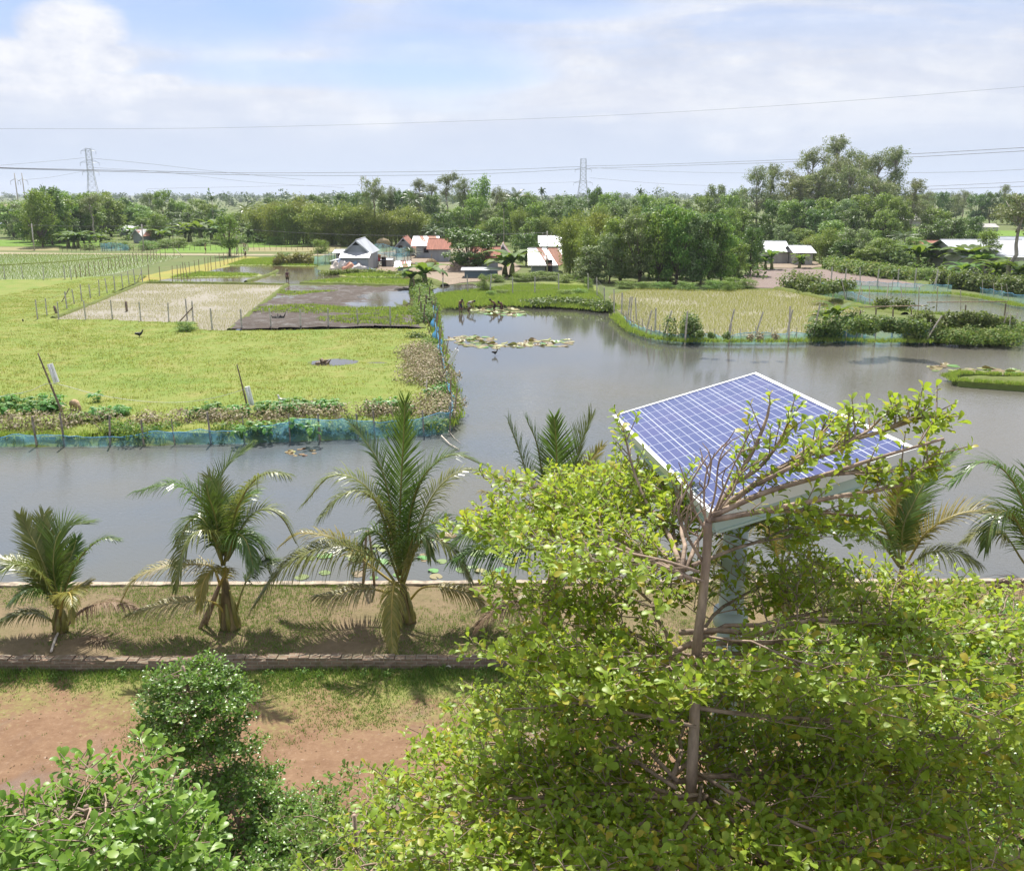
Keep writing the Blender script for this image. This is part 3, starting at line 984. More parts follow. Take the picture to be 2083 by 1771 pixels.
def palm(kind, nf, fl, hz, wid, e_range, seed, spread):
    random.seed(seed)
    tb, lb = MB(), MB()
    tb.tube(wob((0, 0, 0), (.3, .1, hz), 7, .06), [.2, .17, .155, .15, .145, .14, .135, .12], 7)
    for k in range(nf):
        a = k * 2.4 + random.uniform(-.2, .2)
        d = Vector((math.cos(a), math.sin(a), 0))
        e = e_range[0] + (e_range[1] - e_range[0]) * (k / nf)
        p = Vector((.3, .1, hz))
        pts = []
        for q in range(9):
            pts.append(p.copy())
            p = p + (d * math.cos(e) + Vector((0, 0, math.sin(e)))) * (fl / 8)
            e -= spread * random.uniform(.8, 1.2)
        s = Vector((-d.y, d.x, 0))
        lb.tube(pts, [.05, .045, .04, .035, .03, .025, .02, .015, .008], 4, 0)
        for i in range(34):
            t = .12 + .88 * i / 33
            x = t * 8
            i0 = min(7, int(x))
            b = pts[i0].lerp(pts[i0 + 1], x - i0)
            tg = (pts[i0 + 1] - pts[i0]).normalized()
            ll = wid * (.55 + .45 * math.sin(math.pi * min(1, t * 1.1))) * random.uniform(.85, 1.1)
            for sg in (-1, 1):
                q = (s * sg * .75 + tg * .55 + Vector((0, 0, -.25))).normalized()
                m1 = b + q * ll * .55
                m2 = m1 + (q + Vector((0, 0, -.8))).normalized() * ll * .45
                w = tg * .045
                lb.add([b - w, b + w, m1 + w * .9, m1 - w * .9, m2], [(0, 1, 2, 3), (3, 2, 4)])
    k = max(v[2] for v in lb.v)
    for b in (tb, lb):
        b.v = [(x * 10 / k, y * 10 / k, z * 10 / k) for x, y, z in b.v]
    proto(kind, mesh_from(tb, kind + '_trunk', M_pale), mesh_from(lb, kind + '_crown', L_palm), 6)


for s in (1, 2):
    palm('coconut', 18, 4.6, 8.6, 1.0, (1.35, -.35), s, .17)
palm('areca', 11, 2.2, 9.4, .55, (1.3, .1), 3, .2)
palm('pandanus', 34, 3.6, 5.5, .25, (1.45, -.2), 4, .10)

KIND_NAME = {'broad': 'broadleaf_tree', 'dark': 'mango_tree', 'pale': 'pale_tree', 'column': 'slender_tree', 'bush': 'bush', 'conical': 'conical_tree', 'eucalyptus': 'eucalyptus_tree',
             'tall_eucalyptus': 'tall_eucalyptus', 'bamboo': 'bamboo_clump', 'banana': 'banana_plant', 'coconut': 'coconut_palm', 'areca': 'areca_palm', 'pandanus': 'pandanus'}
KIND_CAT = {'bush': 'bush', 'bamboo': 'bamboo', 'banana': 'banana plant', 'coconut': 'palm', 'areca': 'palm', 'pandanus': 'plant'}
COUNTER = {}


def tree(kind, px, base, top, wpx=None, label=None, group=None, z=.3, yaw=None):
    p = G(px, base, z)
    h = Dp(px, top, p.y).z - z
    dist = (p - Vector((0, 0, CZ))).length
    i = COUNTER.get(kind, 0)
    COUNTER[kind] = i + 1
    tm, cm = PROTO[kind][i % len(PROTO[kind])]
    s = h / 10
    w = s if wpx is None else wpx * dist / FPX / PW[kind]
    o = thing(KIND_NAME[kind], p, label, KIND_CAT.get(kind, 'tree'), group)
    o.scale = (w, w, s)
    o.rotation_euler = (0, 0, yaw if yaw is not None else i * 2.1 + px * .37)
    for nm, me in (('culms' if kind == 'bamboo' else 'stem' if kind in ('banana', 'bush') else 'trunk', tm), ('crown', cm)):
        c = bpy.data.objects.new(nm, me)
        COL.objects.link(c)
        c.parent = o
    return o


random.seed(5)


def grove(fmt, group, rows):
    ordinals([tree(*r, group=group) for r in rows], fmt)


grove('leafy tree, {} in the roadside grove at left', 'trees of the grove by the road', [
    ('broad', 28, 483, 405, 62), ('pale', 52, 486, 412, 52), ('broad', 66, 492, 402, 60), ('broad', 88, 503, 382, 62), ('dark', 108, 499, 371, 66), ('broad', 122, 494, 392, 64), ('broad', 142, 489, 384, 70),
    ('dark', 156, 486, 398, 70), ('broad', 182, 487, 388, 66), ('broad', 207, 482, 390, 60), ('broad', 226, 480, 386, 66), ('dark', 246, 474, 398, 60), ('broad', 262, 470, 408, 58), ('broad', 285, 474, 414, 56), ('dark', 132, 492, 424, 60), ('dark', 95, 496, 420, 56)])
tree('conical', 168, 489, 408, 26, 'bright yellow-green conical tree standing out in the grove by the road')
tree('tall_eucalyptus', 195, 492, 392, 40, 'thin tree with a bare pale trunk at the front of the grove')
grove('round-crowned village tree, {} around the hidden left houses', 'village trees left of the bamboo', [
    ('pale', 306, 462, 391, 36), ('broad', 343, 470, 383, 48), ('broad', 325, 493, 432, 44), ('broad', 372, 470, 406, 42), ('broad', 402, 472, 402, 50), ('dark', 355, 478, 428, 60), ('broad', 430, 476, 412, 46), ('dark', 395, 480, 424, 60), ('broad', 300, 480, 426, 44), ('dark', 450, 478, 420, 56), ('broad', 285, 482, 440, 40), ('broad', 485, 478, 430, 50)])
tree('coconut', 352, 487, 444, 40, 'coconut palm with drooping fronds beside the small grey tin hut')
tree('areca', 437, 480, 397, 22, 'slim areca palm rising above the left village trees')
tree('coconut', 502, 476, 412, 44, 'coconut palm left of the first bamboo clump')
tree('column', 467, 521, 430, 42, 'lone slender tree standing beside the dirt road')
tree('bush', 652, 516, 485, 34, 'round dark green bush in the plot left of the tin barn')
grove('clump of banana plants, {} along the village gardens by the road', 'banana plants in the left village', [
    ('banana', 140, 503, 474, 34), ('banana', 160, 504, 470, 36), ('banana', 185, 503, 472, 34), ('banana', 205, 502, 478, 30), ('banana', 385, 492, 452, 40), ('banana', 408, 494, 448, 40), ('banana', 432, 492, 445, 42), ('banana', 448, 494, 456, 36), ('banana', 330, 496, 462, 34), ('banana', 530, 490, 452, 36), ('banana', 548, 489, 460, 34), ('banana', 270, 487, 458, 26), ('banana', 505, 492, 460, 30)])
grove('low green garden shrub, {} of the scrub beside the dirt road', 'scrub by the dirt road', [
    ('bush', x, y, t, w) for x, y, t, w in ((225, 505, 488, 40), (255, 508, 490, 34), (300, 508, 488, 40), (335, 505, 484, 44), (365, 504, 482, 40), (410, 500, 484, 44), (450, 497, 482, 44), (485, 495, 476, 36), (560, 498, 480, 30), (575, 522, 512, 40), (610, 525, 514, 30), (515, 485, 470, 44), (180, 508, 494, 36))])
grove('feathery pale green bamboo clump, {} of the row behind the tin barn', 'bamboo row behind the farm', [
    ('bamboo', x, b, t + (x * 7 % 23) - 12, w * 1.45) for x, b, t, w in ((535, 492, 398, 62), (560, 496, 404, 60), (588, 497, 396, 62), (618, 496, 400, 66), (646, 499, 404, 64), (672, 499, 410, 62), (700, 500, 414, 62), (728, 499, 408, 60), (756, 500, 424, 56), (784, 500, 420, 60), (812, 498, 426, 58), (838, 496, 420, 60), (864, 494, 430, 56), (706, 500, 440, 50), (662, 500, 436, 50))])
grove('dark broad tree, {} of those showing above the bamboo row', 'trees above the bamboo row', [
    ('dark', x, b, t, w) for x, b, t, w in ((560, 462, 399, 60), (610, 462, 396, 60), (650, 464, 392, 60), (700, 466, 388, 60), (735, 470, 384, 60), (790, 474, 390, 64), (828, 474, 382, 60), (880, 474, 390, 60), (690, 478, 410, 60))])
tree('tall_eucalyptus', 766, 500, 358, 46, 'tallest slender tree with long bare white trunk behind the haystack')
grove('tall slender tree with open crown, {} above the bamboo in the centre', 'tall slender trees in the centre', [
    ('eucalyptus', 800, 474, 375, 36), ('eucalyptus', 855, 476, 361, 42), ('tall_eucalyptus', 911, 480, 345, 44), ('eucalyptus', 946, 482, 353, 46), ('column', 978, 484, 351, 46), ('eucalyptus', 1012, 482, 376, 46), ('eucalyptus', 880, 470, 372, 40), ('eucalyptus', 1020, 470, 384, 40)])
grove('adult coconut palm, {} of those above the central wood', 'coconut palms of the central wood', [
    ('coconut', 843, 480, 384, 46), ('coconut', 1048, 478, 381, 50), ('coconut', 885, 505, 458, 44), ('coconut', 1040, 476, 392, 44)])
grove('slim areca palm with tufted top, {} in the central wood', 'areca palms of the central wood', [
    ('areca', 1103, 478, 380, 28), ('areca', 1024, 522, 410, 26), ('areca', 1066, 498, 448, 28), ('areca', 1298, 480, 382, 26), ('areca', 1400, 500, 420, 24), ('areca', 1445, 505, 410, 24)])
grove('green broadleaf tree, {} of the wood behind the rusty roofs', 'trees behind the rusty roofs', [
    ('broad', 930, 492, 416, 56), ('broad', 968, 490, 398, 56), ('pale', 1000, 492, 420, 50), ('broad', 1030, 490, 408, 56), ('bamboo', 1060, 494, 414, 60), ('broad', 1096, 494, 404, 56), ('pale', 1130, 498, 404, 54), ('broad', 1080, 505, 440, 50), ('dark', 900, 496, 430, 60), ('broad', 1010, 500, 440, 54), ('bamboo', 1110, 505, 432, 60), ('dark', 1050, 480, 396, 70), ('dark', 1150, 480, 392, 70), ('dark', 960, 475, 390, 70), ('bamboo', 915, 490, 436, 50),
    ('bamboo', 985, 500, 446, 50), ('dark', 1130, 500, 420, 60), ('broad', 1075, 476, 386, 50)])
tree('dark', 952, 549, 458, 112, 'spreading dark mango tree hiding the rusty-roofed house')
tree('dark', 1070, 541, 470, 62, 'dark leafy tree between the rusty house and the white roof')
tree('banana', 1042, 563, 508, 66, 'large banana plant in front of the long tin shed')
tree('banana', 866, 588, 530, 66, 'bright banana plant on the bund by the haystack')
tree('pandanus', 836, 536, 500, 40, 'spiky grey-green pandanus between the tin huts')
tree('banana', 1128, 552, 530, 26, 'small pawpaw-like plant beside the dark doorway of the rusty house')
grove('feathery bamboo clump, {} at the pond end of the wood', 'bamboo by the far bank', [
    ('bamboo', 1160, 560, 432, 84), ('bamboo', 1195, 566, 446, 84), ('bamboo', 1172, 540, 416, 80), ('bamboo', 1215, 545, 420, 84), ('bamboo', 1250, 552, 428, 80)])
tree('pale', 1204, 573, 498, 82, 'grey-green willowy bush overhanging the bank fence')
tree('pale', 1170, 505, 398, 60, 'pale willowy tree in front of the right pylon')
grove('tall leafy tree, {} of the dense stand behind the spit paddy', 'dense stand behind the spit', [
    ('broad', 1262, 572, 438, 88), ('pale', 1300, 576, 428, 84), ('broad', 1338, 577, 422, 86), ('broad', 1376, 578, 408, 84), ('pale', 1410, 578, 428, 80), ('dark', 1440, 576, 436, 84), ('broad', 1466, 574, 446, 70), ('dark', 1320, 566, 470, 90), ('dark', 1395, 566, 468, 90), ('dark', 1270, 560, 470, 90), ('pale', 1240, 576, 470, 60), ('bamboo', 1355, 572, 430, 80), ('dark', 1450, 560, 424, 70), ('broad', 1425, 578, 480, 60)])
tree('broad', 1494, 568, 484, 56, 'pale airy tree leaning over the brown flooded field')
tree('dark', 1526, 560, 455, 56, 'dark glossy tree in front of the first white-roofed house')
grove('green broadleaf tree, {} of the back rows right of the pylon', 'back rows right of the pylon', [
    ('dark', 1207, 478, 375, 44), ('broad', 1240, 482, 388, 60), ('pale', 1275, 490, 400, 56), ('broad', 1310, 482, 392, 60), ('broad', 1350, 486, 396, 60), ('pale', 1385, 490, 402, 56), ('broad', 1420, 488, 396, 60), ('pale', 1452, 478, 372, 50), ('broad', 1480, 484, 392, 56), ('broad', 1510, 500, 420, 54), ('dark', 1255, 505, 412, 70), ('dark', 1330, 510, 412, 70), ('dark', 1400, 515, 420, 70), ('broad', 1480, 515, 420, 56), ('pale', 1500, 478, 380, 50), ('dark', 1465, 510, 410, 60), ('bamboo', 1225, 500, 408, 70), ('bamboo', 1290, 500, 412, 64), ('dark', 1545, 505, 430, 64), ('bamboo', 1360, 505, 420, 64), ('bamboo', 1430, 505, 424, 60)])
grove('towering eucalyptus with pale trunk, {} of the tall group at right', 'towering eucalyptus group', [
    ('eucalyptus', 1536, 486, 332, 70), ('eucalyptus', 1562, 484, 330, 60), ('eucalyptus', 1600, 482, 335, 76), ('eucalyptus', 1642, 480, 292, 84), ('eucalyptus', 1690, 478, 271, 74), ('eucalyptus', 1738, 478, 292, 80), ('eucalyptus', 1776, 480, 300, 80), ('eucalyptus', 1808, 482, 294, 70), ('eucalyptus', 1660, 486, 330, 90), ('eucalyptus', 1720, 488, 330, 90), ('eucalyptus', 1620, 488, 360, 90), ('eucalyptus', 1770, 488, 350, 100), ('eucalyptus', 1700, 484, 310, 90)])
tree('eucalyptus', 1850, 492, 361, 60, 'dark eucalyptus standing apart beside the long pale building')
grove('green tree at the foot of the eucalyptus group, {}', 'trees below the eucalyptus group', [
    ('broad', x, b, t, w) if k == 'b' else ('pale' if k == 'p' else 'dark' if k == 'd' else 'bamboo', x, b, t, w) for k, x, b, t, w in (
        ('d', 1570, 490, 400, 60), ('b', 1605, 492, 404, 60), ('d', 1640, 492, 400, 64), ('b', 1680, 494, 398, 64), ('p', 1715, 496, 402, 60), ('b', 1752, 494, 392, 64), ('b', 1790, 494, 390, 60), ('b', 1820, 496, 396, 56), ('d', 1660, 500, 420, 70), ('d', 1730, 500, 420, 70), ('b', 1800, 504, 424, 60), ('b', 1690, 512, 446, 64), ('p', 1595, 512, 455, 50), ('b', 1630, 510, 462, 44), ('m', 1680, 536, 456, 74), ('m', 1652, 530, 474, 56), ('p', 1735, 540, 462, 72), ('b', 1766, 536, 466, 64), ('b', 1790, 545, 482, 66), ('p', 1820, 540, 494, 60), ('d', 1720, 540, 490, 70), ('b', 1760, 548, 500, 60), ('b', 1845, 530, 480, 50), ('b', 1705, 522, 470, 60))])
grove('dark mango tree, {} near the big tin roof', 'mango trees at right', [('dark', 1925, 512, 440, 80), ('dark', 1968, 506, 436, 70), ('dark', 1890, 510, 452, 60), ('broad', 1900, 494, 420, 60)])
grove('banana plant with long dark leaves, {} beside the big tin house', 'banana plants by the big tin house', [
    ('banana', 1868, 548, 496, 52), ('banana', 1895, 546, 490, 54), ('banana', 1918, 550, 500, 50), ('banana', 1972, 556, 498, 60), ('banana', 1996, 560, 510, 52), ('banana', 2020, 578, 528, 50), ('banana', 2068, 584, 530, 56), ('banana', 1955, 572, 530, 50), ('banana', 1570, 548, 508, 36), ('banana', 1625, 545, 516, 26), ('banana', 1618, 500, 470, 40), ('coconut', 1840, 512, 470, 50)])
tree('column', 2004, 556, 462, 40, 'small upright tree in front of the big tin roof')
tree('tall_eucalyptus', 2052, 582, 388, 90, 'tall tree with leaning pale trunk at the right edge of the pond')
grove('distant hazy tree, {} of those behind the right-hand fields', 'hazy trees at far right', [
    ('dark', x, b, t, w) if i % 3 else ('eucalyptus', x, b, t - 8, w) for i, (x, b, t, w) in enumerate(((1880, 462, 392, 40), (1905, 456, 386, 44), (1930, 452, 398, 44), (1955, 454, 392, 40), (1985, 456, 390, 44), (2012, 456, 386, 44), (2036, 452, 382, 30), (2060, 458, 398, 44), (2085, 456, 392, 44), (1945, 445, 400, 40), (1860, 452, 390, 40), (2110, 460, 390, 44), (1870, 475, 410, 50), (2078, 466, 412, 50)))])
grove('low green bush, {} along the bank right of the brown field', 'bushes along the right bank', [
    ('bush', x, b, t, w) for x, b, t, w in ((1690, 545, 528, 40), (1720, 550, 534, 50), (1760, 556, 538, 60), (1800, 560, 540, 60), (1840, 564, 540, 60), (1880, 568, 544, 60), (1925, 574, 548, 60), (1965, 586, 560, 50), (1830, 545, 520, 60), (2040, 592, 570, 50), (2080, 596, 566, 60), (1790, 540, 510, 60), (1850, 520, 494, 60))])
grove('leafy green bush, {} at the foot of the dense stand', 'bushes at the foot of the stand', [
    ('bush', x, b, t, w) for x, b, t, w in ((1270, 586, 570, 50), (1310, 588, 572, 50), (1350, 588, 572, 46), (1395, 590, 572, 50), (1450, 590, 568, 46), (1490, 588, 562, 50), (1520, 586, 566, 44), (1480, 592, 570, 40))])
grove('garden shrub, {} behind the post fence on the far bank', 'shrubs behind the far fence', [
    ('bush', x, b, t, w) for x, b, t, w in ((985, 594, 556, 36), (1010, 574, 556, 40), (1060, 572, 554, 50), (1090, 570, 550, 50), (1120, 570, 552, 50), (1150, 575, 555, 40), (1020, 600, 588, 36), (1180, 600, 586, 46), (1150, 602, 588, 40), (1000, 604, 590, 30), (860, 612, 594, 30), (868, 640, 616, 24))])
tree('bush', 376, 673, 652, 46, 'low leafy bush with pale flowers at the corner of the paddy', z=.4)
tree('bush', 1196, 588, 562, 26, 'yellowish young sapling beside the far bank fence')

# the far wood, one hazy mass along the horizon
Vs, Fs = [], []
cl = []
for i in range(620):
    px = random.uniform(-250, 2330)
    y = random.uniform(399.5, 412) if random.random() < .75 else random.uniform(404, 424)
    if 60 < px < 130 and y > 404:
        continue
    p = G(px, y)
    h = random.uniform(7, 15) * (1.25 if random.random() < .12 else 1)
    for k in range(3):
        r = h * random.uniform(.25, .42)
        cl.append(((p.x + random.gauss(0, h * .3), p.y + random.gauss(0, h * .3), max(r * .7, h * random.uniform(.35, .8))), (r, r, r * random.uniform(.8, 1.2))))
V, F = cloud(cl, 46, 2.3, .6, .6, .5)
V[:, 2] = np.maximum(V[:, 2], .2)
L_far = leaf_mat('far_leaves', [(0.039, 0.078, 0.023), (0.065, 0.117, 0.033), (0.104, 0.156, 0.046)], (0.184, 0.276, 0.046), .28, patch=.02)
o = link('distant_treeline', np_mesh('distant_treeline', V, F, L_far))
tag(o, 'hazy line of woods along the horizon', 'woods', None, 'stuff')
# ------------------------------------------------------------------ houses of corrugated sheet
def tin_mat(name, base, rust, amount, metal=.35, rough=.5):
    """corrugated sheets: streaks down the slope, whole sheets gone rusty"""
    m, nt = new_mat(name)
    v = nd(nt, 'ShaderNodeTexCoord').outputs['Object']
    sx = nd(nt, 'ShaderNodeSeparateXYZ', {0: v}).outputs
    cell = nd(nt, 'ShaderNodeTexWhiteNoise', {'W': mth(nt, 'FLOOR', mth(nt, 'DIVIDE', mth(nt, 'ADD', sx[0], mth(nt, 'MULTIPLY', sx[1], .37)), .82))}, noise_dimensions='1D').outputs['Value']
    st = noise(nt, nd(nt, 'ShaderNodeMapping', {'Vector': v, 'Scale': (5, .6, .6)}).outputs[0], 1.0, 7, .65)
    big = noise(nt, v, .5, 5, .6)
    f = mth(nt, 'ADD', mth(nt, 'MULTIPLY', cell, .35), mth(nt, 'ADD', mth(nt, 'MULTIPLY', st, .45), mth(nt, 'MULTIPLY', big, .45)))
    rm = nd(nt, 'ShaderNodeMapRange', {'Value': f, 'From Min': 1.02 - amount * .8, 'From Max': 1.10 - amount * .7}, interpolation_type='SMOOTHSTEP').outputs[0]
    tin = ramp(nt, mth(nt, 'ADD', mth(nt, 'MULTIPLY', st, .6), mth(nt, 'MULTIPLY', cell, .4)), [(.25, tuple(x * .78 for x in base)), (.7, base)])
    rs = ramp(nt, st, [(.3, tuple(x * .7 for x in rust)), (.7, tuple(min(1, x * 1.35) for x in rust))])
    c = mixc(nt, rm, tin, rs)
    wv = mth(nt, 'SINE', mth(nt, 'MULTIPLY', sx[0], 2 * math.pi / .16))
    bu = nd(nt, 'ShaderNodeBump', {'Height': wv, 'Strength': .35, 'Distance': .02})
    finish(nt, nd(nt, 'ShaderNodeBsdfPrincipled', {'Base Color': c, 'Metallic': mth(nt, 'MULTIPLY', mth(nt, 'SUBTRACT', 1.0, rm), metal), 'Roughness': mth(nt, 'MULTIPLY_ADD', rm, .3, rough), 'Normal': bu.outputs[0]}).outputs[0])
    return m


T_white = tin_mat('bright_tin', (.52, .54, .57), (.45, .35, .3), .25, .25, .45)
T_mixed = tin_mat('half_rusted_tin', (.58, .58, .60), (.30, .135, .085), .62)
T_rust = tin_mat('rusted_tin', (.45, .36, .33), (.29, .115, .075), 1.05, .2, .6)
T_wall = tin_mat('grey_tin_wall', (.34, .37, .41), (.25, .19, .15), .22, .25, .5)
T_wallb = tin_mat('pale_wall', (.46, .44, .41), (.3, .26, .22), .3, 0, .8)
M_dark = plain('dark_opening', (.02, .02, .02), .9)
M_wood = plain('weathered_wood', (.20, .15, .11), .85, var=.3, scale=5, stretch=(1, 1, .2))
M_stick = plain('pale_stick', (.55, .49, .42), .85, var=.25, scale=4)
M_bamboo = plain('dry_bamboo', (.30, .22, .15), .75, var=.3, scale=5)
M_conc = plain('weathered_concrete', (.50, .47, .43), .9, var=.3, scale=5, bump=.3)
M_straw = plain('straw', (.42, .33, .19), .95, var=.35, scale=6, bump=.8)
M_straw2 = plain('brown_straw', (.26, .19, .09), .95, var=.35, scale=6, bump=.8)


def slope_roof(mb, quads, th=.05, mi=0):
    for q in quads:
        q = [Vector(p) for p in q]
        nrm = (q[1] - q[0]).cross(q[-1] - q[0]).normalized() * th
        if nrm.z < 0:
            nrm = -nrm
        k = len(q)
        vs = q + [p + nrm for p in q]
        fs = [tuple(range(k))[::-1], tuple(range(k, 2 * k))] + [(i, (i + 1) % k, k + (i + 1) % k, k + i) for i in range(k)]
        mb.add(vs, fs, mi)


def house(name, x0, x1, base, eave, ridge, depth, rid, label, wall=None, roof=None, oh=.4, yaw=0.0, doors=(), cat='house', skirt=None, lean=None, group=None, verandah=None):
    """px extents of the front wall; rid 'x' ridge across the view, 'y' gable towards the view"""
    xm = (x0 + x1) / 2
    p = G(xm, base, .36)
    W = (G(x1, base, .36) - G(x0, base, .36)).length
    ze = Dp(xm, eave, p.y).z - .36
    zr = Dp(xm, ridge, p.y + (depth / 2 if rid == 'x' else 0)).z - .36
    t = thing(name, p, label, cat, group)
    w, d = W / 2, depth
    wm = MB()
    L = lambda x, y, z: p + Vector((x, y, z))
    vs = [L(-w, 0, 0), L(w, 0, 0), L(w, d, 0), L(-w, d, 0), L(-w, 0, ze), L(w, 0, ze), L(w, d, ze), L(-w, d, ze)]
    fs = [(0, 1, 5, 4), (2, 3, 7, 6)]
    if rid == 'x':
        vs += [L(-w, d / 2, zr - .06), L(w, d / 2, zr - .06)]
        fs += [(1, 2, 6, 9, 5), (3, 0, 4, 8, 7)]
    else:
        vs += [L(0, 0, zr - .06), L(0, d, zr - .06)]
        fs = [(0, 1, 5, 8, 4), (2, 3, 7, 9, 6), (1, 2, 6, 5), (3, 0, 4, 7)]
    wm.add(vs, fs)
    wm.build('wall', wall or T_wall, t)
    rb = MB()
    if rid == 'x':
        s = (zr - ze) / (d / 2)
        for sg, y in ((1, -oh), (-1, d + oh)):
            slope_roof(rb, [[L(-w - oh, y, ze - s * oh), L(w + oh, y, ze - s * oh), L(w + oh, d / 2, zr), L(-w - oh, d / 2, zr)]])
        rb.tube([L(-w - oh, d / 2, zr + .05), L(w + oh, d / 2, zr + .05)], .09, 6)
    else:
        s = (zr - ze) / w
        for sg in (-1, 1):
            slope_roof(rb, [[L(sg * (w + oh), -oh, ze - s * oh), L(sg * (w + oh), d + oh, ze - s * oh), L(0, d + oh, zr), L(0, -oh, zr)]])
        rb.tube([L(0, -oh, zr + .05), L(0, d + oh, zr + .05)], .09, 6)
    ro = rb.build('roof', roof or T_white, t)
    if rid == 'y':
        # barge boards and a vent under the gable point
        bb = MB()
        for sg in (-1, 1):
            a, b = L(sg * (w + oh), -oh - .03, ze - s * oh + .02), L(0, -oh - .03, zr + .02)
            bb.add([a, b, b - Vector((0, 0, .22)), a - Vector((0, 0, .22)), a + Vector((0, .05, 0)), b + Vector((0, .05, 0)), b + Vector((0, .05, -.22)), a + Vector((0, .05, -.22))],
                   [(0, 1, 2, 3), (4, 7, 6, 5), (0, 4, 5, 1), (3, 2, 6, 7), (0, 3, 7, 4), (1, 5, 6, 2)])
        bb.build('barge_board', T_white, ro)
        h = zr - ze
        MB().add([L(-w * .38, -.02, zr - h * .42), L(w * .38, -.02, zr - h * .42), L(0, -.02, zr - h * .05)], [(0, 1, 2)]).build('gable_vent', M_dark, t)
    if skirt:
        # a lower sheet roof across the front: skirt = (top py, bottom py, reach in m)
        z1, z2 = Dp(xm, skirt[0], p.y).z - .36, Dp(xm, skirt[1], p.y - skirt[2]).z - .36
        sb = MB()
        slope_roof(sb, [[L(-w - oh, -skirt[2], z2), L(w + oh, -skirt[2], z2), L(w + oh, .03, z1), L(-w - oh, .03, z1)]])
        sb.build('lower_roof', roof or T_white, t)
        MB().add([L(-w - .05, -skirt[2] + .35, 0), L(w + .05, -skirt[2] + .35, 0), L(w + .05, -skirt[2] + .35, z2 + .1), L(-w - .05, -skirt[2] + .35, z2 + .1), L(-w - .05, 0, 0), L(-w - .05, 0, z1 - .1), L(w + .05, 0, 0), L(w + .05, 0, z1 - .1)],
                 [(0, 1, 2, 3), (0, 3, 5, 4), (1, 6, 7, 2)]).build('front_wall', wall or T_wall, t)
    for (a, b, za, zb, nm) in doors:
        yy = -.03 if not skirt else -skirt[2] + .31
        MB().box(L(-w + W * (a + b) / 2, yy, (za + zb) / 2), (W * (b - a), .05, zb - za)).build(nm, M_dark, t)
        MB().box(L(-w + W * a - .04, yy - .01, (za + zb) / 2), (.08, .08, zb - za + .1)).box(L(-w + W * b + .04, yy - .01, (za + zb) / 2), (.08, .08, zb - za + .1)).box(L(-w + W * (a + b) / 2, yy - .012, zb + .04), (W * (b - a), .08, .08)).build('door_frame' if nm == 'door' else 'window_frame', M_wood, t)
    if lean:
        # lean-to shed: (x0, x1 px, top py, eave py, depth)
        q0, q1 = G(lean[0], base, .36), G(lean[1], base, .36)
        za, zb = Dp(lean[1], lean[2], p.y).z, Dp(lean[0], lean[3], p.y).z
        if lean[5] < 0:
            pass
        lb = MB()
        slope_roof(lb, [[Vector((q0.x - .3, q0.y - .3, zb)), Vector((q1.x, q0.y - .3, za)), Vector((q1.x, q0.y + lean[4], za)), Vector((q0.x - .3, q0.y + lean[4], zb))]])
        lb.build('lean_to_roof', roof or T_white, t)
        MB().add([q0, q1, Vector((q1.x, q0.y, za)), Vector((q0.x, q0.y, zb)), q0 + Vector((0, lean[4], 0)), Vector((q0.x, q0.y + lean[4], zb))], [(0, 1, 2, 3), (4, 0, 3, 5)]).build('lean_to_wall', wall or T_wall, t)
    t.rotation_euler = (0, 0, yaw)
    return t


house('tin_barn', 700, 753, 550, 513, 489, 9, 'y', 'tin barn with tall white front gable and lower roof beside the tarpaulin heap', skirt=(513, 525, 2.4), lean=(675, 699, 527, 532, 5, 1), doors=(), cat='barn', oh=.3)
house('tin_shed', 684, 706, 538, 514, 508, 4, 'x', 'small white-roofed shed joined to the left of the tin barn', doors=((.25, .8, 1.0, 1.9, 'window'),), cat='shed', oh=.5)
house('tin_house', 805, 838, 520, 501, 483, 7, 'y', 'tin house with rust-red gable roof behind the spiky pandanus', roof=T_rust, doors=((.2, .4, 0, 1.9, 'door'),), oh=.7)
house('tin_house', 847, 882, 524, 497, 481, 8, 'x', 'grey tin house with a roof half white and half rust', roof=T_mixed, doors=((.45, .7, .9, 1.7, 'window'),), oh=.9)
house('tin_house', 874, 912, 532, 505, 486, 7, 'x', 'tin house under a plain rust-red roof left of the mango tree', roof=T_rust, oh=.5)
house('tin_house', 962, 1012, 548, 519, 503, 6, 'x', 'tin house under a rusty hipped roof half hidden by the mango tree', roof=T_rust, skirt=(519, 529, 1.2), oh=.5)
house('long_shed', 945, 1012, 565, 549, 545, 3, 'x', 'long low shed with a white sheet roof behind the big banana plant', wall=tin_mat('bluish_tin', (.12, .19, .24), (.1, .1, .1), .3), cat='shed', oh=.5)
house('tin_house', 1012, 1034, 535, 514, 498, 7, 'y', 'narrow gabled tin house with pinkish rusted roof by the areca palm', roof=T_mixed, oh=.6)
house('tin_house', 1082, 1136, 557, 535, 505, 7, 'x', 'tin house with steep roof, upper half white and lower half rust', roof=T_mixed, doors=((.52, .75, 0, 2.0, 'door'),), oh=.6)
house('white_roofed_house', 1100, 1140, 516, 499, 480, 8, 'x', 'white sheet roof rising behind the steep rust and white roof', oh=.5)
house('tin_outhouse', 809, 829, 553, 540, 531, 2.4, 'x', 'tiny tin outhouse with rust-streaked white roof in the farmyard', roof=T_mixed, cat='hut', oh=.5)
house('small_shack', 777, 797, 542, 529, 526, 2.5, 'x', 'low cloth-walled shack with dark door behind the outhouse', wall=T_wallb, roof=T_wall, doors=((.02, .4, 0, 1.5, 'door'),), cat='shack', oh=.2)
house('tin_hut', 270, 291, 494, 477, 467, 6, 'y', 'narrow grey tin hut with dark side by the utility pole', roof=T_mixed, oh=.5, yaw=R(-20))
house('white_roofed_house', 243, 272, 480, 468, 459, 7, 'x', 'white-roofed tin house left behind the narrow grey hut', oh=.6)
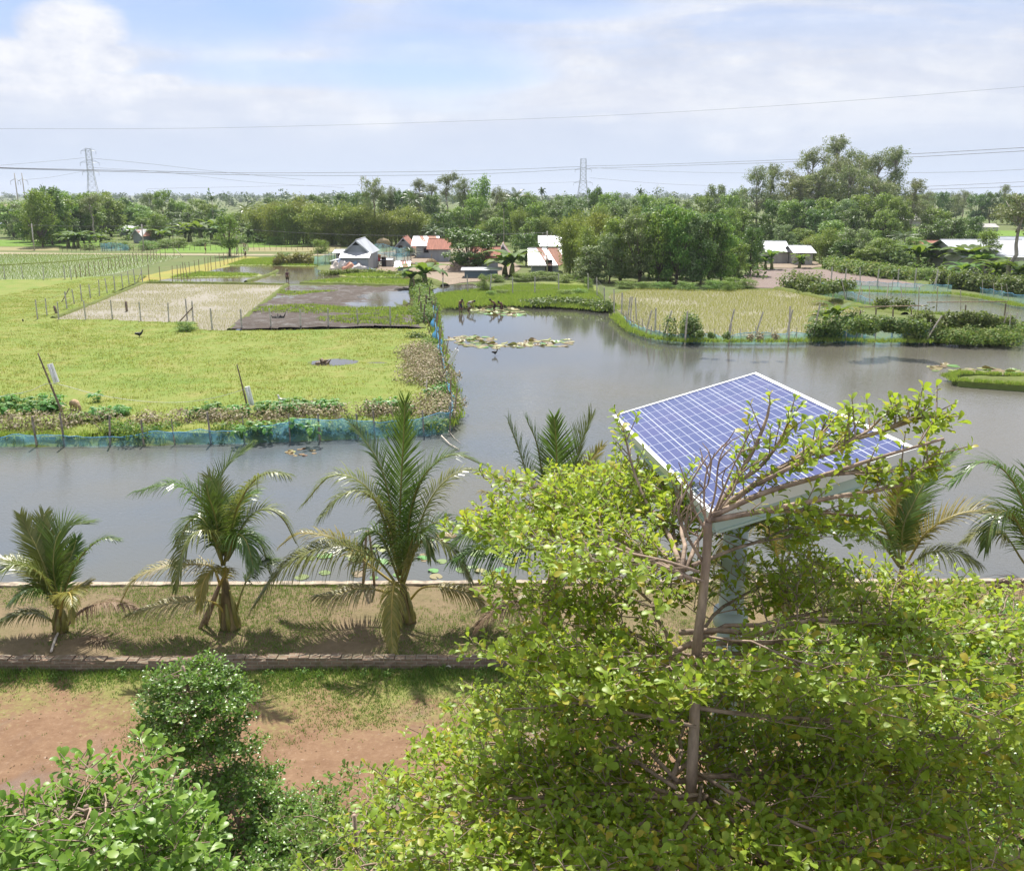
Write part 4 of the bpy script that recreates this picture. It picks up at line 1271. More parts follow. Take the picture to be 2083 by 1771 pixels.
house('white_roofed_house', 376, 412, 470, 455, 446, 7, 'x', 'red and white striped roof among the left banana plants', roof=T_mixed, oh=.4)
house('white_roofed_house', 742, 764, 466, 451, 441, 7, 'x', 'lone pinkish roof peeping out of the bamboo row', roof=T_mixed, oh=.4)
house('white_roofed_house', 1560, 1602, 535, 510, 491, 7, 'x', 'pale house with shining white roof left of the pair by the brown field', wall=T_wallb, oh=.5)
house('white_roofed_house', 1616, 1652, 538, 513, 500, 6, 'x', 'low white-roofed hut right of the pair by the brown field', wall=T_wallb, doors=((.3, .55, 0, 1.8, 'door'),), oh=.5)
house('long_pale_building', 1808, 1900, 460, 446, 434, 10, 'x', 'long pale building with light sheet roof beyond the eucalyptus group', wall=T_wallb, roof=T_wallb, doors=((.08, .2, .8, 2.2, 'window'), (.3, .4, .8, 2.2, 'window'), (.7, .8, 0, 2.2, 'door')), cat='building', oh=.8)
house('tin_house', 1868, 1922, 520, 502, 490, 7, 'x', 'low house with rust-red roof behind the dark bananas', roof=T_rust, oh=.5)
house('big_tin_house', 1955, 2100, 556, 516, 488, 12, 'x', 'big house with broad white sheet roof at the right edge', wall=T_wallb, doors=((.25, .35, .9, 2.0, 'window'),), skirt=(519, 524, 2.0), oh=1.0)
house('white_roofed_house', 2022, 2110, 530, 492, 482, 6, 'x', 'grey-white roof standing behind the big white sheet roof', wall=T_wallb, roof=T_wall, oh=.4)
house('village_house', 1992, 2030, 470, 462, 455, 6, 'x', 'tiny pale house in the hazy trees at far right', wall=T_wallb, roof=T_wallb, oh=.3)


# hay, tarpaulins and other things in the yard
def lathe(mb, c, prof, n=14, jit=.05, mi=0):
    vs, fs = [], []
    for r, z in prof:
        for k in range(n):
            a = 2 * math.pi * k / n
            q = r * random.uniform(1 - jit, 1 + jit)
            vs.append(Vector(c) + Vector((q * math.cos(a), q * math.sin(a), z)))
    for i in range(len(prof) - 1):
        for k in range(n):
            fs.append((i * n + k, i * n + (k + 1) % n, (i + 1) * n + (k + 1) % n, (i + 1) * n + k))
    fs.append(tuple((len(prof) - 1) * n + k for k in range(n)))
    mb.add(vs, fs, mi, True)


def straw_fuzz(p, prof, n, mat, parent):
    r, z = np.array([q[0] for q in prof]), np.array([q[1] for q in prof])
    zz = z[0] + (z[-1] - z[0]) * rng.random(n)
    rr = np.interp(zz, z, r)
    a = rng.random(n) * 2 * np.pi
    P = np.column_stack([rr * np.cos(a), rr * np.sin(a), zz])
    A = unit(np.column_stack([np.cos(a), np.sin(a), -1.2 + 0 * a]) + .5 * rng.normal(size=(n, 3)))
    V, F = leaf_quads(P, A, np.column_stack([np.cos(a), np.sin(a), 0 * a]), .35, .05)
    return link('loose_straw', np_mesh('loose_straw', V, F, mat), parent)


for px, py, top, r, m, lab in ((780, 502, 484, 1.5, M_straw, 'pale domed haystack standing behind the blue yard nets'), (878, 551, 526, .95, M_straw2, 'tall brown haystack in the yard by the mango tree')):
    p = G(px, py, .36)
    h = Dp(px, top, p.y).z - .36
    t = thing('haystack', p, lab, 'haystack')
    prof = [(r * .92, 0), (r, h * .3), (r * 1.02, h * .55), (r * .85, h * .78), (r * .5, h * .93), (r * .12, h)]
    b = MB()
    lathe(b, p, prof, 18, .05)
    b.build('straw_heap', m, t)
    straw_fuzz(p, prof, 900, m, t)
    MB().tube([p + Vector((0, 0, h * .8)), p + Vector((.05, 0, h + .7))], .05, 5).build('centre_pole', M_bamboo, t)
p = G(945, 548, .36)
t = thing('straw_pile', p, 'flattened pile of brownish straw under the mango tree', 'straw pile')
pr = [(3.0, 0), (2.5, .7), (1.6, 1.25), (.6, 1.5)]
b = MB()
lathe(b, p, pr, 18, .12)
b.build('straw_heap', plain('old_straw', (.33, .25, .2), .95, var=.35, scale=3, bump=.8), t)
straw_fuzz(p, pr, 700, M_straw2, t)


def lump(mb, c, r, n=12, m=7, jit=.22, seed=0, mi=0, flat=1.0):
    vs, fs = [], []
    for i in range(m + 1):
        th = math.pi * .5 * i / m
        for k in range(n):
            a = 2 * math.pi * k / n
            d = Vector((math.cos(a) * math.cos(th), math.sin(a) * math.cos(th), math.sin(th)))
            q = 1 + jit * 2 * (mnoise.noise(d * 2.3 + Vector((seed * 3.1, seed, 0))))
            vs.append(Vector(c) + Vector((d.x * r[0] * q, d.y * r[1] * q, d.z * r[2] * q)))
    for i in range(m):
        for k in range(n):
            fs.append((i * n + k, i * n + (k + 1) % n, (i + 1) * n + (k + 1) % n, (i + 1) * n + k))
    mb.add(vs, fs, mi, True)


tarps = [(687, 552, 1.3, 1.3, (.62, .54, .47)), (701, 552.5, 1.2, 1.5, (.66, .60, .56)), (712, 553, 1.5, 1.2, (.62, .30, .19)), (722, 552, 1.2, 1.4, (.22, .38, .52)), (730, 553, 1.5, 1.15, (.62, .57, .55)), (743, 552.5, 1.5, .6, (.36, .44, .55)), (693, 551, .8, 1.7, (.30, .36, .50))]
tob = []
for i, (px, py, r, h, c) in enumerate(tarps):
    p = G(px, py, .36)
    t = MB()
    lump(t, p, (r, r * .8, h), 16, 9, .25, i)
    o = t.build('tarpaulin_bundle', plain('tarpaulin_%s' % ORD[i], c, .6, var=.2, scale=1.5, bump=.6), base=p)
    tag(o, None, 'tarpaulin', 'bundled tarpaulins against the tin barn')
    tob.append(o)
ordinals(tob, 'crumpled tarpaulin bundle in front of the tin barn, {}')

# a cart and its load beside the barn
p = G(767, 540, .36)
t = thing('loaded_cart', p, 'loaded farm cart with brown and red bundles beside the tin barn', 'cart')
MB().box(p + Vector((0, 0, .75)), (2.2, 1.2, .12)).box(p + Vector((0, -.6, .95)), (2.2, .06, .3)).build('bed', M_wood, t)
for sx in (-.75, .75):
    w = MB()
    vs = []
    c = p + Vector((sx, -.68, .42))
    w.tube([c + Vector((math.cos(a) * .4, 0, math.sin(a) * .4)) for a in np.linspace(0, 2 * math.pi, 17)], .05, 5)
    for a in np.linspace(0, math.pi, 4)[:-1]:
        w.tube([c + Vector((math.cos(a) * .4, 0, math.sin(a) * .4)), c - Vector((math.cos(a) * .4, 0, math.sin(a) * .4))], .025, 4)
    w.build('wheel', M_dark, t)
b = MB()
lump(b, p + Vector((-.2, 0, .8)), (1.0, .6, 1.3), 14, 8, .3, 4)
b.build('bundle', plain('brown_cloth', (.25, .13, .06), .9, var=.3), t)
b = MB()
lump(b, p + Vector((.3, -.5, .8)), (.6, .3, .5), 12, 6, .2, 6)
b.build('bundle', plain('red_cloth', (.45, .06, .06), .8), t)


# ------------------------------------------------------------------ fences
def post(mb, p, h, r=.07, lean=(0, 0), n=5, mi=0):
    a = Vector(p) - Vector((0, 0, .25))
    mb.tube([a, Vector(p) + Vector((lean[0] * .5, lean[1] * .5, h * .5)), Vector(p) + Vector((lean[0], lean[1], h))], [r, r * .95, r * .85], n, mi, smooth=False)


M_wire = plain('fence_wire', (.30, .29, .27), .6, .6)


def post_fence(label, posts, h=1.9, mat=None, r=.075, wires=3, group=None, name='post_fence', z=.33, jl=.06, mesh=0):
    pts = [G(x, y, z) for x, y in posts]
    t = thing(name, pts[0], label, 'fence', group)
    tops = []
    for p in pts:
        hh = h * random.uniform(.92, 1.06)
        ln = (random.gauss(0, jl), random.gauss(0, jl))
        post_b = MB()
        post(post_b, p, hh, r * random.uniform(.85, 1.1), ln, 5)
        post_b.build('post', mat or M_conc, t)
        tops.append((p, hh, ln))
    w = MB()
    for k in range(wires):
        f = .25 + .65 * k / max(1, wires - 1)
        for (a, ha, la), (b_, hb, lb) in zip(tops, tops[1:]):
            if (a - b_).length > 12:
                continue
            w.tube([a + Vector((la[0] * f, la[1] * f, ha * f)), (a + b_) / 2 + Vector((0, 0, (ha + hb) * f / 2 - .06)), b_ + Vector((lb[0] * f, lb[1] * f, hb * f))], .008, 3, cap=False)
    if mesh:
        for (a, ha, la), (b_, hb, lb) in zip(tops, tops[1:]):
            k = int((a - b_).length / mesh)
            for i in range(1, k):
                q = a.lerp(b_, i / k)
                w.tube([q, q + Vector((0, 0, ha * .85))], .007, 3, cap=False)
    w.build('wire', M_wire, t)
    return t


def z1(L):   # pixels of the 2075-wide enlargement of 0..700 x 300..700
    return [(x * .33735, 300 + y * .33735) for x, y in L]


post_fence('line of grey concrete posts along the left side of the seedling paddy', z1([(228, 1043), (285, 1025), (405, 975), (450, 950), (495, 933), (547, 917), (600, 900), (648, 882), (695, 870), (742, 852), (780, 835), (815, 822), (860, 812)]), 1.9)
post_fence('row of grey concrete posts along the front of the seedling paddy', z1([(355, 1045), (518, 1047), (680, 1048), (850, 1050), (1018, 1054), (1130, 1042), (1165, 1052)]), 1.95)
post_fence('row of pale concrete posts along the front of the ploughed mud field', [(432, 672), (492, 672), (552, 671), (612, 671), (668, 670), (729, 668), (794, 668)], 1.9)
post_fence('row of thin stakes behind the seedling paddy running to the road', z1([(900, 810), (968, 815), (1040, 812), (1073, 806), (1093, 800), (1110, 795), (1130, 787), (1148, 780), (1180, 768), (1203, 765), (1240, 750), (1255, 745), (1275, 740), (1302, 730), (1330, 720), (1352, 710), (1375, 703), (1400, 694), (1415, 690), (1440, 678), (1460, 668), (1482, 660)]), 2.3, M_bamboo, .05, 2, jl=.1)
post_fence('row of grey posts in front of the pale paddy at left', z1([(-90, 790), (30, 795), (140, 795), (265, 800), (393, 802), (432, 805)]), 2.0)
post_fence('long row of stakes along the right side of the pale paddy', z1([(465, 797), (490, 790), (517, 783), (540, 775), (575, 770), (605, 765), (628, 757), (655, 745), (678, 740), (700, 738), (725, 730), (745, 723), (768, 720), (785, 712), (812, 708), (830, 700), (860, 700), (890, 692), (910, 688), (930, 683), (945, 680), (970, 672), (998, 668), (1050, 655)]), 2.1, M_bamboo, .055, 2, jl=.1)
post_fence('rough fence of thin sticks along the far edge of the dirt road', [(x, 511 + (x % 3) * .3) for x in range(128, 300, 9)], 1.3, M_wood, .05, 2, jl=.1)
post_fence('rough fence of thin sticks along the green plots right of the road', [(x, 509 + (x % 5) * .2) for x in range(330, 700, 11)], 1.3, M_wood, .045, 2, jl=.12)
z2 = lambda L: [(600 + x * .33735, 300 + y * .33735) for x, y in L]
post_fence('row of white concrete posts with wire mesh on the far bank', z2([(893, 885), (1043, 878), (1175, 875), (1313, 888), (1445, 888), (1590, 870)]), 2.1, M_conc, .085, 3, mesh=.35)
post_fence('leaning grey posts along the left edge of the spit', z2([(1768, 870), (1822, 905), (1868, 960), (1925, 990), (1968, 1000), (2005, 1040), (2060, 1050)]) + [(1333, 676)], 2.2, M_conc, .085, 3, mesh=.4, jl=.12)
post_fence('crooked stakes between the mud field and the pond net', [(766 + 95, 662), (858, 655), (850, 640), (868, 640), (874, 624), (856, 620), (846, 600), (862, 590)], 2.0, M_wood, .08, 1, jl=.2)
post_fence('leaning bamboo poles along the back edge of the spit', [(1668, 603), (1693, 607), (1722, 614), (1742, 620), (1770, 626), (1800, 629), (1836, 631), (1868, 633), (1905, 636), (1955, 640)], 2.6, M_stick, .06, 1, jl=.5)
post_fence('row of posts strung with dry creeper behind the green net', [(1690, 578), (1718, 580), (1750, 582), (1784, 583), (1826, 584), (1860, 586), (1902, 588)], 2.4, M_conc, .09, 3, jl=.12)
# single props and sticks
for x, y, xt, yt, Yo, lab, m, r in ((360, 655, 392, 625, 0, 'dark bamboo prop leaning across the front paddy posts', M_wood, .06), (278, 573, 288, 551, 0, 'pale stick propped against the end of the paddy posts', M_stick, .06), (121, 618, 141, 586, 0, 'dark diagonal prop in the left paddy fence', M_wood, .05), (374, 523, 355, 505, 0, 'bamboo pole propped over the road fence', M_stick, .06),
                                  (116, 640, 110, 622, 0, 'short dark stump post at the corner of the seedling paddy', M_wood, .14), (258, 634, 256, 613, 0, 'stout broken post standing in the seedling paddy', M_wood, .13), (48, 657, 46, 649, 0, 'short black stump in the meadow', M_dark, .07)):
    a = G(x, y, .33)
    b = MB()
    b.tube([a - Vector((0, 0, .2)), Dp(xt, yt, a.y + Yo)], r, 6)
    tag(b.build('wooden_prop', m, base=a), lab, 'post')


# --- blue nets
def net_mat(name, col, dens):
    m, nt = new_mat(name)
    v = wpos(nt)
    f = noise(nt, v, 1.1, 6, .6, .5)
    d = nd(nt, 'ShaderNodeMapRange', {'Value': f, 'From Min': .3, 'From Max': .7, 'To Min': dens - .22, 'To Max': dens + .22}).outputs[0]
    c = ramp(nt, noise(nt, v, .5, 3), [(.35, col), (.65, tuple(min(1, x * 1.5 + .03) for x in col))])
    df = nd(nt, 'ShaderNodeBsdfDiffuse', {'Color': c})
    tl = nd(nt, 'ShaderNodeBsdfTranslucent', {'Color': c})
    mx1 = nd(nt, 'ShaderNodeMixShader', {0: .45, 1: df.outputs[0], 2: tl.outputs[0]})
    tr = nd(nt, 'ShaderNodeBsdfTransparent', {'Color': (.93, .97, .98)})
    finish(nt, nd(nt, 'ShaderNodeMixShader', {0: d, 1: tr.outputs[0], 2: mx1.outputs[0]}).outputs[0])
    return m


N_blue = net_mat('blue_net', (.15, .37, .50), .27)
N_dense = net_mat('deep_blue_net', (.10, .33, .60), .68)
N_green = net_mat('sea_green_net', (.22, .40, .42), .42)
M_rope = plain('blue_rope', (.10, .36, .62), .6)


M_netpost = plain('net_stake', (.30, .255, .21), .85, var=.35, scale=4)


def net_fence(label, base, hs, mat, posts, ph=1.3, z=.05, lean=0, name='net_fence', bulge=.18, prad=.045, plean=.15, pm=None, sag=.12):
    pts = catmull([G(x, y + (.5 if z < .2 else 0), z - .05) for x, y in base], 8)
    cum = [0]
    for a, b in zip(pts, pts[1:]):
        cum.append(cum[-1] + (b - a).length)
    L = cum[-1]
    t = thing(name, pts[0], label, 'net fence')

    def at(s):
        s = max(0, min(L, s))
        for i in range(len(pts) - 1):
            if cum[i + 1] >= s:
                k = (s - cum[i]) / max(1e-6, cum[i + 1] - cum[i])
                return pts[i].lerp(pts[i + 1], k), (pts[i + 1] - pts[i]).normalized()
        return pts[-1], (pts[-1] - pts[-2]).normalized()
    m = MB()
    n = max(8, int(L / .35))
    vs, fs, topl = [], [], []
    rows = 5
    for i in range(n + 1):
        s = L * i / n
        p, tg = at(s)
        sd = Vector((-tg.y, tg.x, 0))
        f = i / n * (len(hs) - 1)
        j = min(len(hs) - 2, int(f))
        h = hs[j] + (hs[j + 1] - hs[j]) * (f - j) - sag * abs(math.sin(s * 1.35)) + .03 * random.gauss(0, 1)
        for k in range(rows):
            q = k / (rows - 1)
            off = bulge * math.sin(math.pi * q) * math.sin(s * .9 + 1) + .04 * random.gauss(0, 1) + lean * q
            v = p + sd * off + Vector((0, 0, -.15 + (h + .15) * q))
            vs.append(v)
        topl.append(vs[-1])
    for i in range(n):
        for k in range(rows - 1):
            fs.append((i * rows + k, (i + 1) * rows + k, (i + 1) * rows + k + 1, i * rows + k + 1))
    m.add(vs, fs, 0, True)
    m.build('net', mat, t)
    r = MB()
    r.tube(topl, .018, 4)
    r.build('top_rope', M_rope, t)
    for i in range(posts):
        s = L * (i + .5) / posts + random.uniform(-.3, .3) * L / posts
        p, tg = at(s)
        b = MB()
        sd = Vector((-tg.y, tg.x, 0)) * .07
        post(b, p + sd - Vector((0, 0, .3)), ph * random.uniform(.85, 1.25) + .3, prad * random.uniform(.7, 1.3), (random.gauss(0, plean), random.gauss(0, plean)), 5)
        b.build('post', pm or M_netpost, t)
    return t


net_fence('pale blue net fence along the near shore of the meadow', [(-300, 926), (-100, 915), (0, 909), (100, 908), (200, 907), (300, 906), (400, 904), (500, 901), (600, 898), (700, 894), (800, 889), (870, 886), (912, 881), (922, 872)], [.7, .62, .6, .55, .72, .6, .52, .72, .8, .78, 1.0, 1.25, 1.1, .85, 1.15, 1.2], N_blue, 17, 1.45, plean=.1)
net_fence('crumpled deep blue net along the channel side of the meadow', [(923, 866), (919, 845), (911, 800), (904, 760), (893, 715), (886, 680), (882, 650), (886, 634)], [1.1, .9, .8, .8, 1.0, 1.2, 1.0, 1.3, 1.3, .9], N_dense, 34, 1.7, plean=.3, bulge=.4, pm=M_bamboo)
net_fence('blue and green net edging the front of the spit', [(1270, 662), (1288, 675), (1312, 686), (1346, 694), (1393, 698), (1484, 699), (1570, 699), (1639, 698), (1711, 696), (1760, 697)], [.8, .8, .75, .8, .85, .8, .75, .9, .7, 1.1, .9, 1.0, .8, 1.0, .9], N_green, 22, 1.3, plean=.12, pm=M_stick)
net_fence('bright blue net at the right end of the spit', [(1712, 697), (1781, 699), (1850, 699), (1903, 699)], [1.0, 1.5, 1.3, 1.5, 1.2, .9, 1.6], N_blue, 7, 1.7, plean=.15, pm=M_stick)
net_fence('scrap of blue net on poles at the tip of the spit', [(2050, 697), (2060, 688)], [1.4, 1.5], N_blue, 3, 2.2, pm=M_stick)
net_fence('sea green net edging the back of the small pool', [(1700, 593), (1760, 595), (1809, 597), (1880, 599), (1934, 601)], [1.5, 1.5, 1.4, 1.3, 1.4], N_green, 9, 1.7, pm=M_stick)
net_fence('faded blue net below the creeper on the back of the spit', [(1668, 603), (1693, 606), (1722, 613), (1745, 620), (1775, 626)], [1.6, 1.4, 1.3, 1.1, .9], N_blue, 5, 1.4, z=.3, pm=M_stick)
net_fence('blue net with leaning poles along the right bank', [(1990, 606), (2020, 612), (2048, 618), (2083, 626), (2200, 634)], [1.3, 1.3, 1.4, 1.4, 1.3], N_green, 8, 1.9, plean=.7, pm=M_stick)
net_fence('blue net round the farmyard beside the tin barn', [(757, 541), (775, 539), (795, 536), (812, 540), (835, 536)], [2.2, 1.9, 2.0, 2.0, 2.2], N_green, 7, 2.3, z=.36)
net_fence('blue net behind the farmyard near the haystack', [(755, 519), (775, 517), (790, 520), (815, 524), (830, 520)], [2.0, 2.2, 1.9, 1.8, 2.0], N_green, 7, 2.3, z=.36)
net_fence('blue net left of the tin barn around a vegetable plot', [(640, 541), (655, 540), (668, 538), (684, 534)], [1.5, 1.7, 1.9, 2.1], N_green, 5, 2.2, z=.33)
net_fence('faded blue net round a plot by the dirt road', [(206, 512), (225, 511), (245, 510), (262, 511)], [1.7, 1.8, 1.6, 1.2], N_blue, 5, 1.8, z=.33)

# --- creeper on the nets and dry creeper heaped on the meadow bank
L_dry = leaf_mat('withered_creeper', [(.26, .20, .13), (.44, .37, .26), (.56, .49, .37), (.20, .15, .09), (.28, .28, .11), (.48, .42, .30), (.15, .19, .05)], (.35, .30, .15), .2, .8, .2, 0)
L_vine = leaf_mat('creeper_leaves', [(.05, .10, .018), (.085, .15, .028), (.13, .19, .04), (.18, .21, .06)], (.28, .38, .05), .36, .5)
L_taro = leaf_mat('taro_leaves', [(.06, .19, .025), (.10, .26, .035), (.15, .32, .06)], (.25, .45, .05), .35, .4, .5)
L_weed = leaf_mat('bank_weeds', [(.07, .15, .02), (.11, .20, .03), (.17, .25, .05), (.24, .26, .07)], (.3, .42, .06), .35, .6)


def hedge(name, label, cat, path, mat, width, height, dens, size, z=.33, mat2=None, hvar=.35, step=.6, group=None):
    """creeper over a line: humps of leaves along a path, dry twigs inside"""
    pts = densify(pxs(path, z), step, .1, False)
    cl = []
    for i, p in enumerate(pts):
        for k in range(2):
            h = height * random.uniform(1 - hvar, 1 + hvar * .7)
            r = width * random.uniform(.4, .62)
            cl.append(((p.x + random.gauss(0, width * .25), p.y + random.gauss(0, width * .25), z + h * .42), (r, r, h * .58)))
    V, F = cloud(cl, int(dens * 1.5), size, .6, .8, .55)
    V[:, 2] = np.maximum(V[:, 2], z - .2)
    t = thing(name, pts[0], label, cat, group)
    o = np.array(tuple(pts[0]))
    link('foliage', np_mesh(name + '_foliage', V - o, F, mat), t)
    b = MB()
    for i in range(0, len(pts) - 1, 2):
        b.tube([pts[i] + Vector((random.gauss(0, .2), random.gauss(0, .2), .05)), pts[i] + Vector((random.gauss(0, .3), random.gauss(0, .3), height * .9))], .02, 4)
    b.build('stems', M_wood, t)
    return t


hedge('withered_creeper', 'heap of withered brown creeper on the bank at far left', 'creeper', [(-60, 884), (0, 879), (60, 875), (120, 872)], L_dry, 1.3, .95, 85, .15)
hedge('withered_creeper', 'heap of withered brown creeper just right of the left lamp pole', 'creeper', [(145, 870), (180, 868), (205, 869)], L_dry, 1.3, 1.0, 90, .15)
hedge('withered_creeper', 'long heap of withered brown creeper in front of the taro bed', 'creeper', [(270, 868), (330, 868), (400, 860), (470, 864), (540, 860), (620, 856), (700, 852), (780, 850), (850, 846)], L_dry, 1.3, .85, 85, .15)
hedge('withered_creeper', 'tall withered brown creeper heap along the channel bank', 'creeper', [(858, 718), (862, 735), (862, 755), (866, 775), (872, 790)], L_dry, 2.2, .95, 190, .15)
hedge('withered_creeper', 'withered brown creeper heap at the corner of the meadow', 'creeper', [(880, 828), (885, 840), (892, 850), (880, 856)], L_dry, 2.0, .9, 190, .15)
hedge('green_creeper', 'green creeper among the withered heaps behind the blue net', 'creeper', [(210, 884), (280, 884), (340, 880)], L_weed, 1.4, .7, 90, .16)
hedge('bank_weed', 'low green weeds behind the blue net below the long creeper heap', 'weeds', [(450, 885), (520, 881), (600, 878), (700, 874), (800, 870), (880, 868)], L_weed, 1.2, .6, 80, .16)
hedge('bank_weed', 'strip of green weeds between dry creeper and the channel net', 'weeds', [(905, 850), (898, 810), (890, 775), (880, 730), (872, 700)], L_weed, .9, .5, 80, .16)
hedge('bank_weed', 'tall rank weeds on the bund beside the mud field', 'weeds', [(866, 660), (862, 640), (870, 625), (858, 605), (850, 588), (865, 583)], L_weed, 1.5, 1.2, 90, .22)
hedge('bank_weed', 'small brown tangle at the top of the channel bank', 'weeds', [(838, 690), (860, 688)], L_vine, 1.2, .6, 110, .16)
hedge('bank_weed', 'dark green weeds along the pond edge of the far bank', 'weeds', [(1085, 618), (1120, 617), (1160, 619), (1200, 621), (1230, 627)], L_vine, 2.2, .7, 110, .3)
hedge('creeper_hedge', 'green creeper mound on netting at the left of the spit', 'creeper', [(1372, 690), (1400, 688), (1420, 686)], L_vine, 1.5, 1.9, 230, .2)
hedge('creeper_hedge', 'creeper trailing along a wire left of the middle of the spit', 'creeper', [(1425, 684), (1450, 685), (1478, 687)], L_vine, .5, .4, 60, .18, z=1.55)
hedge('creeper_hedge', 'tuft of dry creeper hung on poles at mid spit', 'creeper', [(1525, 690), (1545, 689), (1575, 689)], L_dry, .5, .5, 50, .16, z=1.55)
hedge('creeper_hedge', 'brown and green creeper wall by the young banana on the spit', 'creeper', [(1662, 690), (1690, 688), (1715, 686), (1738, 682)], L_vine, 1.3, 1.9, 200, .2)
hedge('creeper_hedge', 'high arch of dense green creeper on the spit trellis', 'creeper', [(1742, 676), (1760, 672), (1790, 670), (1830, 672), (1868, 676)], L_vine, 1.2, .95, 170, .22, z=2.0)
hedge('creeper_hedge', 'bushy green creeper spilling down the front of the trellis', 'creeper', [(1850, 690), (1875, 688), (1898, 690)], L_vine, 1.6, 2.3, 300, .22)
hedge('creeper_hedge', 'long dense creeper hedge at the right end of the spit', 'creeper', [(1880, 664), (1920, 664), (1960, 663), (2000, 662), (2042, 662)], L_vine, 1.2, 1.1, 180, .22, z=1.3)
hedge('creeper_hedge', 'rough grass and creeper bank at the tip of the spit', 'creeper', [(1905, 694), (1940, 695), (1980, 695), (2015, 694), (2042, 690), (2045, 675)], L_weed, 2.2, 1.15, 260, .2)
hedge('creeper_hedge', 'creeper mound at the back corner of the spit paddy', 'creeper', [(1615, 588), (1640, 592), (1665, 596)], L_vine, 3.0, 2.0, 210, .32)
hedge('creeper_hedge', 'creeper trailing over the poles at the back of the spit', 'creeper', [(1662, 596), (1690, 590), (1720, 586)], L_vine, 1.4, 1.0, 90, .3, z=1.6)
hedge('creeper_hedge', 'patch of creeper on the leaning poles above the pool', 'creeper', [(1785, 624), (1805, 626), (1840, 629)], L_vine, 1.2, .9, 90, .25, z=1.5)
hedge('creeper_hedge', 'long creeper-covered bank right of the brown field', 'creeper', [(1700, 546), (1740, 553), (1780, 560), (1810, 566)], L_weed, 3.5, 1.6, 190, .4)
hedge('creeper_hedge', 'brown creeper hanging on the fence before the big tin house', 'creeper', [(1900, 578), (1930, 582), (1965, 588), (1990, 592), (2030, 596), (2083, 604)], L_vine, 1.8, 2.2, 170, .32)
hedge('hedge', 'yellowish leafy hedge left of the tin barn', 'hedge', [(566, 539), (590, 538), (615, 538), (637, 538)], leaf_mat('yellow_hedge_leaves', [(.14, .15, .03), (.22, .21, .045), (.28, .26, .07)], (.4, .4, .08), .35), 1.6, 1.9, 160, .3)
hedge('bank_weed', 'bright weeds on the bank behind the farm pool', 'weeds', [(660, 560), (700, 557), (745, 556), (780, 560), (830, 562)], L_weed, 1.2, .7, 60, .25)
hedge('bank_weed', 'green grass hummock in the farm pool', 'weeds', [(750, 570), (775, 570), (800, 570)], L_weed, 1.8, .45, 100, .25)
# hanging stems under the trellis and its rails
t = thing('creeper_trellis', G(1790, 680), 'pole trellis with hanging dry stems on the spit', 'trellis')
for x, y in ((1742, 690), (1778, 684), (1815, 686), (1850, 688), (1885, 680), (1960, 676), (2040, 672)):
    b = MB()
    post(b, G(x, y), 2.4, .07, (random.gauss(0, .2), random.gauss(0, .2)))
    b.build('post', M_wood, t)
b = MB()
for x in range(1750, 1880, 5):
    a = Dp(x + random.uniform(-2, 2), 668, G(x, 676).y)
    b.tube([a, a + Vector((random.gauss(0, .15), random.gauss(0, .1), -random.uniform(.6, 1.7)))], .03, 4)
b.build('hanging_stems', M_wood, t)
b = MB()
for a, c in (((1742, 676), (1880, 672)), ((1880, 664), (2042, 662))):
    b.tube([G(*a) + Vector((0, 0, 2.2)), G(*c) + Vector((0, 0, 2.2))], .05, 5)
b.build('rail', M_bamboo, t)
tree('banana', 1702, 682, 615, 62, 'young banana plant growing out of the creeper on the spit')
tree('banana', 1664, 690, 660, 34, 'small banana shoot at the left end of the creeper wall')
for i, (x, y, h, ln) in enumerate(((1281, 660, 2.6, .15), (1312, 683, 2.2, .5), (1347, 690, 2.4, .7), (1393, 697, 2.6, .1), (1478, 692, 2.6, .5), (1483, 697, 1.6, .1), (1534, 690, 2.3, .6), (1598, 690, 2.5, .4), (1604, 697, 3.0, -.1), (1652, 692, 3.0, .4), (1880, 696, 2.2, 1.2), (2030, 690, 2.3, .5))):
    p = G(x, y, .2)
    b = MB()
    post(b, p, h, .075, (ln, 0), 6)
    o = tag(b.build('leaning_post', M_stick, base=p), None, 'post', 'pale posts along the front of the spit')
    o['label'] = 'pale leaning post, %s from left along the front of the spit' % ORD[i]

# --- taro beds behind the creeper
def taro(seed):
    random.seed(seed)
    b = MB()
    for k in range(13):
        a, q = random.uniform(0, 6.28), random.uniform(.05, .45)
        d = Vector((math.cos(a), math.sin(a), 0))
        h = random.uniform(.35, .85)
        o, e = d * q * .3, d * q + Vector((0, 0, h))
        b.tube([o, (o + e) / 2 + d * .02, e], .014, 4)
        s = Vector((-d.y, d.x, 0))
        L = random.uniform(.22, .42)
        tip = e + d * L * .8 - Vector((0, 0, L * .55))
        b.add([e - d * L * .28 + s * L * .30, e, e - d * L * .28 - s * L * .30, e + d * L * .25 - s * L * .40 - Vector((0, 0, .1 * L)), tip, e + d * L * .25 + s * L * .40 - Vector((0, 0, .1 * L)), e + d * L * .3],
              [(0, 1, 6, 5), (1, 2, 3, 6), (6, 3, 4), (5, 6, 4)])
    return mesh_from(b, 'taro_plant', L_taro)


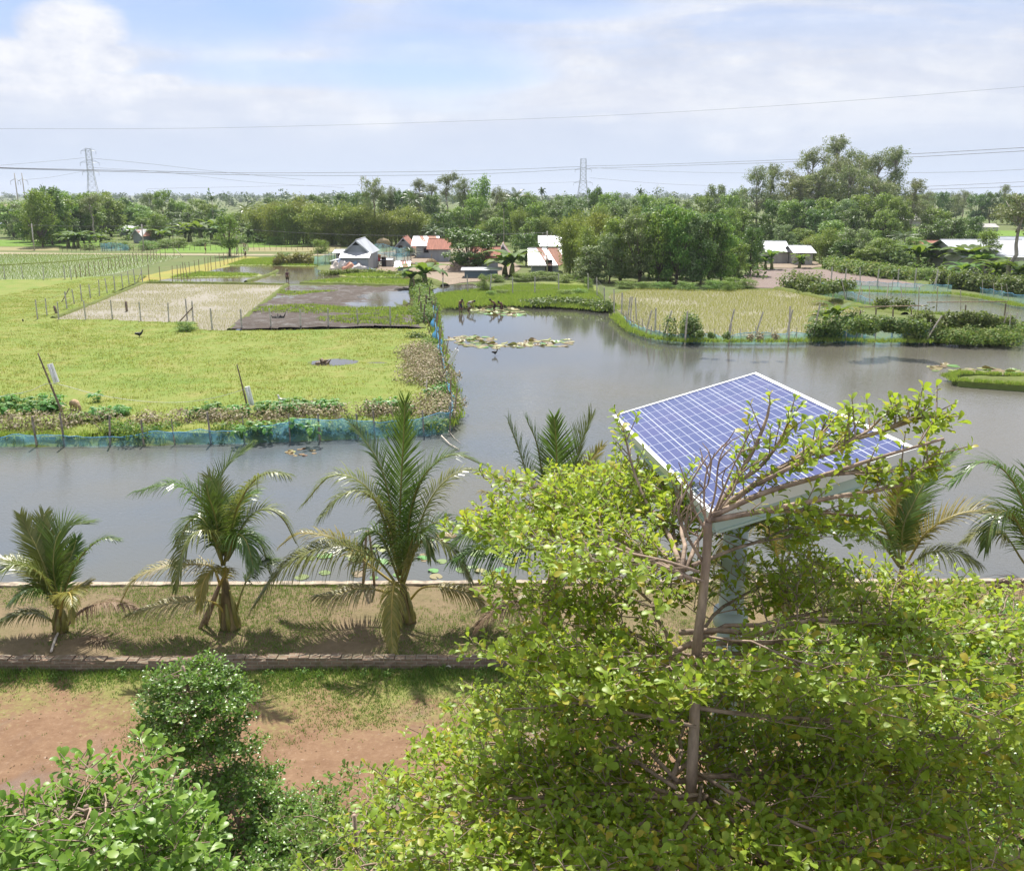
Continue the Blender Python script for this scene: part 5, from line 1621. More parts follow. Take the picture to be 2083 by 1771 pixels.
TARO = [taro(s) for s in range(4)]
random.seed(9)
beds = []
for L, n in (([(-60, 850), (0, 848), (60, 845), (100, 843), (118, 838)], 16), ([(-60, 832), (0, 830), (60, 828), (105, 830)], 10), ([(160, 860), (200, 857), (240, 852), (262, 846)], 10), ([(392, 850), (430, 847), (480, 848), (540, 846), (600, 843), (660, 840), (700, 838)], 24), ([(560, 840), (620, 838), (680, 836)], 9), ([(740, 838), (790, 837), (830, 836)], 9), ([(872, 806), (880, 815), (895, 800)], 4), ([(480, 888), (560, 884), (640, 880)], 8), ([(120, 822), (128, 826)], 1), ([(205, 820), (207, 821)], 1)):
    pts = pxs(L, .38)
    for i in range(n):
        f = (i + .5) / n * (len(pts) - 1)
        j = min(len(pts) - 2, int(f))
        p = pts[j].lerp(pts[j + 1], f - j) + Vector((random.gauss(0, .15), random.gauss(0, .35), 0))
        o = link('taro_plant', TARO[len(beds) % 4], None, p)
        o.rotation_euler = (0, 0, random.uniform(0, 6.28))
        s = random.uniform(.65, 1.0)
        o.scale = (s * 1.15, s * 1.15, s)
        tag(o, 'broad-leaved green taro plant in the beds along the meadow bank', 'taro', 'taro plants along the meadow bank')
        beds.append(o)
# ------------------------------------------------------------------ pylons, poles and wires
M_steel = plain('galvanised_steel', (.36, .38, .40), .5, .4)
M_cable = plain('cable', (.12, .12, .13), .6)


def pylon(px, top, Y, label, w_top, w_base, arms, yaw):
    zt = Dp(px, top, Y).z
    x = Dp(px, top, Y).x
    b = Vector((x, Y, .3))
    t = thing('pylon', b, label, 'pylon')
    m = MB()
    rz = Matrix.Rotation(yaw, 3, 'Z')
    H = zt - .3

    def wid(f):
        return w_base + (w_top * 1.15 - w_base) * min(1, f / .62) if f < .62 else w_top * 1.15 + (w_top - w_top * 1.15) * (f - .62) / .38
    lv = [0, .14, .27, .38, .48, .56, .63, .70, .77, .84, .92, 1.0]

    def P(f, i):
        s = wid(f) / 2
        return b + rz @ Vector(((-s, s, s, -s)[i], (-s, -s, s, s)[i], H * f))
    for i in range(4):
        m.tube([P(f, i) for f in lv], .10, 4, smooth=False)
    for f0, f1 in zip(lv, lv[1:]):
        for i in range(4):
            j = (i + 1) % 4
            m.tube([P(f0, i), P(f1, j)], .045, 3, smooth=False)
            m.tube([P(f0, j), P(f1, i)], .045, 3, smooth=False)
            m.tube([P(f1, i), P(f1, j)], .045, 3, smooth=False)
    m.build('lattice', M_steel, t)
    tips = []
    for f, r in arms:
        a = MB()
        for sg in (-1, 1):
            tip = b + rz @ Vector((sg * r, 0, H * f))
            for k in (0, 1, 2, 3):
                a.tube([P(f + (.045 if k > 1 else 0), k), tip], .055, 3, smooth=False)
            q = MB()
            tips.append(tip - Vector((0, 0, 1.6)))
            a.tube([tip, tip - Vector((0, 0, 1.6))], .09, 5)
        a.build('cross_arm', M_steel, t)
    return tips


t1 = pylon(179, 303, 500, 'tall grey lattice pylon rising behind the left grove', 2.6, 7.5, [(.97, 3.6), (.80, 4.6), (.66, 4.0)], R(15))
t2 = pylon(1187, 323, 600, 'grey lattice pylon above the woods right of centre', 3.2, 9.5, [(.80, 5.2), (.56, 6.0)], R(-10))


def h_pole(pxs_, top, Y, label):
    a, c = (Dp(x, top, Y) for x in pxs_)
    t = thing('double_pole', (a.x, Y, .3), label, 'power pole')
    for p in (a, c):
        b = MB()
        b.tube([Vector((p.x, Y, .3)), p], [.3, .2], 8)
        b.build('pole', M_conc, t)
        b = MB()
        z = p.z - (p.z - 12) * .28 - 1
        for sg in (-1, 1):
            b.tube([Vector((p.x, Y, z + 1.2)), Vector((p.x + sg * 2.2, Y, z))], .1, 4)
            b.tube([Vector((p.x + sg * 2.2, Y, z)), Vector((p.x + sg * 2.2, Y, z - 1.6))], .09, 4)
        b.build('cross_arm', M_steel, t)


h_pole((29, 44), 352, 420, 'pair of slim white power poles standing left of the grove')
h_pole((735, 744), 358, 560, 'pair of slim power poles above the bamboo row')


def wire(pts, r, label, cat='wire', name='overhead_wire', m=None, n=8):
    P = catmull([Dp(x, y, Y) for x, y, Y in pts], n)
    b = MB()
    b.tube(P, r, 4, cap=False)
    return tag(b.build(name, m or M_cable, base=P[0]), label, cat)


wire([(-60, 262, 75), (400, 261, 75), (900, 248, 75), (1300, 232, 75), (1700, 207, 75), (2140, 172, 75)], .008, 'single thin cable rising across the whole sky towards upper right')
for k, dy, in ((0, 0), (1, 7)):
    wire([(-60, 336 + dy * .2, 300), (0, 341 + dy * .2, 310), (300, 348 + dy * .4, 380), (520, 352 + dy * .6, 450), (800, 350 + dy, 520), (1000, 346 + dy, 570), (1180, 339 + dy * .7, 600)], .10, ('upper' if not k else 'lower') + ' cable of the bundle running from left edge to the right pylon')
    wire([(1192, 338 + dy * .7, 600), (1350, 334 + dy * .6, 560), (1600, 325 + dy * .7, 480), (1840, 314 + dy * .9, 400), (2140, 297 + dy, 330)], .095, ('upper' if not k else 'lower') + ' cable of the pair from the right pylon to the right edge')
for pts, r, lab in (([(187, 322, 500), (300, 333, 520), (450, 350, 560), (620, 366, 620)], .07, 'drooping cable leaving the left pylon from its upper arm'),
                    ([(188, 341, 500), (330, 350, 530), (520, 371, 590), (700, 382, 650)], .06, 'drooping cable leaving the left pylon from its lower arm'),
                    ([(172, 321, 500), (100, 328, 480), (-40, 340, 440)], .06, 'faint cable from the left pylon to the left edge'),
                    ([(172, 348, 500), (100, 361, 480), (45, 366, 420)], .05, 'faint cable between left pylon and the paired poles'),
                    ([(1200, 341, 600), (1330, 348, 560), (1500, 352, 500), (1900, 351, 400), (2140, 342, 350)], .06, 'single cable sagging right of the pylon behind the eucalyptus group'),
                    ([(1200, 362, 600), (1350, 374, 600), (1480, 379, 600)], .06, 'lower single cable sagging from the right pylon into the trees'),
                    ([(1870, 380, 400), (2000, 374, 370), (2140, 367, 340)], .07, 'thin cable low at the right edge below the pair'),
                    ([(1870, 386, 400), (2000, 382, 370), (2140, 377, 340)], .08, 'lowest cable at the right edge above the hazy trees'),
                    ([(748, 372, 560), (900, 378, 560), (1180, 370, 600)], .05, 'faint cable from the central double poles to the right pylon'),
                    ([(732, 376, 560), (600, 378, 560), (300, 384, 540)], .05, 'faint cable from the central double poles to the left')):
    wire(pts, r, lab)


def utility_pole(px, base, top, lab, lean=0, r=.13):
    p = G(px, base, .3)
    b = MB()
    q = Dp(px + lean, top, p.y)
    b.tube([p, q], [r, r * .75], 8)
    t = thing('utility_pole', p, lab, 'utility pole')
    b.build('pole', M_conc, t)
    MB().box(q - Vector((0, 0, .5)), (1.5, .1, .1)).build('cross_arm', M_wood, t)
    k = MB()
    for sx in (-.65, 0, .65):
        k.tube([q + Vector((sx, 0, -.45)), q + Vector((sx, 0, -.25))], .05, 5)
    k.build('insulators', plain('porcelain', (.6, .58, .55), .3), t)
    return q


q1 = utility_pole(70, 510, 455, 'leaning grey utility pole at the left end of the road', -6, .15)
q2 = utility_pole(293, 511, 456, 'pale utility pole beside the narrow tin hut', -5, .15)
q3 = utility_pole(482, 517, 462, 'utility pole at the road beside the lone slender tree', -2, .14)
q4 = utility_pole(1113, 560, 470, 'thin dark pole in front of the white sheet roof', 0, .1)
b = MB()
for a, c in ((q1, q2), (q2, q3), (q3, q4)):
    n = 10
    b.tube([a.lerp(c, i / n) - Vector((0, 0, .25 + 1.4 * 4 * (i / n) * (1 - i / n) * (a - c).length / 130)) for i in range(n + 1)], .025, 4, cap=False)
tag(b.build('village_wire', M_cable, base=q1), 'thin village power line strung along the road poles', 'wire')

# ------------------------------------------------------------------ lamp poles on the meadow bank
M_lampbox = plain('white_lamp_case', (.78, .78, .76), .4, var=.05)
heads = []
for bx, by, tx, ty, c0, c1, side, lab, r in ((134, 858, 77, 718, (93, 742), (107, 780), 1, 'dark bamboo lamp pole leaning left with white tube case, at left', .055), (507, 842, 482, 741, (495, 788), (505, 826), 1, 'thin dark bamboo lamp pole with white tube case near its foot', .045), (889, 786, 931, 706, (924, 708), (908, 737), -1, 'slanting stick with white tube case leaning over the channel', .035)):
    p = G(bx, by, .35)
    t = thing('lamp_pole', p, lab, 'lamp pole')
    b = MB()
    q = Dp(tx, ty, p.y)
    pts = [p.lerp(q, i / 10) for i in range(11)]
    b.tube(pts, [r * (1.25 - .6 * i / 10) for i in range(11)], 7)
    for i in range(1, 10):
        b.tube([p.lerp(q, i / 10 - .004), p.lerp(q, i / 10 + .004)], r * 1.35 * (1.2 - .5 * i / 10), 7)
    b.build('pole', M_wood, t)
    a, c = Dp(*c0, p.y - .06), Dp(*c1, p.y - .06)
    ax = (c - a).normalized()
    w = Vector((ax.z, 0, -ax.x)).normalized() * side
    if w.x < 0:
        w = -w
    lm = MB()
    hw, dp = .13, .07
    cc = [a + w * .06, a + w * (.06 + hw * 2), c + w * (.06 + hw * 2), c + w * .06]
    lm.add(cc + [v + Vector((0, dp * 2, 0)) for v in cc], [(0, 1, 2, 3), (7, 6, 5, 4), (0, 4, 5, 1), (1, 5, 6, 2), (2, 6, 7, 3), (3, 7, 4, 0)])
    lm.build('lamp_case', M_lampbox, t)
    tb = MB()
    tb.tube([a + w * .19 + ax * .06 - Vector((0, .03, 0)), c + w * .19 - ax * .06 - Vector((0, .03, 0))], .03, 6)
    tb.build('tube', plain('white_tube', (.82, .82, .82), .2, var=.02), t)
    heads.append(c)
b = MB()
pw = [Dp(-60, 812, heads[0].y), Dp(0, 806, heads[0].y), Dp(60, 795, heads[0].y), heads[0], Dp(200, 803, heads[0].y), Dp(290, 816, heads[0].y), Dp(370, 818, heads[1].y), Dp(440, 808, heads[1].y), Dp(503, 790, heads[1].y)]
b.tube(catmull(pw, 6), .012, 4, cap=False)
tag(b.build('lamp_wire', plain('white_flex', (.55, .56, .5), .5), base=heads[0]), 'thin pale wire sagging between the two dark lamp poles', 'wire')
for pts, r, lab in (([(898, 886, 0), (915, 905, -1.2), (935, 930, -2.2)], .035, 'crooked pale stick lying out over the channel water'), ([(912, 876, 0), (925, 905, -1.0), (938, 935, -2.0)], .012, 'thin cord running from the net corner into the water'), ([(826, 811, 0), (858, 799, .3)], .03, 'fallen bare stick on the bald patch of meadow'), ([(866, 815, 0), (868, 772, .1)], .035, 'upright pale stake in the withered creeper of the channel bank')):
    Y0 = G(pts[0][0], pts[0][1], .2).y
    b = MB()
    P = [Dp(x, y, Y0 + d) for x, y, d in pts]
    for p in P:
        p.z = max(p.z, .08)
    b.tube(P, r, 5)
    tag(b.build('stick', M_stick, base=P[0]), lab, 'stick')

# ------------------------------------------------------------------ people and animals
M_skin = plain('brown_skin', (.20, .105, .065), .6, var=.08)
M_skin2 = plain('lighter_skin', (.32, .18, .12), .6, var=.08)
M_hair = plain('black_hair', (.015, .012, .012), .6)


def skin_mesh(name, V, E, rad, mat, parent, sub=1, root=0):
    me = bpy.data.meshes.new(name)
    me.from_pydata([tuple(v) for v in V], E, [])
    o = link(name, me, parent)
    md = o.modifiers.new('skin', 'SKIN')
    for i, r in enumerate(rad):
        rr = r if isinstance(r, tuple) else (r, r)
        me.skin_vertices[0].data[i].radius = rr
        me.skin_vertices[0].data[i].use_root = (i == root)
    md.use_smooth_shade = True
    o.modifiers.new('smooth', 'SUBSURF').levels = sub
    o.modifiers[-1].render_levels = sub
    me.materials.append(mat)
    return o


def person(p, yaw, bend, label, shirt=None, lungi=(.08, .07, .09), skin=None, s=1.0, sink=0.0, group=None):
    """standing figure bent forward at the hips by bend (radians); the arms hang to what the hands work on"""
    t = thing('person', (p[0], p[1], p[2] - sink), label, 'person', group)
    f = Vector((0, 1, 0))
    cb, sb = math.cos(bend), math.sin(bend)
    U = lambda y, z: (0, y * cb + z * sb, .92 + z * cb - y * sb)      # trunk frame at the hips
    kb = .10 + .12 * bend
    V, E, Rr = [], [], []

    def chain(pts, rads, start=None):
        prev = start
        for q, r in zip(pts, rads):
            V.append(q), Rr.append(r)
            if prev is not None:
                E.append((prev, len(V) - 1))
            prev = len(V) - 1
        return prev
    pel = chain([(0, 0, .92)], [(.15, .11)])
    waist = chain([U(0, .18)], [(.125, .095)], pel)
    chest = chain([U(.01, .36)], [(.15, .105)], waist)
    neckb = chain([U(0, .52)], [(.075, .07)], chest)
    neck = chain([U(.01, .58)], [(.055, .055)], neckb)
    hd = chain([U(.04, .66), U(.045, .74), U(.03, .82)], [(.075, .09), (.082, .10), (.055, .07)], neck)
    for sg in (-1, 1):
        chain([(sg * .10, 0, .86), (sg * .11, kb, .48), (sg * .115, .0, .08), (sg * .12, .12, .03)], [.088, .058, .038, .03], pel)
        sh = U(0, .47)
        sh = Vector((sg * .19, sh[1], sh[2]))
        if bend > .5:
            hand = Vector((sg * .14, sh.y + .14, max(.25, sh.z - .56)))
            elb = sh.lerp(hand, .5) + Vector((sg * .07, -.05, 0))
        else:
            elb = sh + Vector((sg * .05, -.02, -.29))
            hand = elb + Vector((-sg * .02, .12, -.24))
        e = chain([tuple(sh), tuple(elb), tuple(elb.lerp(hand, .92)), tuple(hand + (hand - elb).normalized() * .08)], [.055, .04, .028, .03], chest)
        # thumb and fingers
        d = (hand - elb).normalized()
        for k in range(4):
            o = Vector(((k - 1.5) * .018, 0, 0))
            chain([tuple(hand + o + d * .12), tuple(hand + o + d * (.17 - abs(k - 1.4) * .012) + Vector((0, .01, 0)))], [.009, .007], e)
        chain([tuple(hand + d * .03 + Vector((-sg * .035, .02, 0)))], [.009], e - 0)
    body = skin_mesh('body', V, E, Rr, skin or M_skin, t)
    # face and hair
    hc = Vector(U(.045, .75))
    rot = Matrix.Rotation(-bend, 3, 'X')
    h = MB()
    vs, fs = [], []
    n, m = 10, 6
    for i in range(m + 1):
        th = math.pi * .5 - math.pi * .62 * i / m
        for k in range(n):
            a = 2 * math.pi * k / n
            q = Vector((math.cos(a) * math.cos(th) * .098, math.sin(a) * math.cos(th) * .115 - .015, math.sin(th) * .115 + .02))
            if q.y > .05 and q.z < .05:
                q.y = .05
            vs.append(rot @ q + hc + t.location)
    for i in range(m):
        for k in range(n):
            fs.append((i * n + k, i * n + (k + 1) % n, (i + 1) * n + (k + 1) % n, (i + 1) * n + k))
    h.add(vs, fs, 0, True)
    h.build('hair', M_hair, t)
    fc = MB()
    for sg in (-1, 1):
        q = rot @ Vector((sg * .033, .088, -.005)) + hc + t.location
        fc.box(q, (.022, .012, .012))
    fc.build('eyes', M_hair, t)
    # cloth round the hips and perhaps a shirt
    LV, LE, LR = [(0, 0, .98), (0, 0, .86)], [(0, 1)], [(.165, .125), (.165, .13)]
    for sg in (-1, 1):
        LV += [(sg * .09, kb * .45, .70), (sg * .105, kb * .95, .50)]
        LE += [(1, len(LV) - 2), (len(LV) - 2, len(LV) - 1)]
        LR += [(.115, .115), (.095, .095)]
    skin_mesh('waistcloth', LV, LE, LR, plain('waistcloth', lungi, .9), t)
    if shirt:
        SV = [U(0, .08), U(0, .2), U(.01, .36), U(0, .5)]
        SE, SR = [(0, 1), (1, 2), (2, 3)], [(.15, .115), (.14, .11), (.165, .12), (.085, .08)]
        for sg in (-1, 1):
            sh = Vector(U(0, .47))
            SV += [(sg * .19, sh.y, sh.z), (sg * .225, sh.y + .02, sh.z - .16)]
            SE += [(2, len(SV) - 2), (len(SV) - 2, len(SV) - 1)]
            SR += [(.07, .07), (.06, .06)]
        skin_mesh('shirt', SV, SE, SR, plain('shirt', shirt, .9), t)
    t.rotation_euler = (0, 0, yaw)
    t.scale = (s, s, s)
    return t


person(G(585, 573, .25), R(10), .12, 'man in a dark shirt standing in the flooded plot, back turned', (.10, .045, .05), (.09, .075, .04), sink=.3, s=1.1)
person(G(936, 631, .1), R(200), 1.0, 'bare-backed man bending in shallow water, leftmost of the waders', None, (.05, .06, .09), M_skin2, sink=.35, s=1.15)
person(G(951, 630, .1), R(250), 1.25, 'stooping wader in a light cloth beside the bare-backed man', (.45, .42, .36), (.40, .40, .36), sink=.3, s=1.1)
person(G(1008, 630, .05), R(120), .9, 'dark wader bending over the lily pads, left of the close pair', None, (.04, .03, .03), sink=.35, s=1.05)
person(G(1021, 632, .05), R(150), 1.0, 'dark wader bending over the lily pads, right of the close pair', (.14, .07, .06), (.05, .035, .03), sink=.35, s=1.05)
person(G(880, 632, .25), R(110), .85, 'dark man stooping at the top of the channel net', (.06, .045, .04), (.07, .04, .035), s=1.05)
person(G(418, 516, .35), R(-70), .1, 'bare-chested man walking on the dirt road', None, (.10, .09, .09), M_skin2, s=1.2)
person(G(500, 525, .35), R(160), .5, 'person in black and white stooping by the end of the stake row', (.6, .6, .6), (.03, .03, .03), s=1.1)
person(G(501, 508, .35), R(100), 1.1, 'person bending in the green plot behind the road', (.20, .12, .08), (.3, .28, .26), s=1.15)
person(G(901, 565, .36), R(180), .1, 'small child standing in the farmyard by the straw', (.45, .2, .18), (.10, .06, .06), s=.75)


def beast(name, p, yaw, s, label, cat, V, E, Rr, mat, extra=None, group=None):
    t = thing(name, p, label, cat, group)
    skin_mesh('body', [Vector(v) * s for v in V], E, [(r * s, r * s) if not isinstance(r, tuple) else (r[0] * s, r[1] * s) for r in Rr], mat, t, 2)
    if extra:
        for nm, vv, rr, mm in extra:
            b = MB()
            b.tube([Vector(p) + Vector(v) * s for v in vv], [r * s for r in rr], 6)
            b.build(nm, mm, t)
    t.rotation_euler = (0, 0, yaw)
    return t


M_wool = plain('tan_wool', (.42, .30, .18), .95, var=.3, scale=9, bump=1.0)
M_white = plain('white_feathers', (.70, .68, .62), .8, var=.1)
M_black = plain('black_feathers', (.015, .015, .018), .5)
sheepV = [(-.30, 0, .52), (-.08, 0, .54), (.15, 0, .54), (.33, 0, .55), (.45, 0, .42), (.56, 0, .22), (.63, 0, .12)]
sheepE = [(0, 1), (1, 2), (2, 3), (3, 4), (4, 5), (5, 6)]
sheepR = [.17, .21, .20, .17, .10, .085, .05]
for x, y in ((-.28, .09), (-.28, -.09), (.28, .09), (.28, -.09)):
    i = len(sheepV)
    fr = x > 0
    sheepV += [(x, y, .40), (x + (.02 if fr else .07), y, .24), (x + (0 if fr else -.05), y, .13), (x + .01, y, .02)]
    sheepE += [(3 if fr else 0, i), (i, i + 1), (i + 1, i + 2), (i + 2, i + 3)]
    sheepR += [.085, .05, .036, .036]
p = G(153, 836, .42)
beast('sheep', p, R(-35), .95, 'tan woolly sheep grazing with lowered head beside the left lamp pole', 'sheep', sheepV, sheepE, sheepR, M_wool,
      [('ear', [(.50, .07, .33), (.47, .15, .30)], [.03, .012], M_wool), ('ear', [(.50, -.07, .33), (.47, -.15, .30)], [.03, .012], M_wool), ('tail', [(-.45, 0, .52), (-.53, 0, .34)], [.035, .02], M_wool), ('eye', [(.545, .07, .25), (.55, .085, .25)], [.012, .01], M_hair), ('eye', [(.545, -.07, .25), (.55, -.085, .25)], [.012, .01], M_hair)])
duckV = [(-.20, 0, .26), (-.05, 0, .25), (.12, 0, .27), (.20, 0, .36), (.22, 0, .48), (.27, 0, .52), (-.30, 0, .30), (.0, .05, .12), (0, .06, .02), (0, -.05, .12), (0, -.06, .02)]
duckE = [(0, 1), (1, 2), (2, 3), (3, 4), (4, 5), (0, 6), (1, 7), (7, 8), (1, 9), (9, 10)]
duckR = [.09, .12, .10, .055, .045, .05, .04, .03, .015, .03, .015]
for px, py, s, yw_, lab, m, nm in ((577, 826, 1.25, R(170), 'white and dark muscovy duck standing behind the taro bed', M_white, 'duck'), (564, 828, .7, R(40), 'small white bird crouching left of the muscovy duck', M_white, 'bird'), (284, 686, 1.2, R(20), 'black crow standing alone in the middle of the meadow', M_black, 'crow'), (1007, 722, .9, R(30), 'black bird on a lone lily pad of the channel', M_black, 'bird')):
    p = G(px, py, .05 if py == 722 else .42)
    beast(nm, p, yw_, s, lab, nm, duckV, duckE, duckR, m, [('beak', [(.30, 0, .52), (.39, 0, .50)], [.02, .008], plain('beak', (.3, .2, .06), .6)), ('wing', [(.12, .10, .32), (-.05, .125, .30), (-.28, .07, .30)], [.03, .05, .015], M_black), ('wing', [(.12, -.10, .32), (-.05, -.125, .30), (-.28, -.07, .30)], [.03, .05, .015], M_black), ('eye', [(.28, .045, .54), (.285, .055, .54)], [.009, .007], M_hair), ('eye', [(.28, -.045, .54), (.285, -.055, .54)], [.009, .007], M_hair)])
for px, py, r, lab in ((567, 655, (.55, .4, .5), 'gnarled dark root stump in the ploughed mud'), (657, 741, (.45, .25, .16), 'bleached driftwood root beside the meadow puddle')):
    p = G(px, py, .3)
    b = MB()
    lump(b, p, r, 12, 6, .4, px)
    for k in range(7):
        a = k * .9
        d = Vector((math.cos(a), math.sin(a) * .6, random.uniform(.2, .9)))
        b.tube([p + Vector((0, 0, r[2] * .4)), p + d * r[0] * .8, p + d * r[0] * 1.3 + Vector((0, 0, random.uniform(-.2, .3)))], [.14, .09, .03], 5)
    tag(b.build('root_stump', M_dark if px == 567 else M_wood, base=p), lab, 'stump')

# ------------------------------------------------------------------ water lilies
L_pad = leaf_mat('lily_pads', [(.16, .19, .06), (.22, .24, .08), (.14, .18, .07), (.26, .23, .09), (.20, .22, .11), (.30, .17, .08)], (.3, .3, .06), .15, .45, .4, .6)
L_pad2 = leaf_mat('green_lily_pads', [(.08, .19, .04), (.12, .25, .05), (.19, .28, .07)], (.3, .4, .06), .15, .4, .45, .5)
L_padr = leaf_mat('reddish_lily_pads', [(.20, .085, .05), (.24, .14, .06), (.16, .18, .06)], (.3, .2, .06), .15, .45, .4, .5)


def pad_mesh(mat, seed, curl):
    random.seed(seed)
    n = 16
    vs, fs = [(0, 0, .015)], []
    for ring, rr in ((0, .55), (1, 1.0)):
        for k in range(n):
            a = .18 + (2 * math.pi - .36) * k / (n - 1)
            q = rr * random.uniform(.94, 1.05)
            vs.append((q * math.cos(a), q * math.sin(a), .02 + (curl * max(0, math.sin(a + seed)) ** 3 if ring else 0)))
    for k in range(n - 1):
        fs += [(0, 1 + k, 2 + k), (1 + k, 1 + n + k, 2 + n + k, 2 + k)]
    me = bpy.data.meshes.new('lily_pad')
    me.from_pydata(vs, [], fs)
    me.materials.append(mat)
    return me


PADS = {'a': [pad_mesh(L_pad, s, c) for s, c in ((1, .0), (2, .25), (3, .05), (4, .5), (5, .1))], 'g': [pad_mesh(L_pad2, s, c) for s, c in ((6, 0), (7, .1), (8, .3))], 'r': [pad_mesh(L_padr, s, c) for s, c in ((9, .3), (10, .6), (11, .1))]}
random.seed(3)
npad = 0
pad_groups = []
for poly, n, kinds, r0, lab, grp in (
        ([(900, 688), (925, 681), (975, 683), (1010, 690), (1000, 700), (1060, 694), (1165, 690), (1168, 702), (1140, 708), (1100, 703), (1040, 708), (1000, 712), (945, 705), (935, 698), (905, 694)], 125, 'aaaag', .36, 'yellow-green lily pad in the long raft on the channel', 'lily pads of the long raft'),
        ([(945, 624), (1000, 623), (1060, 627), (1070, 640), (1050, 643), (1000, 641), (975, 636)], 70, 'aaag', .45, 'pale lily pad in the raft where people wade', 'lily pads of the far raft'),
        ([(572, 921), (590, 914), (615, 912), (640, 916), (640, 923), (610, 929), (580, 926)], 16, 'rrra', .17, 'reddish lily pad in the small patch on the near channel', 'reddish lily pads'),
        ([(1885, 747), (1920, 741), (1990, 745), (2060, 752), (2130, 760), (2130, 768), (2000, 764), (1950, 762), (1900, 754)], 48, 'aag', .40, 'lily pad in the raft behind the grassy islet', 'lily pads by the islet'),
        ([(600, 1160), (640, 1120), (760, 1108), (900, 1090), (1040, 1130), (1080, 1150), (1070, 1172), (600, 1180)], 40, 'gga', .22, 'green lily pad floating along the terrace edge under the palms', 'lily pads along the terrace'),
        ([(880, 1085), (930, 1078), (935, 1095), (890, 1100)], 5, 'rr', .2, 'orange lily pad floating beside the tallest young palm', 'orange lily pads')):
    pg = [(p.x, p.y) for p in pxs(poly, 0)]
    pts = scatter(pg, n * 4)[:n]
    for x, y in pts:
        o = link('lily_pad', random.choice(PADS[random.choice(kinds)]), None, (x, y, .006 + .012 * random.random()))
        s = r0 * random.uniform(.6, 1.25)
        o.scale = (s, s, s)
        o.rotation_euler = (random.gauss(0, .03), random.gauss(0, .03), random.uniform(0, 6.28))
        tag(o, lab, 'lily pad', grp)

# ------------------------------------------------------------------ grass and small growth, too much to count
def stuff(name, parts, mat, label):
    V, F = join(*parts)
    o = link(name, np_mesh(name, V, F, mat))
    return tag(o, label, 'grass', None, 'stuff')


L_grass = leaf_mat('meadow_blades', [(.19, .27, .040), (.24, .32, .05), (.29, .35, .065), (.34, .36, .08), (.37, .32, .12)], (.42, .48, .08), .40, .7, .2, 0, .35)
pts = scatter([(p.x, p.y) for p in meadow], 150000)
pts = pts[(np.abs(pts[:, 0]) < 60)]
d = fbm(pts[:, 0] * .6, pts[:, 1] * 1.6, .9, 9, 3) * .6 + vnoise(pts[:, 0], pts[:, 1], .35, 4) * .4
keep = d + .25 * rng.random(len(d)) > .42
for px, py, rx, ry in ((682, 738, 1.7, 1.5), (768, 739, .8, 1.0)):
    q = G(px, py)
    keep &= ((pts[:, 0] - q.x) / rx) ** 2 + ((pts[:, 1] - q.y) / ry) ** 2 > 1
pts, d = pts[keep], d[keep]
stuff('meadow_turf', [blades(pts, meadow_h(pts[:, 0], pts[:, 1]) - .02, .07 + .20 * (d - .3), .05, .9, 3, .12)], L_grass, 'yellow-green tussocky grass of the meadow')
L_seed = leaf_mat('rice_seedlings', [(.30, .31, .08), (.40, .38, .12), (.46, .42, .18)], (.4, .4, .1), .35, .7, .2, 0)


def paddy(poly, sx, sy, jit, z, h, w, per, name, label, dens=None, mat=None, rot=0.0):
    a = np.array([(p[0], p[1]) for p in poly])
    lo, hi = a.min(0), a.max(0)
    X, Y = np.meshgrid(np.arange(lo[0], hi[0], sx), np.arange(lo[1], hi[1], sy))
    P = np.column_stack([X.ravel(), Y.ravel()]) + rng.normal(size=(X.size, 2)) * jit
    P = P[inside(a, P[:, 0], P[:, 1])]
    if dens is not None:
        P = P[vnoise(P[:, 0], P[:, 1], .25, 6) + .5 * rng.random(len(P)) > dens]
    stuff(name, [blades(P, z, h, w, .8, per, .04)], mat or L_seed, label)


paddy(pxs(seed_px, .36), .27, .33, .035, .36, .20, .022, 4, 'rice_seedlings', 'sparse yellow rice seedlings in the pale mud paddy', .55)
paddy(pxs(pen_px, .34), .27, .36, .04, .34, .30, .028, 5, 'spit_rice', 'yellowish rice plants in rows on the spit', .35, leaf_mat('spit_rice', [(.28, .31, .06), (.36, .37, .09), (.44, .41, .14)], (.42, .45, .1), .35, .7, .2, 0))
L_green = leaf_mat('rank_grass', [(.14, .26, .035), (.20, .32, .05), (.27, .36, .065), (.33, .36, .085)], (.36, .48, .06), .4, .6, .2, 0)
paddy(pxs([(-260, 588), (0, 571), (140, 571), (240, 556), (370, 523), (300, 518), (0, 517), (-260, 517)], .325), .55, .6, .07, .325, .3, .05, 5, 'pale_rice', 'young rice standing in the pale paddy at left', .1, leaf_mat('pale_rice', [(.15, .25, .04), (.20, .29, .055), (.25, .31, .08)], (.35, .45, .08), .35, .7, .2, 0, .05))
bp = []
for L, wd, n, h in ((SHORE_L, .5, 9000, .30), (densify(pxs(shore_far), .8, .06, False), 2.5, 9000, .35), (densify(pxs(shore_pen), .8, .06, False), .6, 5000, .3), (densify(pxs(shore_back), .8, .06, False), .8, 3000, .3), ([Vector(p) for p in isl], .35, 4000, .22)):
    a = np.array([tuple(p) for p in L])
    a = a[np.abs(a[:, 0]) < 70]
    i = rng.integers(0, len(a), n)
    P = a[i, :2] + rng.normal(size=(n, 2)) * np.array([wd, wd]) * .4 + np.array([0, wd * .95 + .25])
    bp.append(blades(P, .28, h, .05, .9, 3, .06))
pts = scatter([(p.x, p.y) for p in pxs([(884, 619), (911, 615), (941, 611), (1022, 610), (1124, 612), (1200, 616), (1228, 616), (1222, 602), (1190, 585), (1060, 580), (1000, 588), (890, 600)])], 40000)
bp.append(blades(pts, .34, .3, .07, .9, 3, .1))
pts = scatter([(p.x, p.y) for p in marsh], 60000)
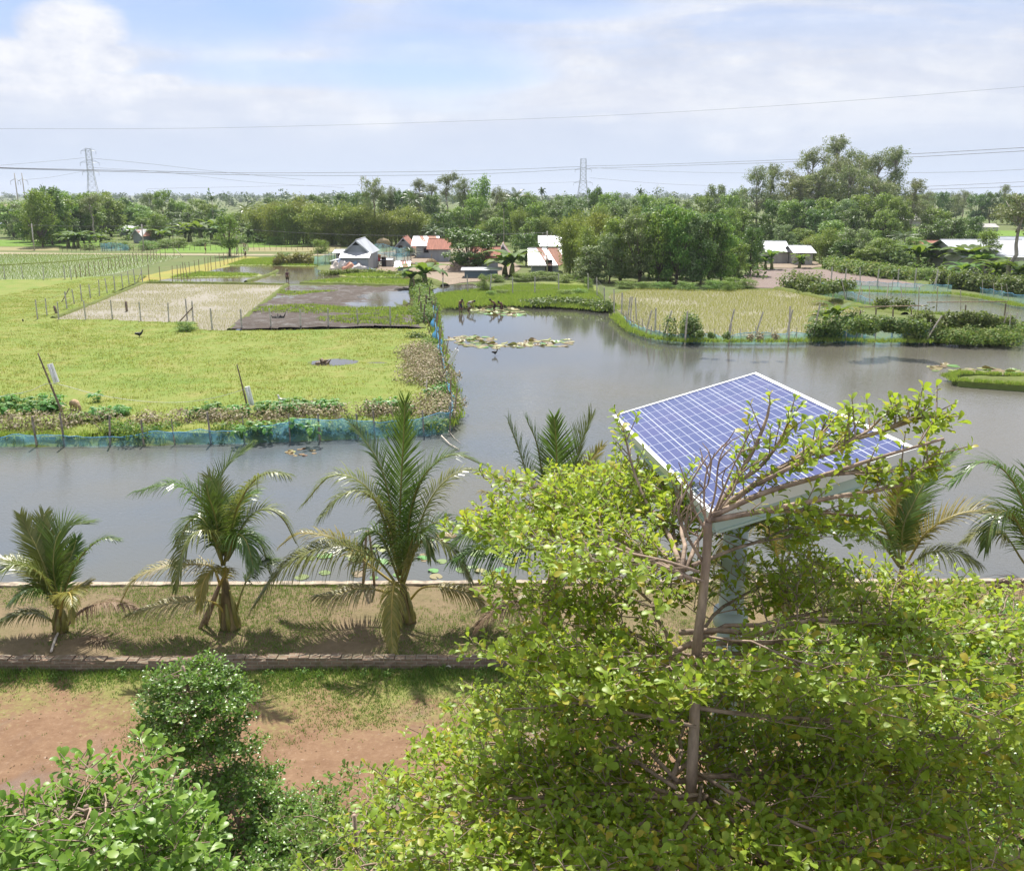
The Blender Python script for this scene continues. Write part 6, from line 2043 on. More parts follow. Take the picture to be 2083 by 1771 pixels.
hm = marsh_h(pts[:, 0], pts[:, 1])
pts, hm = pts[hm > .345], hm[hm > .345]
bp.append(blades(pts, hm - .02, .28, .08, .9, 3, .12))
pts = scatter([(p.x, p.y) for p in mudp], 12000)
hm = mud_h(pts[:, 0], pts[:, 1])
k = np.zeros(len(pts), bool)
for px, py, rx, ry in ((690, 633, 9, 3.5), (760, 660, 5, 3), (600, 596, 5, 2), (640, 633, 5, 3), (800, 640, 4, 3)):
    q = G(px, py)
    k |= ((pts[:, 0] - q.x) / rx) ** 2 + ((pts[:, 1] - q.y) / ry) ** 2 < .6 + .6 * rng.random(len(pts))
bp.append(blades(pts[k], hm[k] - .02, .22, .10, .9, 4, .15))
stuff('bank_grass', bp, L_green, 'rank green grass on banks and drowned plots')
# scrub under the trees of the wood
cl = []
for poly, n in (([(505, 500), (900, 502), (1000, 520), (1000, 470), (505, 462)], 150), ([(0, 490), (320, 492), (480, 490), (480, 455), (0, 460)], 120), ([(1130, 572), (1230, 578), (1530, 570), (1540, 480), (1000, 470), (1020, 500)], 260), ([(1540, 520), (1700, 538), (1860, 566), (2083, 590), (2083, 520), (1850, 500), (1560, 488)], 200), ([(1500, 490), (1860, 498), (1860, 470), (1500, 470)], 90), ([(505, 462), (1540, 470), (1540, 430), (505, 432)], 260)):
    for x, y in scatter([(p.x, p.y) for p in pxs(poly)], n * 3)[:n]:
        r = random.uniform(1.2, 3.0)
        cl.append(((x, y, r * .3), (r * 1.3, r * 1.3, r * random.uniform(.5, 1.1))))
ok = []
for c in cl:
    bad = False
    for o in bpy.data.objects:
        if o.type == 'EMPTY' and o.get('category') in ('house', 'hut', 'shed', 'barn', 'shack', 'building') and abs(c[0][0] - o.location.x) < 8 and -9 < c[0][1] - o.location.y < 13:
            bad = True
            break
    if not bad:
        ok.append(c)
V, F = cloud(ok, 150, .62, .55, .7, .5)
V[:, 2] = np.maximum(V[:, 2], .25)
L_scrub = leaf_mat('scrub_leaves', [(0.049, 0.105, 0.025), (0.084, 0.154, 0.035), (0.133, 0.210, 0.049), (0.168, 0.238, 0.070)], (0.230, 0.368, 0.057), .32, .6, .2, 0, .08)
tag(link('undergrowth', np_mesh('undergrowth', V, F, L_scrub)), 'tangled green scrub under the trees of the wood', 'undergrowth', None, 'stuff')

# ------------------------------------------------------------------ the air between
hz, nt = new_mat('haze_air')
nd_ = nd(nt, 'ShaderNodeVolumePrincipled', {'Color': (.80, .87, 1.0), 'Density': .00013, 'Anisotropy': .1})
finish(nt, None, nd_.outputs[0])
hb = MB().box((0, 3500, 47), (9000, 8000, 100))
o = hb.build('haze', hz)
tag(o, kind='stuff')
# ------------------------------------------------------------------ garden wall and terrace edge
def brick_mat():
    m, nt = new_mat('old_brick')
    v = nd(nt, 'ShaderNodeTexCoord').outputs['Object']
    sx = nd(nt, 'ShaderNodeSeparateXYZ', {0: v}).outputs
    vec = nd(nt, 'ShaderNodeCombineXYZ', {0: sx[0], 1: mth(nt, 'ADD', sx[2], mth(nt, 'MULTIPLY', sx[1], .55)), 2: 0.0}).outputs[0]
    br = nd(nt, 'ShaderNodeTexBrick', {'Vector': vec, 'Color1': (.23, .155, .105, 1), 'Color2': (.16, .11, .075, 1), 'Mortar': (.25, .215, .16, 1), 'Scale': 1.0, 'Mortar Size': .012, 'Brick Width': .26, 'Row Height': .09, 'Bias': -.1})
    n1 = noise(nt, v, 2.2, 7, .65)
    n2 = noise(nt, v, 9, 6, .7)
    c = mixc(nt, nd(nt, 'ShaderNodeMapRange', {'Value': n1, 'From Min': .5, 'From Max': .68, 'To Max': .65}).outputs[0], br.outputs[0], (.12, .115, .05))
    c = mixc(nt, nd(nt, 'ShaderNodeMapRange', {'Value': n2, 'From Min': .55, 'From Max': .7, 'To Max': .6}).outputs[0], c, (.27, .235, .18))
    h = mth(nt, 'ADD', mth(nt, 'MULTIPLY', br.outputs[1], -1.0), mth(nt, 'MULTIPLY', n2, .6))
    bu = nd(nt, 'ShaderNodeBump', {'Height': h, 'Strength': .8, 'Distance': .02})
    finish(nt, nd(nt, 'ShaderNodeBsdfPrincipled', {'Base Color': c, 'Roughness': .95, 'Normal': bu.outputs[0]}).outputs[0])
    return m


M_brick = brick_mat()
t = thing('garden_wall', gx(0, yw), 'low mossy brick wall along the front of the palm terrace', 'wall')
b = MB()
n = 300
prof = [(-.02, ZL - .1), (-.025, ZT - .12), (-.02, ZT + .03), (.03, ZT + .06), (.22, ZT + .055), (.26, ZT + .02), (.26, ZT - .2)]
vs, fs = [], []
for i in range(n + 1):
    x = -24 + 48 * i / n
    for dy, z in prof:
        q = gx(x, yw + dy + random.gauss(0, .012))
        vs.append((q.x, q.y, z + (random.gauss(0, .014) if z > ZT else 0) + .03 * math.sin(x * .9) * (z > ZT)))
k = len(prof)
for i in range(n):
    for j in range(k - 1):
        fs.append((i * k + j, (i + 1) * k + j, (i + 1) * k + j + 1, i * k + j + 1))
b.add(vs, fs)
b.build('brickwork', M_brick, t)
b = MB()
for i in range(150):
    x = -19 + i * .262
    if random.random() < .9:
        q = gx(x, yw + .11)
        b.box((q.x, q.y + random.gauss(0, .012), ZT + .06 + .03 * math.sin(x * .9) + random.gauss(0, .012)), (.245, .235, .075), random.gauss(0, .03))
b.build('coping', M_brick, t)
p = G(912, 1352, ZT - .14)
b = MB()
q = Vector((p.x, yw - p.x * math.tan(YAW) - .05, ZT - .16))
ring = [(math.cos(a) * .085, math.sin(a) * .085) for a in np.linspace(0, 2 * math.pi, 15)[:-1]]
vs = [q + Vector((x, 0, z)) for x, z in ring] + [q + Vector((x * .75, 0, z * .75)) for x, z in ring] + [q + Vector((x, .3, z)) for x, z in ring] + [q + Vector((x * .75, .3, z * .75)) for x, z in ring]
fs = []
for i in range(14):
    j = (i + 1) % 14
    fs += [(i, j, 14 + j, 14 + i), (i, 28 + i, 28 + j, j), (14 + i, 14 + j, 42 + j, 42 + i)]
fs.append(tuple(range(42, 56)))
b.add(vs, fs)
b.build('drain_pipe', M_conc, t)
M_ledge = plain('pale_ledge', (.40, .33, .25), .9, var=.3, scale=3, bump=.5)
b = MB()
n = 200
vs, fs = [], []
for i in range(n + 1):
    x = -24 + 48 * i / n
    for dy, z in ((-.10, ZT - .1), (-.10, ZT + .05), (.10, ZT + .055), (.13, -.3)):
        q = gx(x, ye + dy + random.gauss(0, .012))
        vs.append((q.x, q.y, z + random.gauss(0, .008)))
for i in range(n):
    for j in range(3):
        fs.append((i * 4 + j, (i + 1) * 4 + j, (i + 1) * 4 + j + 1, i * 4 + j + 1))
b.add(vs, fs)
tag(b.build('terrace_ledge', M_ledge, base=gx(0, ye)), 'pale masonry ledge at the water edge of the palm terrace', 'wall')

# grass on lawn and terrace
L_lawn = leaf_mat('lawn_blades', [(.07, .17, .025), (.11, .23, .035), (.17, .26, .05), (.23, .26, .075)], (.3, .42, .06), .35, .6, .2, 0)
P = np.column_stack([rng.uniform(-16, 16, 150000), rng.uniform(yw - 7, yw - .02, 150000)])
dd = (yw - P[:, 1])
nz = fbm(P[:, 0], P[:, 1], .5, 40, 4)
pr = np.exp(-(dd / .9) ** 2) * .5 + np.clip(1.0 - dd / 5.5, 0, 1) * np.clip((nz - .46) * 3.2, 0, .55) + .004
P = P[rng.random(len(P)) < pr]
dd = yw - P[:, 1] - P[:, 0] * math.tan(YAW)
hgt = .035 + .11 * np.exp(-(dd / .7) ** 2) * (fbm(P[:, 0], P[:, 1], 1.1, 50, 3))*1.6
lawn_b = blades(P, ZL, hgt, .018, 1.0, 4, .035)
P2 = np.column_stack([rng.uniform(-16, 16, 60000), rng.uniform(yw + .3, ye - .1, 60000)])
nz = fbm(P2[:, 0], P2[:, 1], .45, 44, 4)
pr = np.clip((nz - .45) * 2.2 + np.clip((P2[:, 1] - yw - 2.8) / 2.2, 0, 1) * .35, .01, .6)
P2 = P2[rng.random(len(P2)) < pr]
stuff('lawn_grass', [lawn_b, blades(P2, ZT + .01, .05, .016, 1.0, 4, .04)], L_lawn, 'short patchy grass on the red lawn and the palm terrace')
cl = []
for i in range(46):
    x = random.uniform(-15, 15)
    cl.append(((x, yw - x * math.tan(YAW) - random.uniform(.1, .5), ZL + .08), (.16, .14, .11)))
V, F = cloud(cl, 60, .06, .55, .8, .3)
tag(link('wall_foot_weeds', np_mesh('wall_foot_weeds', V, F, L_weed)), 'small green weeds along the foot of the brick wall', 'weeds', None, 'stuff')

# fallen leaves, twigs and stones lying about
n = 2600
P = np.column_stack([rng.uniform(-15, 15, n), rng.uniform(yw - 9, ye - .2, n), np.zeros(n)])
P[:, 2] = np.where(P[:, 1] > yw + .3, ZT + .045, ZL + .012)
P = P[(P[:, 1] < yw - .1) | (P[:, 1] > yw + .3)]
V, F = leaf_quads(P, unit(np.column_stack([rng.normal(size=(len(P), 2)), .15 * rng.random(len(P))])), unit(np.column_stack([.3 * rng.normal(size=(len(P), 2)), np.ones(len(P))])), .03 + .05 * rng.random(len(P)), .03)
L_lit = leaf_mat('fallen_leaves', [(.25, .16, .08), (.16, .09, .05), (.34, .26, .12), (.10, .06, .04), (.28, .28, .08)], (.3, .2, .08), .15, .8, .2, 0)
tag(link('leaf_litter', np_mesh('leaf_litter', V, F, L_lit)), 'fallen dry leaves scattered over lawn and terrace', 'litter', None, 'stuff')
Vs, Fs, o = [], [], 0
for i in range(420):
    x, y = random.uniform(-13, 13), random.uniform(yw - 9, yw - .4)
    r = random.uniform(.012, .045)
    a = rng.random(6) * .5
    for k in range(6):
        Vs.append((x + r * math.cos(k * 1.047 + a[k]), y + r * math.sin(k * 1.047 + a[k]) * .8, ZL - .005))
    Vs.append((x, y, ZL + r * .7))
    Fs += [(o + k, o + (k + 1) % 6, o + 6) for k in range(6)]
    o += 7
tag(link('pebbles', np_mesh('pebbles', np.array(Vs), np.array(Fs), plain('pebble', (.34, .24, .17), .9, var=.3))), 'small stones on the red earth', 'pebbles', None, 'stuff')

# ------------------------------------------------------------------ young coconut palms on the terrace
F_green = leaf_mat('frond_green', [(.070, .13, .022), (.10, .175, .033), (.14, .215, .05)], (.15, .27, .025), .30, .30, .55, .2)
F_olive = leaf_mat('frond_olive', [(.12, .155, .034), (.165, .20, .048), (.22, .24, .075)], (.27, .31, .04), .32, .33, .5, .2)
F_yel = leaf_mat('frond_yellow', [(.17, .165, .03), (.25, .215, .045), (.31, .26, .09), (.16, .17, .03)], (.48, .42, .08), .36, .4, .4, .15)
F_pale = leaf_mat('frond_fading', [(.22, .22, .07), (.35, .30, .15), (.42, .36, .24), (.17, .19, .05)], (.45, .4, .15), .3, .5, .4, .15)
F_dry = leaf_mat('frond_dry', [(.16, .10, .06), (.24, .16, .10), (.31, .22, .15)], (.3, .2, .1), .2, .7, .3, .2)
M_rach = plain('frond_rib', (.22, .21, .05), .45, var=.2, spec=.5)
M_rachy = plain('frond_rib_yellow', (.36, .28, .06), .45, var=.2, spec=.5)
M_rachd = plain('frond_rib_dry', (.22, .14, .08), .7, var=.2)
M_fib = plain('palm_fibre', (.15, .10, .06), .95, var=.4, scale=9, bump=.8, stretch=(1, 1, .3))
FM = {'g': (F_green, M_rach), 'o': (F_olive, M_rach), 'y': (F_yel, M_rachy), 'p': (F_pale, M_rachy), 'd': (F_dry, M_rachd)}


def frond(par, P, kind='g', ll=.62, droop=.35, vee=.25, n=58, start=.16, w=.036, name='frond'):
    n, ll, w = int(n * 1.22), ll * 1.48, w * 1.02
    """a feather leaf along a rib through the points P: two rows of narrow leaflets, each bending under its own weight"""
    pts = catmull(P, 8)
    cum = [0]
    for a, c in zip(pts, pts[1:]):
        cum.append(cum[-1] + (c - a).length)
    L = cum[-1]
    hd = pts[-1] - pts[0]
    hd.z = 0
    if hd.length < .15:
        hd = Vector((.3, -1, 0))
    hd.normalize()
    ref = Vector((hd.y, -hd.x, 0))
    b = MB()
    b.tube(pts, [.034 * (1 - .8 * c / L) + .004 for c in cum], 6, 1)
    j = 0
    for i in range(n):
        f = start + (1 - start) * i / (n - 1)
        s = f * L
        while j < len(cum) - 2 and cum[j + 1] < s:
            j += 1
        k = (s - cum[j]) / max(1e-6, cum[j + 1] - cum[j])
        p = pts[j].lerp(pts[j + 1], k)
        tg = (pts[j + 1] - pts[j]).normalized()
        nm = ref.cross(tg).normalized()
        if nm.z < 0 and abs(tg.z) < .9:
            nm = -nm
        sd = tg.cross(nm).normalized()
        g = (f - start) / (1 - start)
        prof = (.62 + .38 * math.sin(math.pi * min(1, g * 1.25 + .05))) * (1 if g < .75 else 1 - 1.7 * (g - .75))
        ang = R(28 + 38 * g)
        for sg in (-1, 1):
            le = ll * prof * random.uniform(.86, 1.1)
            if random.random() < .03:
                le *= .5
            d = (sd * sg * math.cos(ang) + tg * math.sin(ang) + nm * (vee * random.uniform(.6, 1.3)) + Vector((random.gauss(0, .05), random.gauss(0, .05), random.gauss(0, .05)))).normalized()
            dr = droop * random.uniform(.6, 1.4)
            q, dd_ = p.copy(), d.copy()
            wd = dd_.cross(nm)
            wd = wd.normalized() if wd.length > .01 else tg
            row = []
            ws = (w * .55, w, w * .85, w * .5, .003)
            for m_ in range(5):
                row.append((q.copy(), ws[m_] * (1 if kind != 'd' else .8)))
                q = q + dd_ * le / 4
                dd_ = (dd_ + Vector((0, 0, -dr * .5))).normalized()
            vs = []
            for q, x in row:
                vs += [q + wd * x / 2, q - wd * x / 2]
            b.add(vs, [(0, 1, 3, 2), (2, 3, 5, 4), (4, 5, 7, 6), (6, 7, 9, 8)], 0)
    o = b.build(name, list(FM[kind]), par)
    return o


def young_palm(base, label, fronds, tr=.17, stem=.5, crown=None, z=ZT):
    p = G(base[0], base[1], z)
    t = thing('coconut_palm', p, label, 'palm', 'young coconut palms on the terrace')
    c = Dp(crown[0], crown[1], p.y)
    b = MB()
    q = p.lerp(c, .5)
    b.tube([p - Vector((0, 0, .1)), p + Vector((0, 0, .06)), p + (c - p) * .12, p + (c - p) * .35, p + (c - p) * .7, c], [tr * 1.25, tr * 1.3, tr * 1.15, tr * .9, tr * .6, tr * .3], 12)
    b.build('trunk', plain('palm_base', (.20, .15, .06), .8, var=.4, scale=5, bump=.5, stretch=(1, 1, .25)), t)
    b = MB()
    for k in range(7):
        a = k * 2.4
        d = Vector((math.cos(a), math.sin(a), 0))
        s = p + d * tr * 1.0 + Vector((0, 0, .05))
        e = p.lerp(c, .35 + .08 * k) + d * tr * .75
        b.tube([s, s.lerp(e, .5) + d * .03, e], [.07, .06, .03], 6)
    b.build('leaf_sheath', M_rach, t)
    for f in fronds:
        kind, pl = f[0], f[1]
        kw = f[2] if len(f) > 2 else {}
        P = [Dp(x, y, p.y + dy) for x, y, dy in pl]
        for v in P:
            v.z = max(v.z, z + .06)
        o = frond(t, P, kind, **kw)
        if kind in 'yp':
            o['label'] = 'yellowing frond'
        elif kind == 'd':
            o['label'] = 'dry brown frond'
    return t


zc = lambda s, ox, oy: (lambda L: [(ox + x * s, oy + y * s, d) for x, y, d in L])
A = zc(.2988, 0, 1020)
young_palm((124, 1284), 'smallest young coconut palm at the left end of the terrace', [
    ('g', A([(400, 700, 0), (365, 450, .2), (385, 260, .5), (460, 170, .8), (610, 145, 1.1)]), dict(ll=.72, droop=.18, n=64)),
    ('o', A([(390, 680, 0), (270, 360, .3), (195, 210, .5), (140, 95, .6)]), dict(ll=.55, droop=.12)),
    ('o', A([(395, 660, .1), (320, 330, .6), (290, 170, .9), (300, 90, 1.1)]), dict(ll=.6, droop=.15)),
    ('g', A([(415, 680, 0), (490, 470, .1), (580, 340, .1), (690, 255, .1), (790, 255, .1)]), dict(ll=.5, droop=.6)),
    ('o', A([(395, 680, 0), (290, 510, -.3), (160, 430, -.5), (60, 450, -.7), (-60, 520, -.8)]), dict(ll=.6, droop=.55)),
    ('o', A([(390, 690, .1), (260, 520, .3), (130, 430, .5), (-20, 380, .6)]), dict(ll=.5, droop=.3)),
    ('g', A([(385, 720, 0), (300, 610, -.1), (190, 600, -.3), (80, 680, -.4)]), dict(ll=.55, droop=.8)),
    ('o', A([(380, 830, 0), (260, 760, -.2), (110, 765, -.4), (-30, 830, -.6)]), dict(ll=.42, droop=.9)),
    ('y', A([(405, 790, -.05), (430, 660, -.5), (470, 620, -1.0), (490, 690, -1.4), (480, 790, -1.6)]), dict(ll=.42, droop=.8)),
    ('y', A([(410, 720, 0), (470, 630, .1), (540, 590, .2), (610, 555, .2)]), dict(ll=.4, droop=.4)),
    ('d', A([(450, 850, 0), (560, 740, .1), (700, 690, 0), (820, 690, -.1), (930, 730, -.2)]), dict(ll=.5, droop=1.0)),
    ('g', A([(400, 690, .1), (440, 480, .7), (500, 330, 1.1), (520, 260, 1.3)]), dict(ll=.5, droop=.2)),
], .14, crown=(121, 1215))
young_palm((470, 1276), 'young coconut palm propped by two bamboo poles, second from left', [
    ('g', [(452, 1150, 0), (447, 1060, .1), (445, 990, .2), (463, 945, .4), (508, 910, .6)], dict(ll=.55, droop=.25)),
    ('g', [(452, 1140, 0), (425, 1050, .0), (390, 1000, -.1), (340, 985, -.2), (278, 1000, -.3)], dict(ll=.7, droop=.9, n=62)),
    ('o', [(458, 1130, 0), (480, 1040, -.2), (510, 985, -.5), (545, 962, -.8), (582, 965, -1.0)], dict(ll=.66, droop=.95, n=62)),
    ('o', [(462, 1140, 0), (500, 1060, .4), (540, 1035, .6), (575, 1055, .7), (602, 1105, .8)], dict(ll=.6, droop=.6)),
    ('o', [(452, 1140, -.1), (430, 1085, -.5), (395, 1085, -.8), (370, 1125, -1.0), (358, 1195, -1.1)], dict(ll=.66, droop=.9, n=60)),
    ('p', [(448, 1190, 0), (430, 1152, 0), (375, 1148, -.1), (320, 1155, -.2), (270, 1182, -.3), (246, 1225, -.4)], dict(ll=.62, droop=.9)),
    ('y', [(447, 1190, -.1), (458, 1158, -.5), (430, 1160, -.9), (412, 1190, -1.1), (406, 1235, -1.2)], dict(ll=.38, droop=.8)),
    ('p', [(468, 1268, 0), (445, 1232, -.2), (410, 1221, -.4), (345, 1226, -.5), (300, 1237, -.6), (262, 1250, -.7)], dict(ll=.62, droop=1.1, start=.3)),
    ('g', [(478, 1262, 0), (488, 1215, .1), (505, 1175, .3), (530, 1148, .4), (560, 1140, .5)], dict(ll=.5, droop=.6, start=.5)),
    ('o', [(455, 1130, .1), (442, 1040, .7), (433, 985, 1.1), (425, 970, 1.2)], dict(ll=.6, droop=.2)),
    ('g', [(462, 1140, .1), (495, 1090, .4), (530, 1105, .6), (548, 1165, .6)], dict(ll=.62, droop=.9)),
    ('g', [(450, 1140, .1), (415, 1060, .3), (385, 1060, .5), (362, 1105, .7)], dict(ll=.62, droop=.8)),
    ('g', [(460, 1140, -.1), (480, 1090, -.5), (500, 1100, -.8), (515, 1150, -1.0)], dict(ll=.6, droop=.9)),
    ('g', [(452, 1150, 0), (440, 1060, -.2), (425, 1010, -.3), (420, 985, -.3)], dict(ll=.45, droop=.15)),
    ('g', [(456, 1150, .0), (470, 1060, .3), (490, 1020, .6), (520, 1000, .9)], dict(ll=.6, droop=.5)),
], .21, crown=(456, 1170))
young_palm((828, 1262), 'tallest young coconut palm with a high upright frond, third from left', [
    ('g', [(818, 1180, 0), (813, 1090, .2), (816, 985, .3), (821, 890, .3), (824, 818, .3)], dict(ll=.80, droop=.06, n=70, vee=.1, w=.042)),
    ('g', [(815, 1170, 0), (797, 1040, .2), (776, 955, .4), (745, 900, .5), (708, 855, .5)], dict(ll=.62, droop=.35, n=62)),
    ('o', [(812, 1170, 0), (788, 1060, -.2), (748, 1005, -.4), (700, 1005, -.6), (655, 1050, -.8)], dict(ll=.75, droop=.75, n=62)),
    ('o', [(812, 1165, .1), (770, 1030, .3), (725, 975, .5), (670, 970, .6), (618, 1025, .7)], dict(ll=.7, droop=.7, n=62)),
    ('g', [(820, 1170, .1), (842, 1020, .3), (878, 950, .5), (925, 925, .6), (982, 945, .7)], dict(ll=.74, droop=.45, n=62)),
    ('o', [(822, 1165, .2), (868, 1030, .8), (915, 970, 1.2), (955, 955, 1.5), (995, 965, 1.7)], dict(ll=.6, droop=.7)),
    ('o', [(808, 1190, 0), (768, 1140, -.1), (705, 1113, -.2), (640, 1118, -.3), (570, 1160, -.4), (516, 1235, -.5)], dict(ll=1.02, droop=1.3, n=92, w=.042)),
    ('y', [(806, 1190, .2), (740, 1140, .6), (680, 1095, .8), (610, 1085, 1.0), (570, 1110, 1.1)], dict(ll=.6, droop=.7)),
    ('p', [(810, 1215, -.1), (770, 1200, -.3), (725, 1198, -.5), (690, 1207, -.6), (645, 1212, -.7)], dict(ll=.62, droop=1.0, start=.3)),
    ('y', [(815, 1195, -.1), (803, 1185, -.8), (797, 1230, -1.3), (797, 1300, -1.7), (807, 1385, -2.0)], dict(ll=.42, droop=1.1, n=70)),
    ('y', [(832, 1222, 0), (860, 1195, -.1), (905, 1194, -.2), (955, 1208, -.3), (992, 1240, -.35)], dict(ll=.55, droop=.9, start=.4)),
    ('o', [(822, 1185, -.1), (850, 1110, -.4), (885, 1095, -.6), (925, 1125, -.8), (955, 1180, -.9)], dict(ll=.6, droop=.9)),
    ('g', [(822, 1180, .1), (858, 1085, .3), (905, 1060, .4), (950, 1085, .6), (985, 1130, .7)], dict(ll=.72, droop=.8)),
    ('g', [(812, 1180, .1), (775, 1090, .3), (745, 1090, .4), (722, 1150, .5)], dict(ll=.66, droop=.9)),
    ('g', [(818, 1175, 0), (835, 1040, .0), (860, 970, -.1), (900, 930, -.2)], dict(ll=.6, droop=.4)),
    ('g', [(816, 1180, -.1), (838, 1100, -.5), (862, 1090, -.8), (875, 1130, -1.0)], dict(ll=.6, droop=.9)),
], .19, crown=(818, 1180))
Z = zc(.2834, 980, 830)
young_palm((1122, 1280), 'young coconut palm half hidden by the big foreground tree, with five upright fronds', [
    ('g', Z([(480, 950, 0), (340, 520, .1), (260, 280, .2), (190, 95, .2)]), dict(ll=.6, droop=.5)),
    ('g', Z([(500, 940, 0), (430, 450, .1), (390, 240, .1), (325, 90, .1)]), dict(ll=.62, droop=.25)),
    ('g', Z([(530, 930, 0), (535, 520, .2), (535, 280, .3), (520, 75, .3)]), dict(ll=.66, droop=.1, n=64)),
    ('o', Z([(560, 930, 0), (650, 500, .2), (710, 260, .3), (790, 60, .3)]), dict(ll=.70, droop=.1, n=64)),
    ('y', Z([(570, 940, 0), (700, 560, .5), (790, 380, .8), (860, 280, 1.0)]), dict(ll=.5, droop=.2)),
    ('y', Z([(490, 980, 0), (350, 800, -.2), (220, 680, -.3), (110, 630, -.4), (20, 600, -.4)]), dict(ll=.55, droop=.9)),
    ('g', Z([(490, 1000, 0), (330, 860, -.3), (130, 830, -.5), (-60, 880, -.7), (-180, 960, -.8)]), dict(ll=.85, droop=.9, n=66)),
    ('g', Z([(490, 1020, 0), (320, 1010, -.2), (130, 1000, -.3), (-60, 1020, -.5), (-190, 1080, -.6)]), dict(ll=.85, droop=1.1, n=66)),
    ('d', Z([(500, 1500, 0), (360, 1400, -.2), (200, 1390, -.4), (60, 1470, -.5), (-30, 1560, -.6)]), dict(ll=.75, droop=1.1, n=62)),
    ('p', Z([(490, 1420, 0), (340, 1330, .0), (150, 1390, -.1), (-10, 1450, -.2)]), dict(ll=.5, droop=1.0)),
    ('g', Z([(560, 960, 0), (700, 760, .3), (850, 720, .6), (1000, 790, .9)]), dict(ll=.7, droop=.8)),
    ('g', Z([(540, 960, -.1), (640, 850, -.6), (760, 880, -1.0), (850, 1000, -1.3)]), dict(ll=.7, droop=.9)),
], .2, crown=(1125, 1130))
young_palm((1592, 1262), 'young coconut palm behind the solar panel post, mostly hidden by leaves', [
    ('y', [(1590, 1160, 0), (1565, 1085, -.1), (1530, 1062, -.2), (1490, 1085, -.3), (1458, 1140, -.4)], dict(ll=.8, droop=.8, n=62)),
    ('g', [(1592, 1160, 0), (1625, 1090, .1), (1680, 1065, .2), (1735, 1075, .3), (1780, 1110, .4)], dict(ll=.8, droop=.7, n=62)),
    ('o', [(1590, 1160, 0), (1560, 1070, .6), (1530, 1020, 1.0), (1500, 1010, 1.3)], dict(ll=.7, droop=.6)),
    ('g', [(1590, 1160, .1), (1600, 1060, .5), (1640, 1010, .8), (1690, 1000, 1.1)], dict(ll=.7, droop=.5)),
    ('y', [(1590, 1180, 0), (1640, 1150, -.3), (1700, 1160, -.6), (1750, 1200, -.8)], dict(ll=.7, droop=.9)),
    ('p', [(1590, 1190, 0), (1540, 1165, -.3), (1480, 1180, -.5), (1440, 1220, -.6)], dict(ll=.7, droop=.9)),
], .2, crown=(1592, 1175))
Q = zc(.1985, 1700, 900)
young_palm((1838, 1268), 'young coconut palm right of the solar panel with a yellow arching frond', [
    ('g', Q([(680, 1250, 0), (690, 880, .1), (790, 640, .2), (930, 380, .3), (1010, 270, .3), (1190, 120, .3)]), dict(ll=.68, droop=.15, n=66, vee=.12)),
    ('y', Q([(720, 1250, 0), (900, 960, 0), (1120, 790, -.1), (1400, 700, -.2), (1640, 720, -.3), (1860, 810, -.4)]), dict(ll=.66, droop=.35, n=66)),
    ('y', Q([(660, 1250, 0), (615, 800, .4), (630, 550, .6), (660, 310, .7)]), dict(ll=.6, droop=.1)),
    ('g', Q([(650, 1250, 0), (500, 850, 0), (340, 640, 0), (190, 560, 0), (30, 560, 0)]), dict(ll=.75, droop=.5, n=62)),
    ('g', Q([(650, 1270, 0), (450, 1000, -.2), (250, 880, -.4), (20, 900, -.6)]), dict(ll=.7, droop=.8, n=62)),
    ('o', Q([(740, 1280, 0), (950, 1130, -.3), (1200, 1120, -.6), (1450, 1230, -.8)]), dict(ll=.7, droop=.9)),
    ('o', Q([(690, 1250, .1), (760, 800, .7), (800, 560, 1.0), (790, 420, 1.2)]), dict(ll=.55, droop=.2)),
], .2, crown=(1835, 1150))
young_palm((2135, 1285), 'young coconut palm at the right edge with a frond arching back to the left', [
    ('g', [(2118, 1150, 0), (2085, 1030, -.1), (2050, 965, -.1), (2015, 942, -.1), (1985, 945, -.1), (1942, 978, -.1)], dict(ll=.80, droop=.6, n=70)),
    ('g', [(2118, 1160, 0), (2080, 1080, -.2), (2050, 1040, -.3), (2020, 1060, -.5), (2005, 1110, -.6)], dict(ll=.8, droop=.8, n=62)),
    ('g', [(2120, 1160, 0), (2100, 1060, .3), (2110, 990, .5), (2150, 940, .6)], dict(ll=.8, droop=.4)),
    ('o', [(2115, 1180, 0), (2080, 1140, .2), (2045, 1090, .4), (2000, 1080, .6), (1960, 1100, .7)], dict(ll=.5, droop=.9, start=.5)),
    ('d', [(2120, 1250, 0), (2085, 1190, -.2), (2055, 1185, -.3), (2020, 1215, -.4)], dict(ll=.7, droop=1.1)),
    ('g', [(2125, 1160, 0), (2170, 1060, -.3), (2220, 1040, -.5), (2260, 1090, -.6)], dict(ll=.8, droop=.7)),
], .2, crown=(2122, 1165))
# props, a fallen frond and sticks on the terrace
for pts, r, lab in (([(402, 1288, -.05), (428, 1230, 0), (448, 1182, .05)], .05, 'rough bamboo prop with its foot furthest left against the second palm'), ([(416, 1276, .15), (434, 1228, .1), (450, 1180, .05)], .055, 'straighter bamboo prop next to the stem of the second palm'), ([(738, 1195, 2.2), (742, 1140, 2.2), (745, 1080, 2.2)], .045, 'grey upright stake at the water edge behind the tallest palm'), ([(762, 1196, 2.3), (757, 1130, 2.3), (750, 1075, 2.3)], .04, 'thin leaning stake at the water edge behind the tallest palm')):
    Yp = G(470, 1276, ZT).y if pts[0][0] < 500 else G(828, 1262, ZT).y
    b = MB()
    b.tube([Dp(x, y, Yp + d) for x, y, d in pts], [r, r * .9, r * .8], 7)
    tag(b.build('bamboo_prop', M_bamboo, base=Dp(pts[0][0], pts[0][1], Yp + pts[0][2])), lab, 'prop')
p = G(185, 1302, ZT)
t = thing('fallen_frond', p, 'dry brown palm frond tip lying on the terrace near the smallest palm', 'fallen frond')
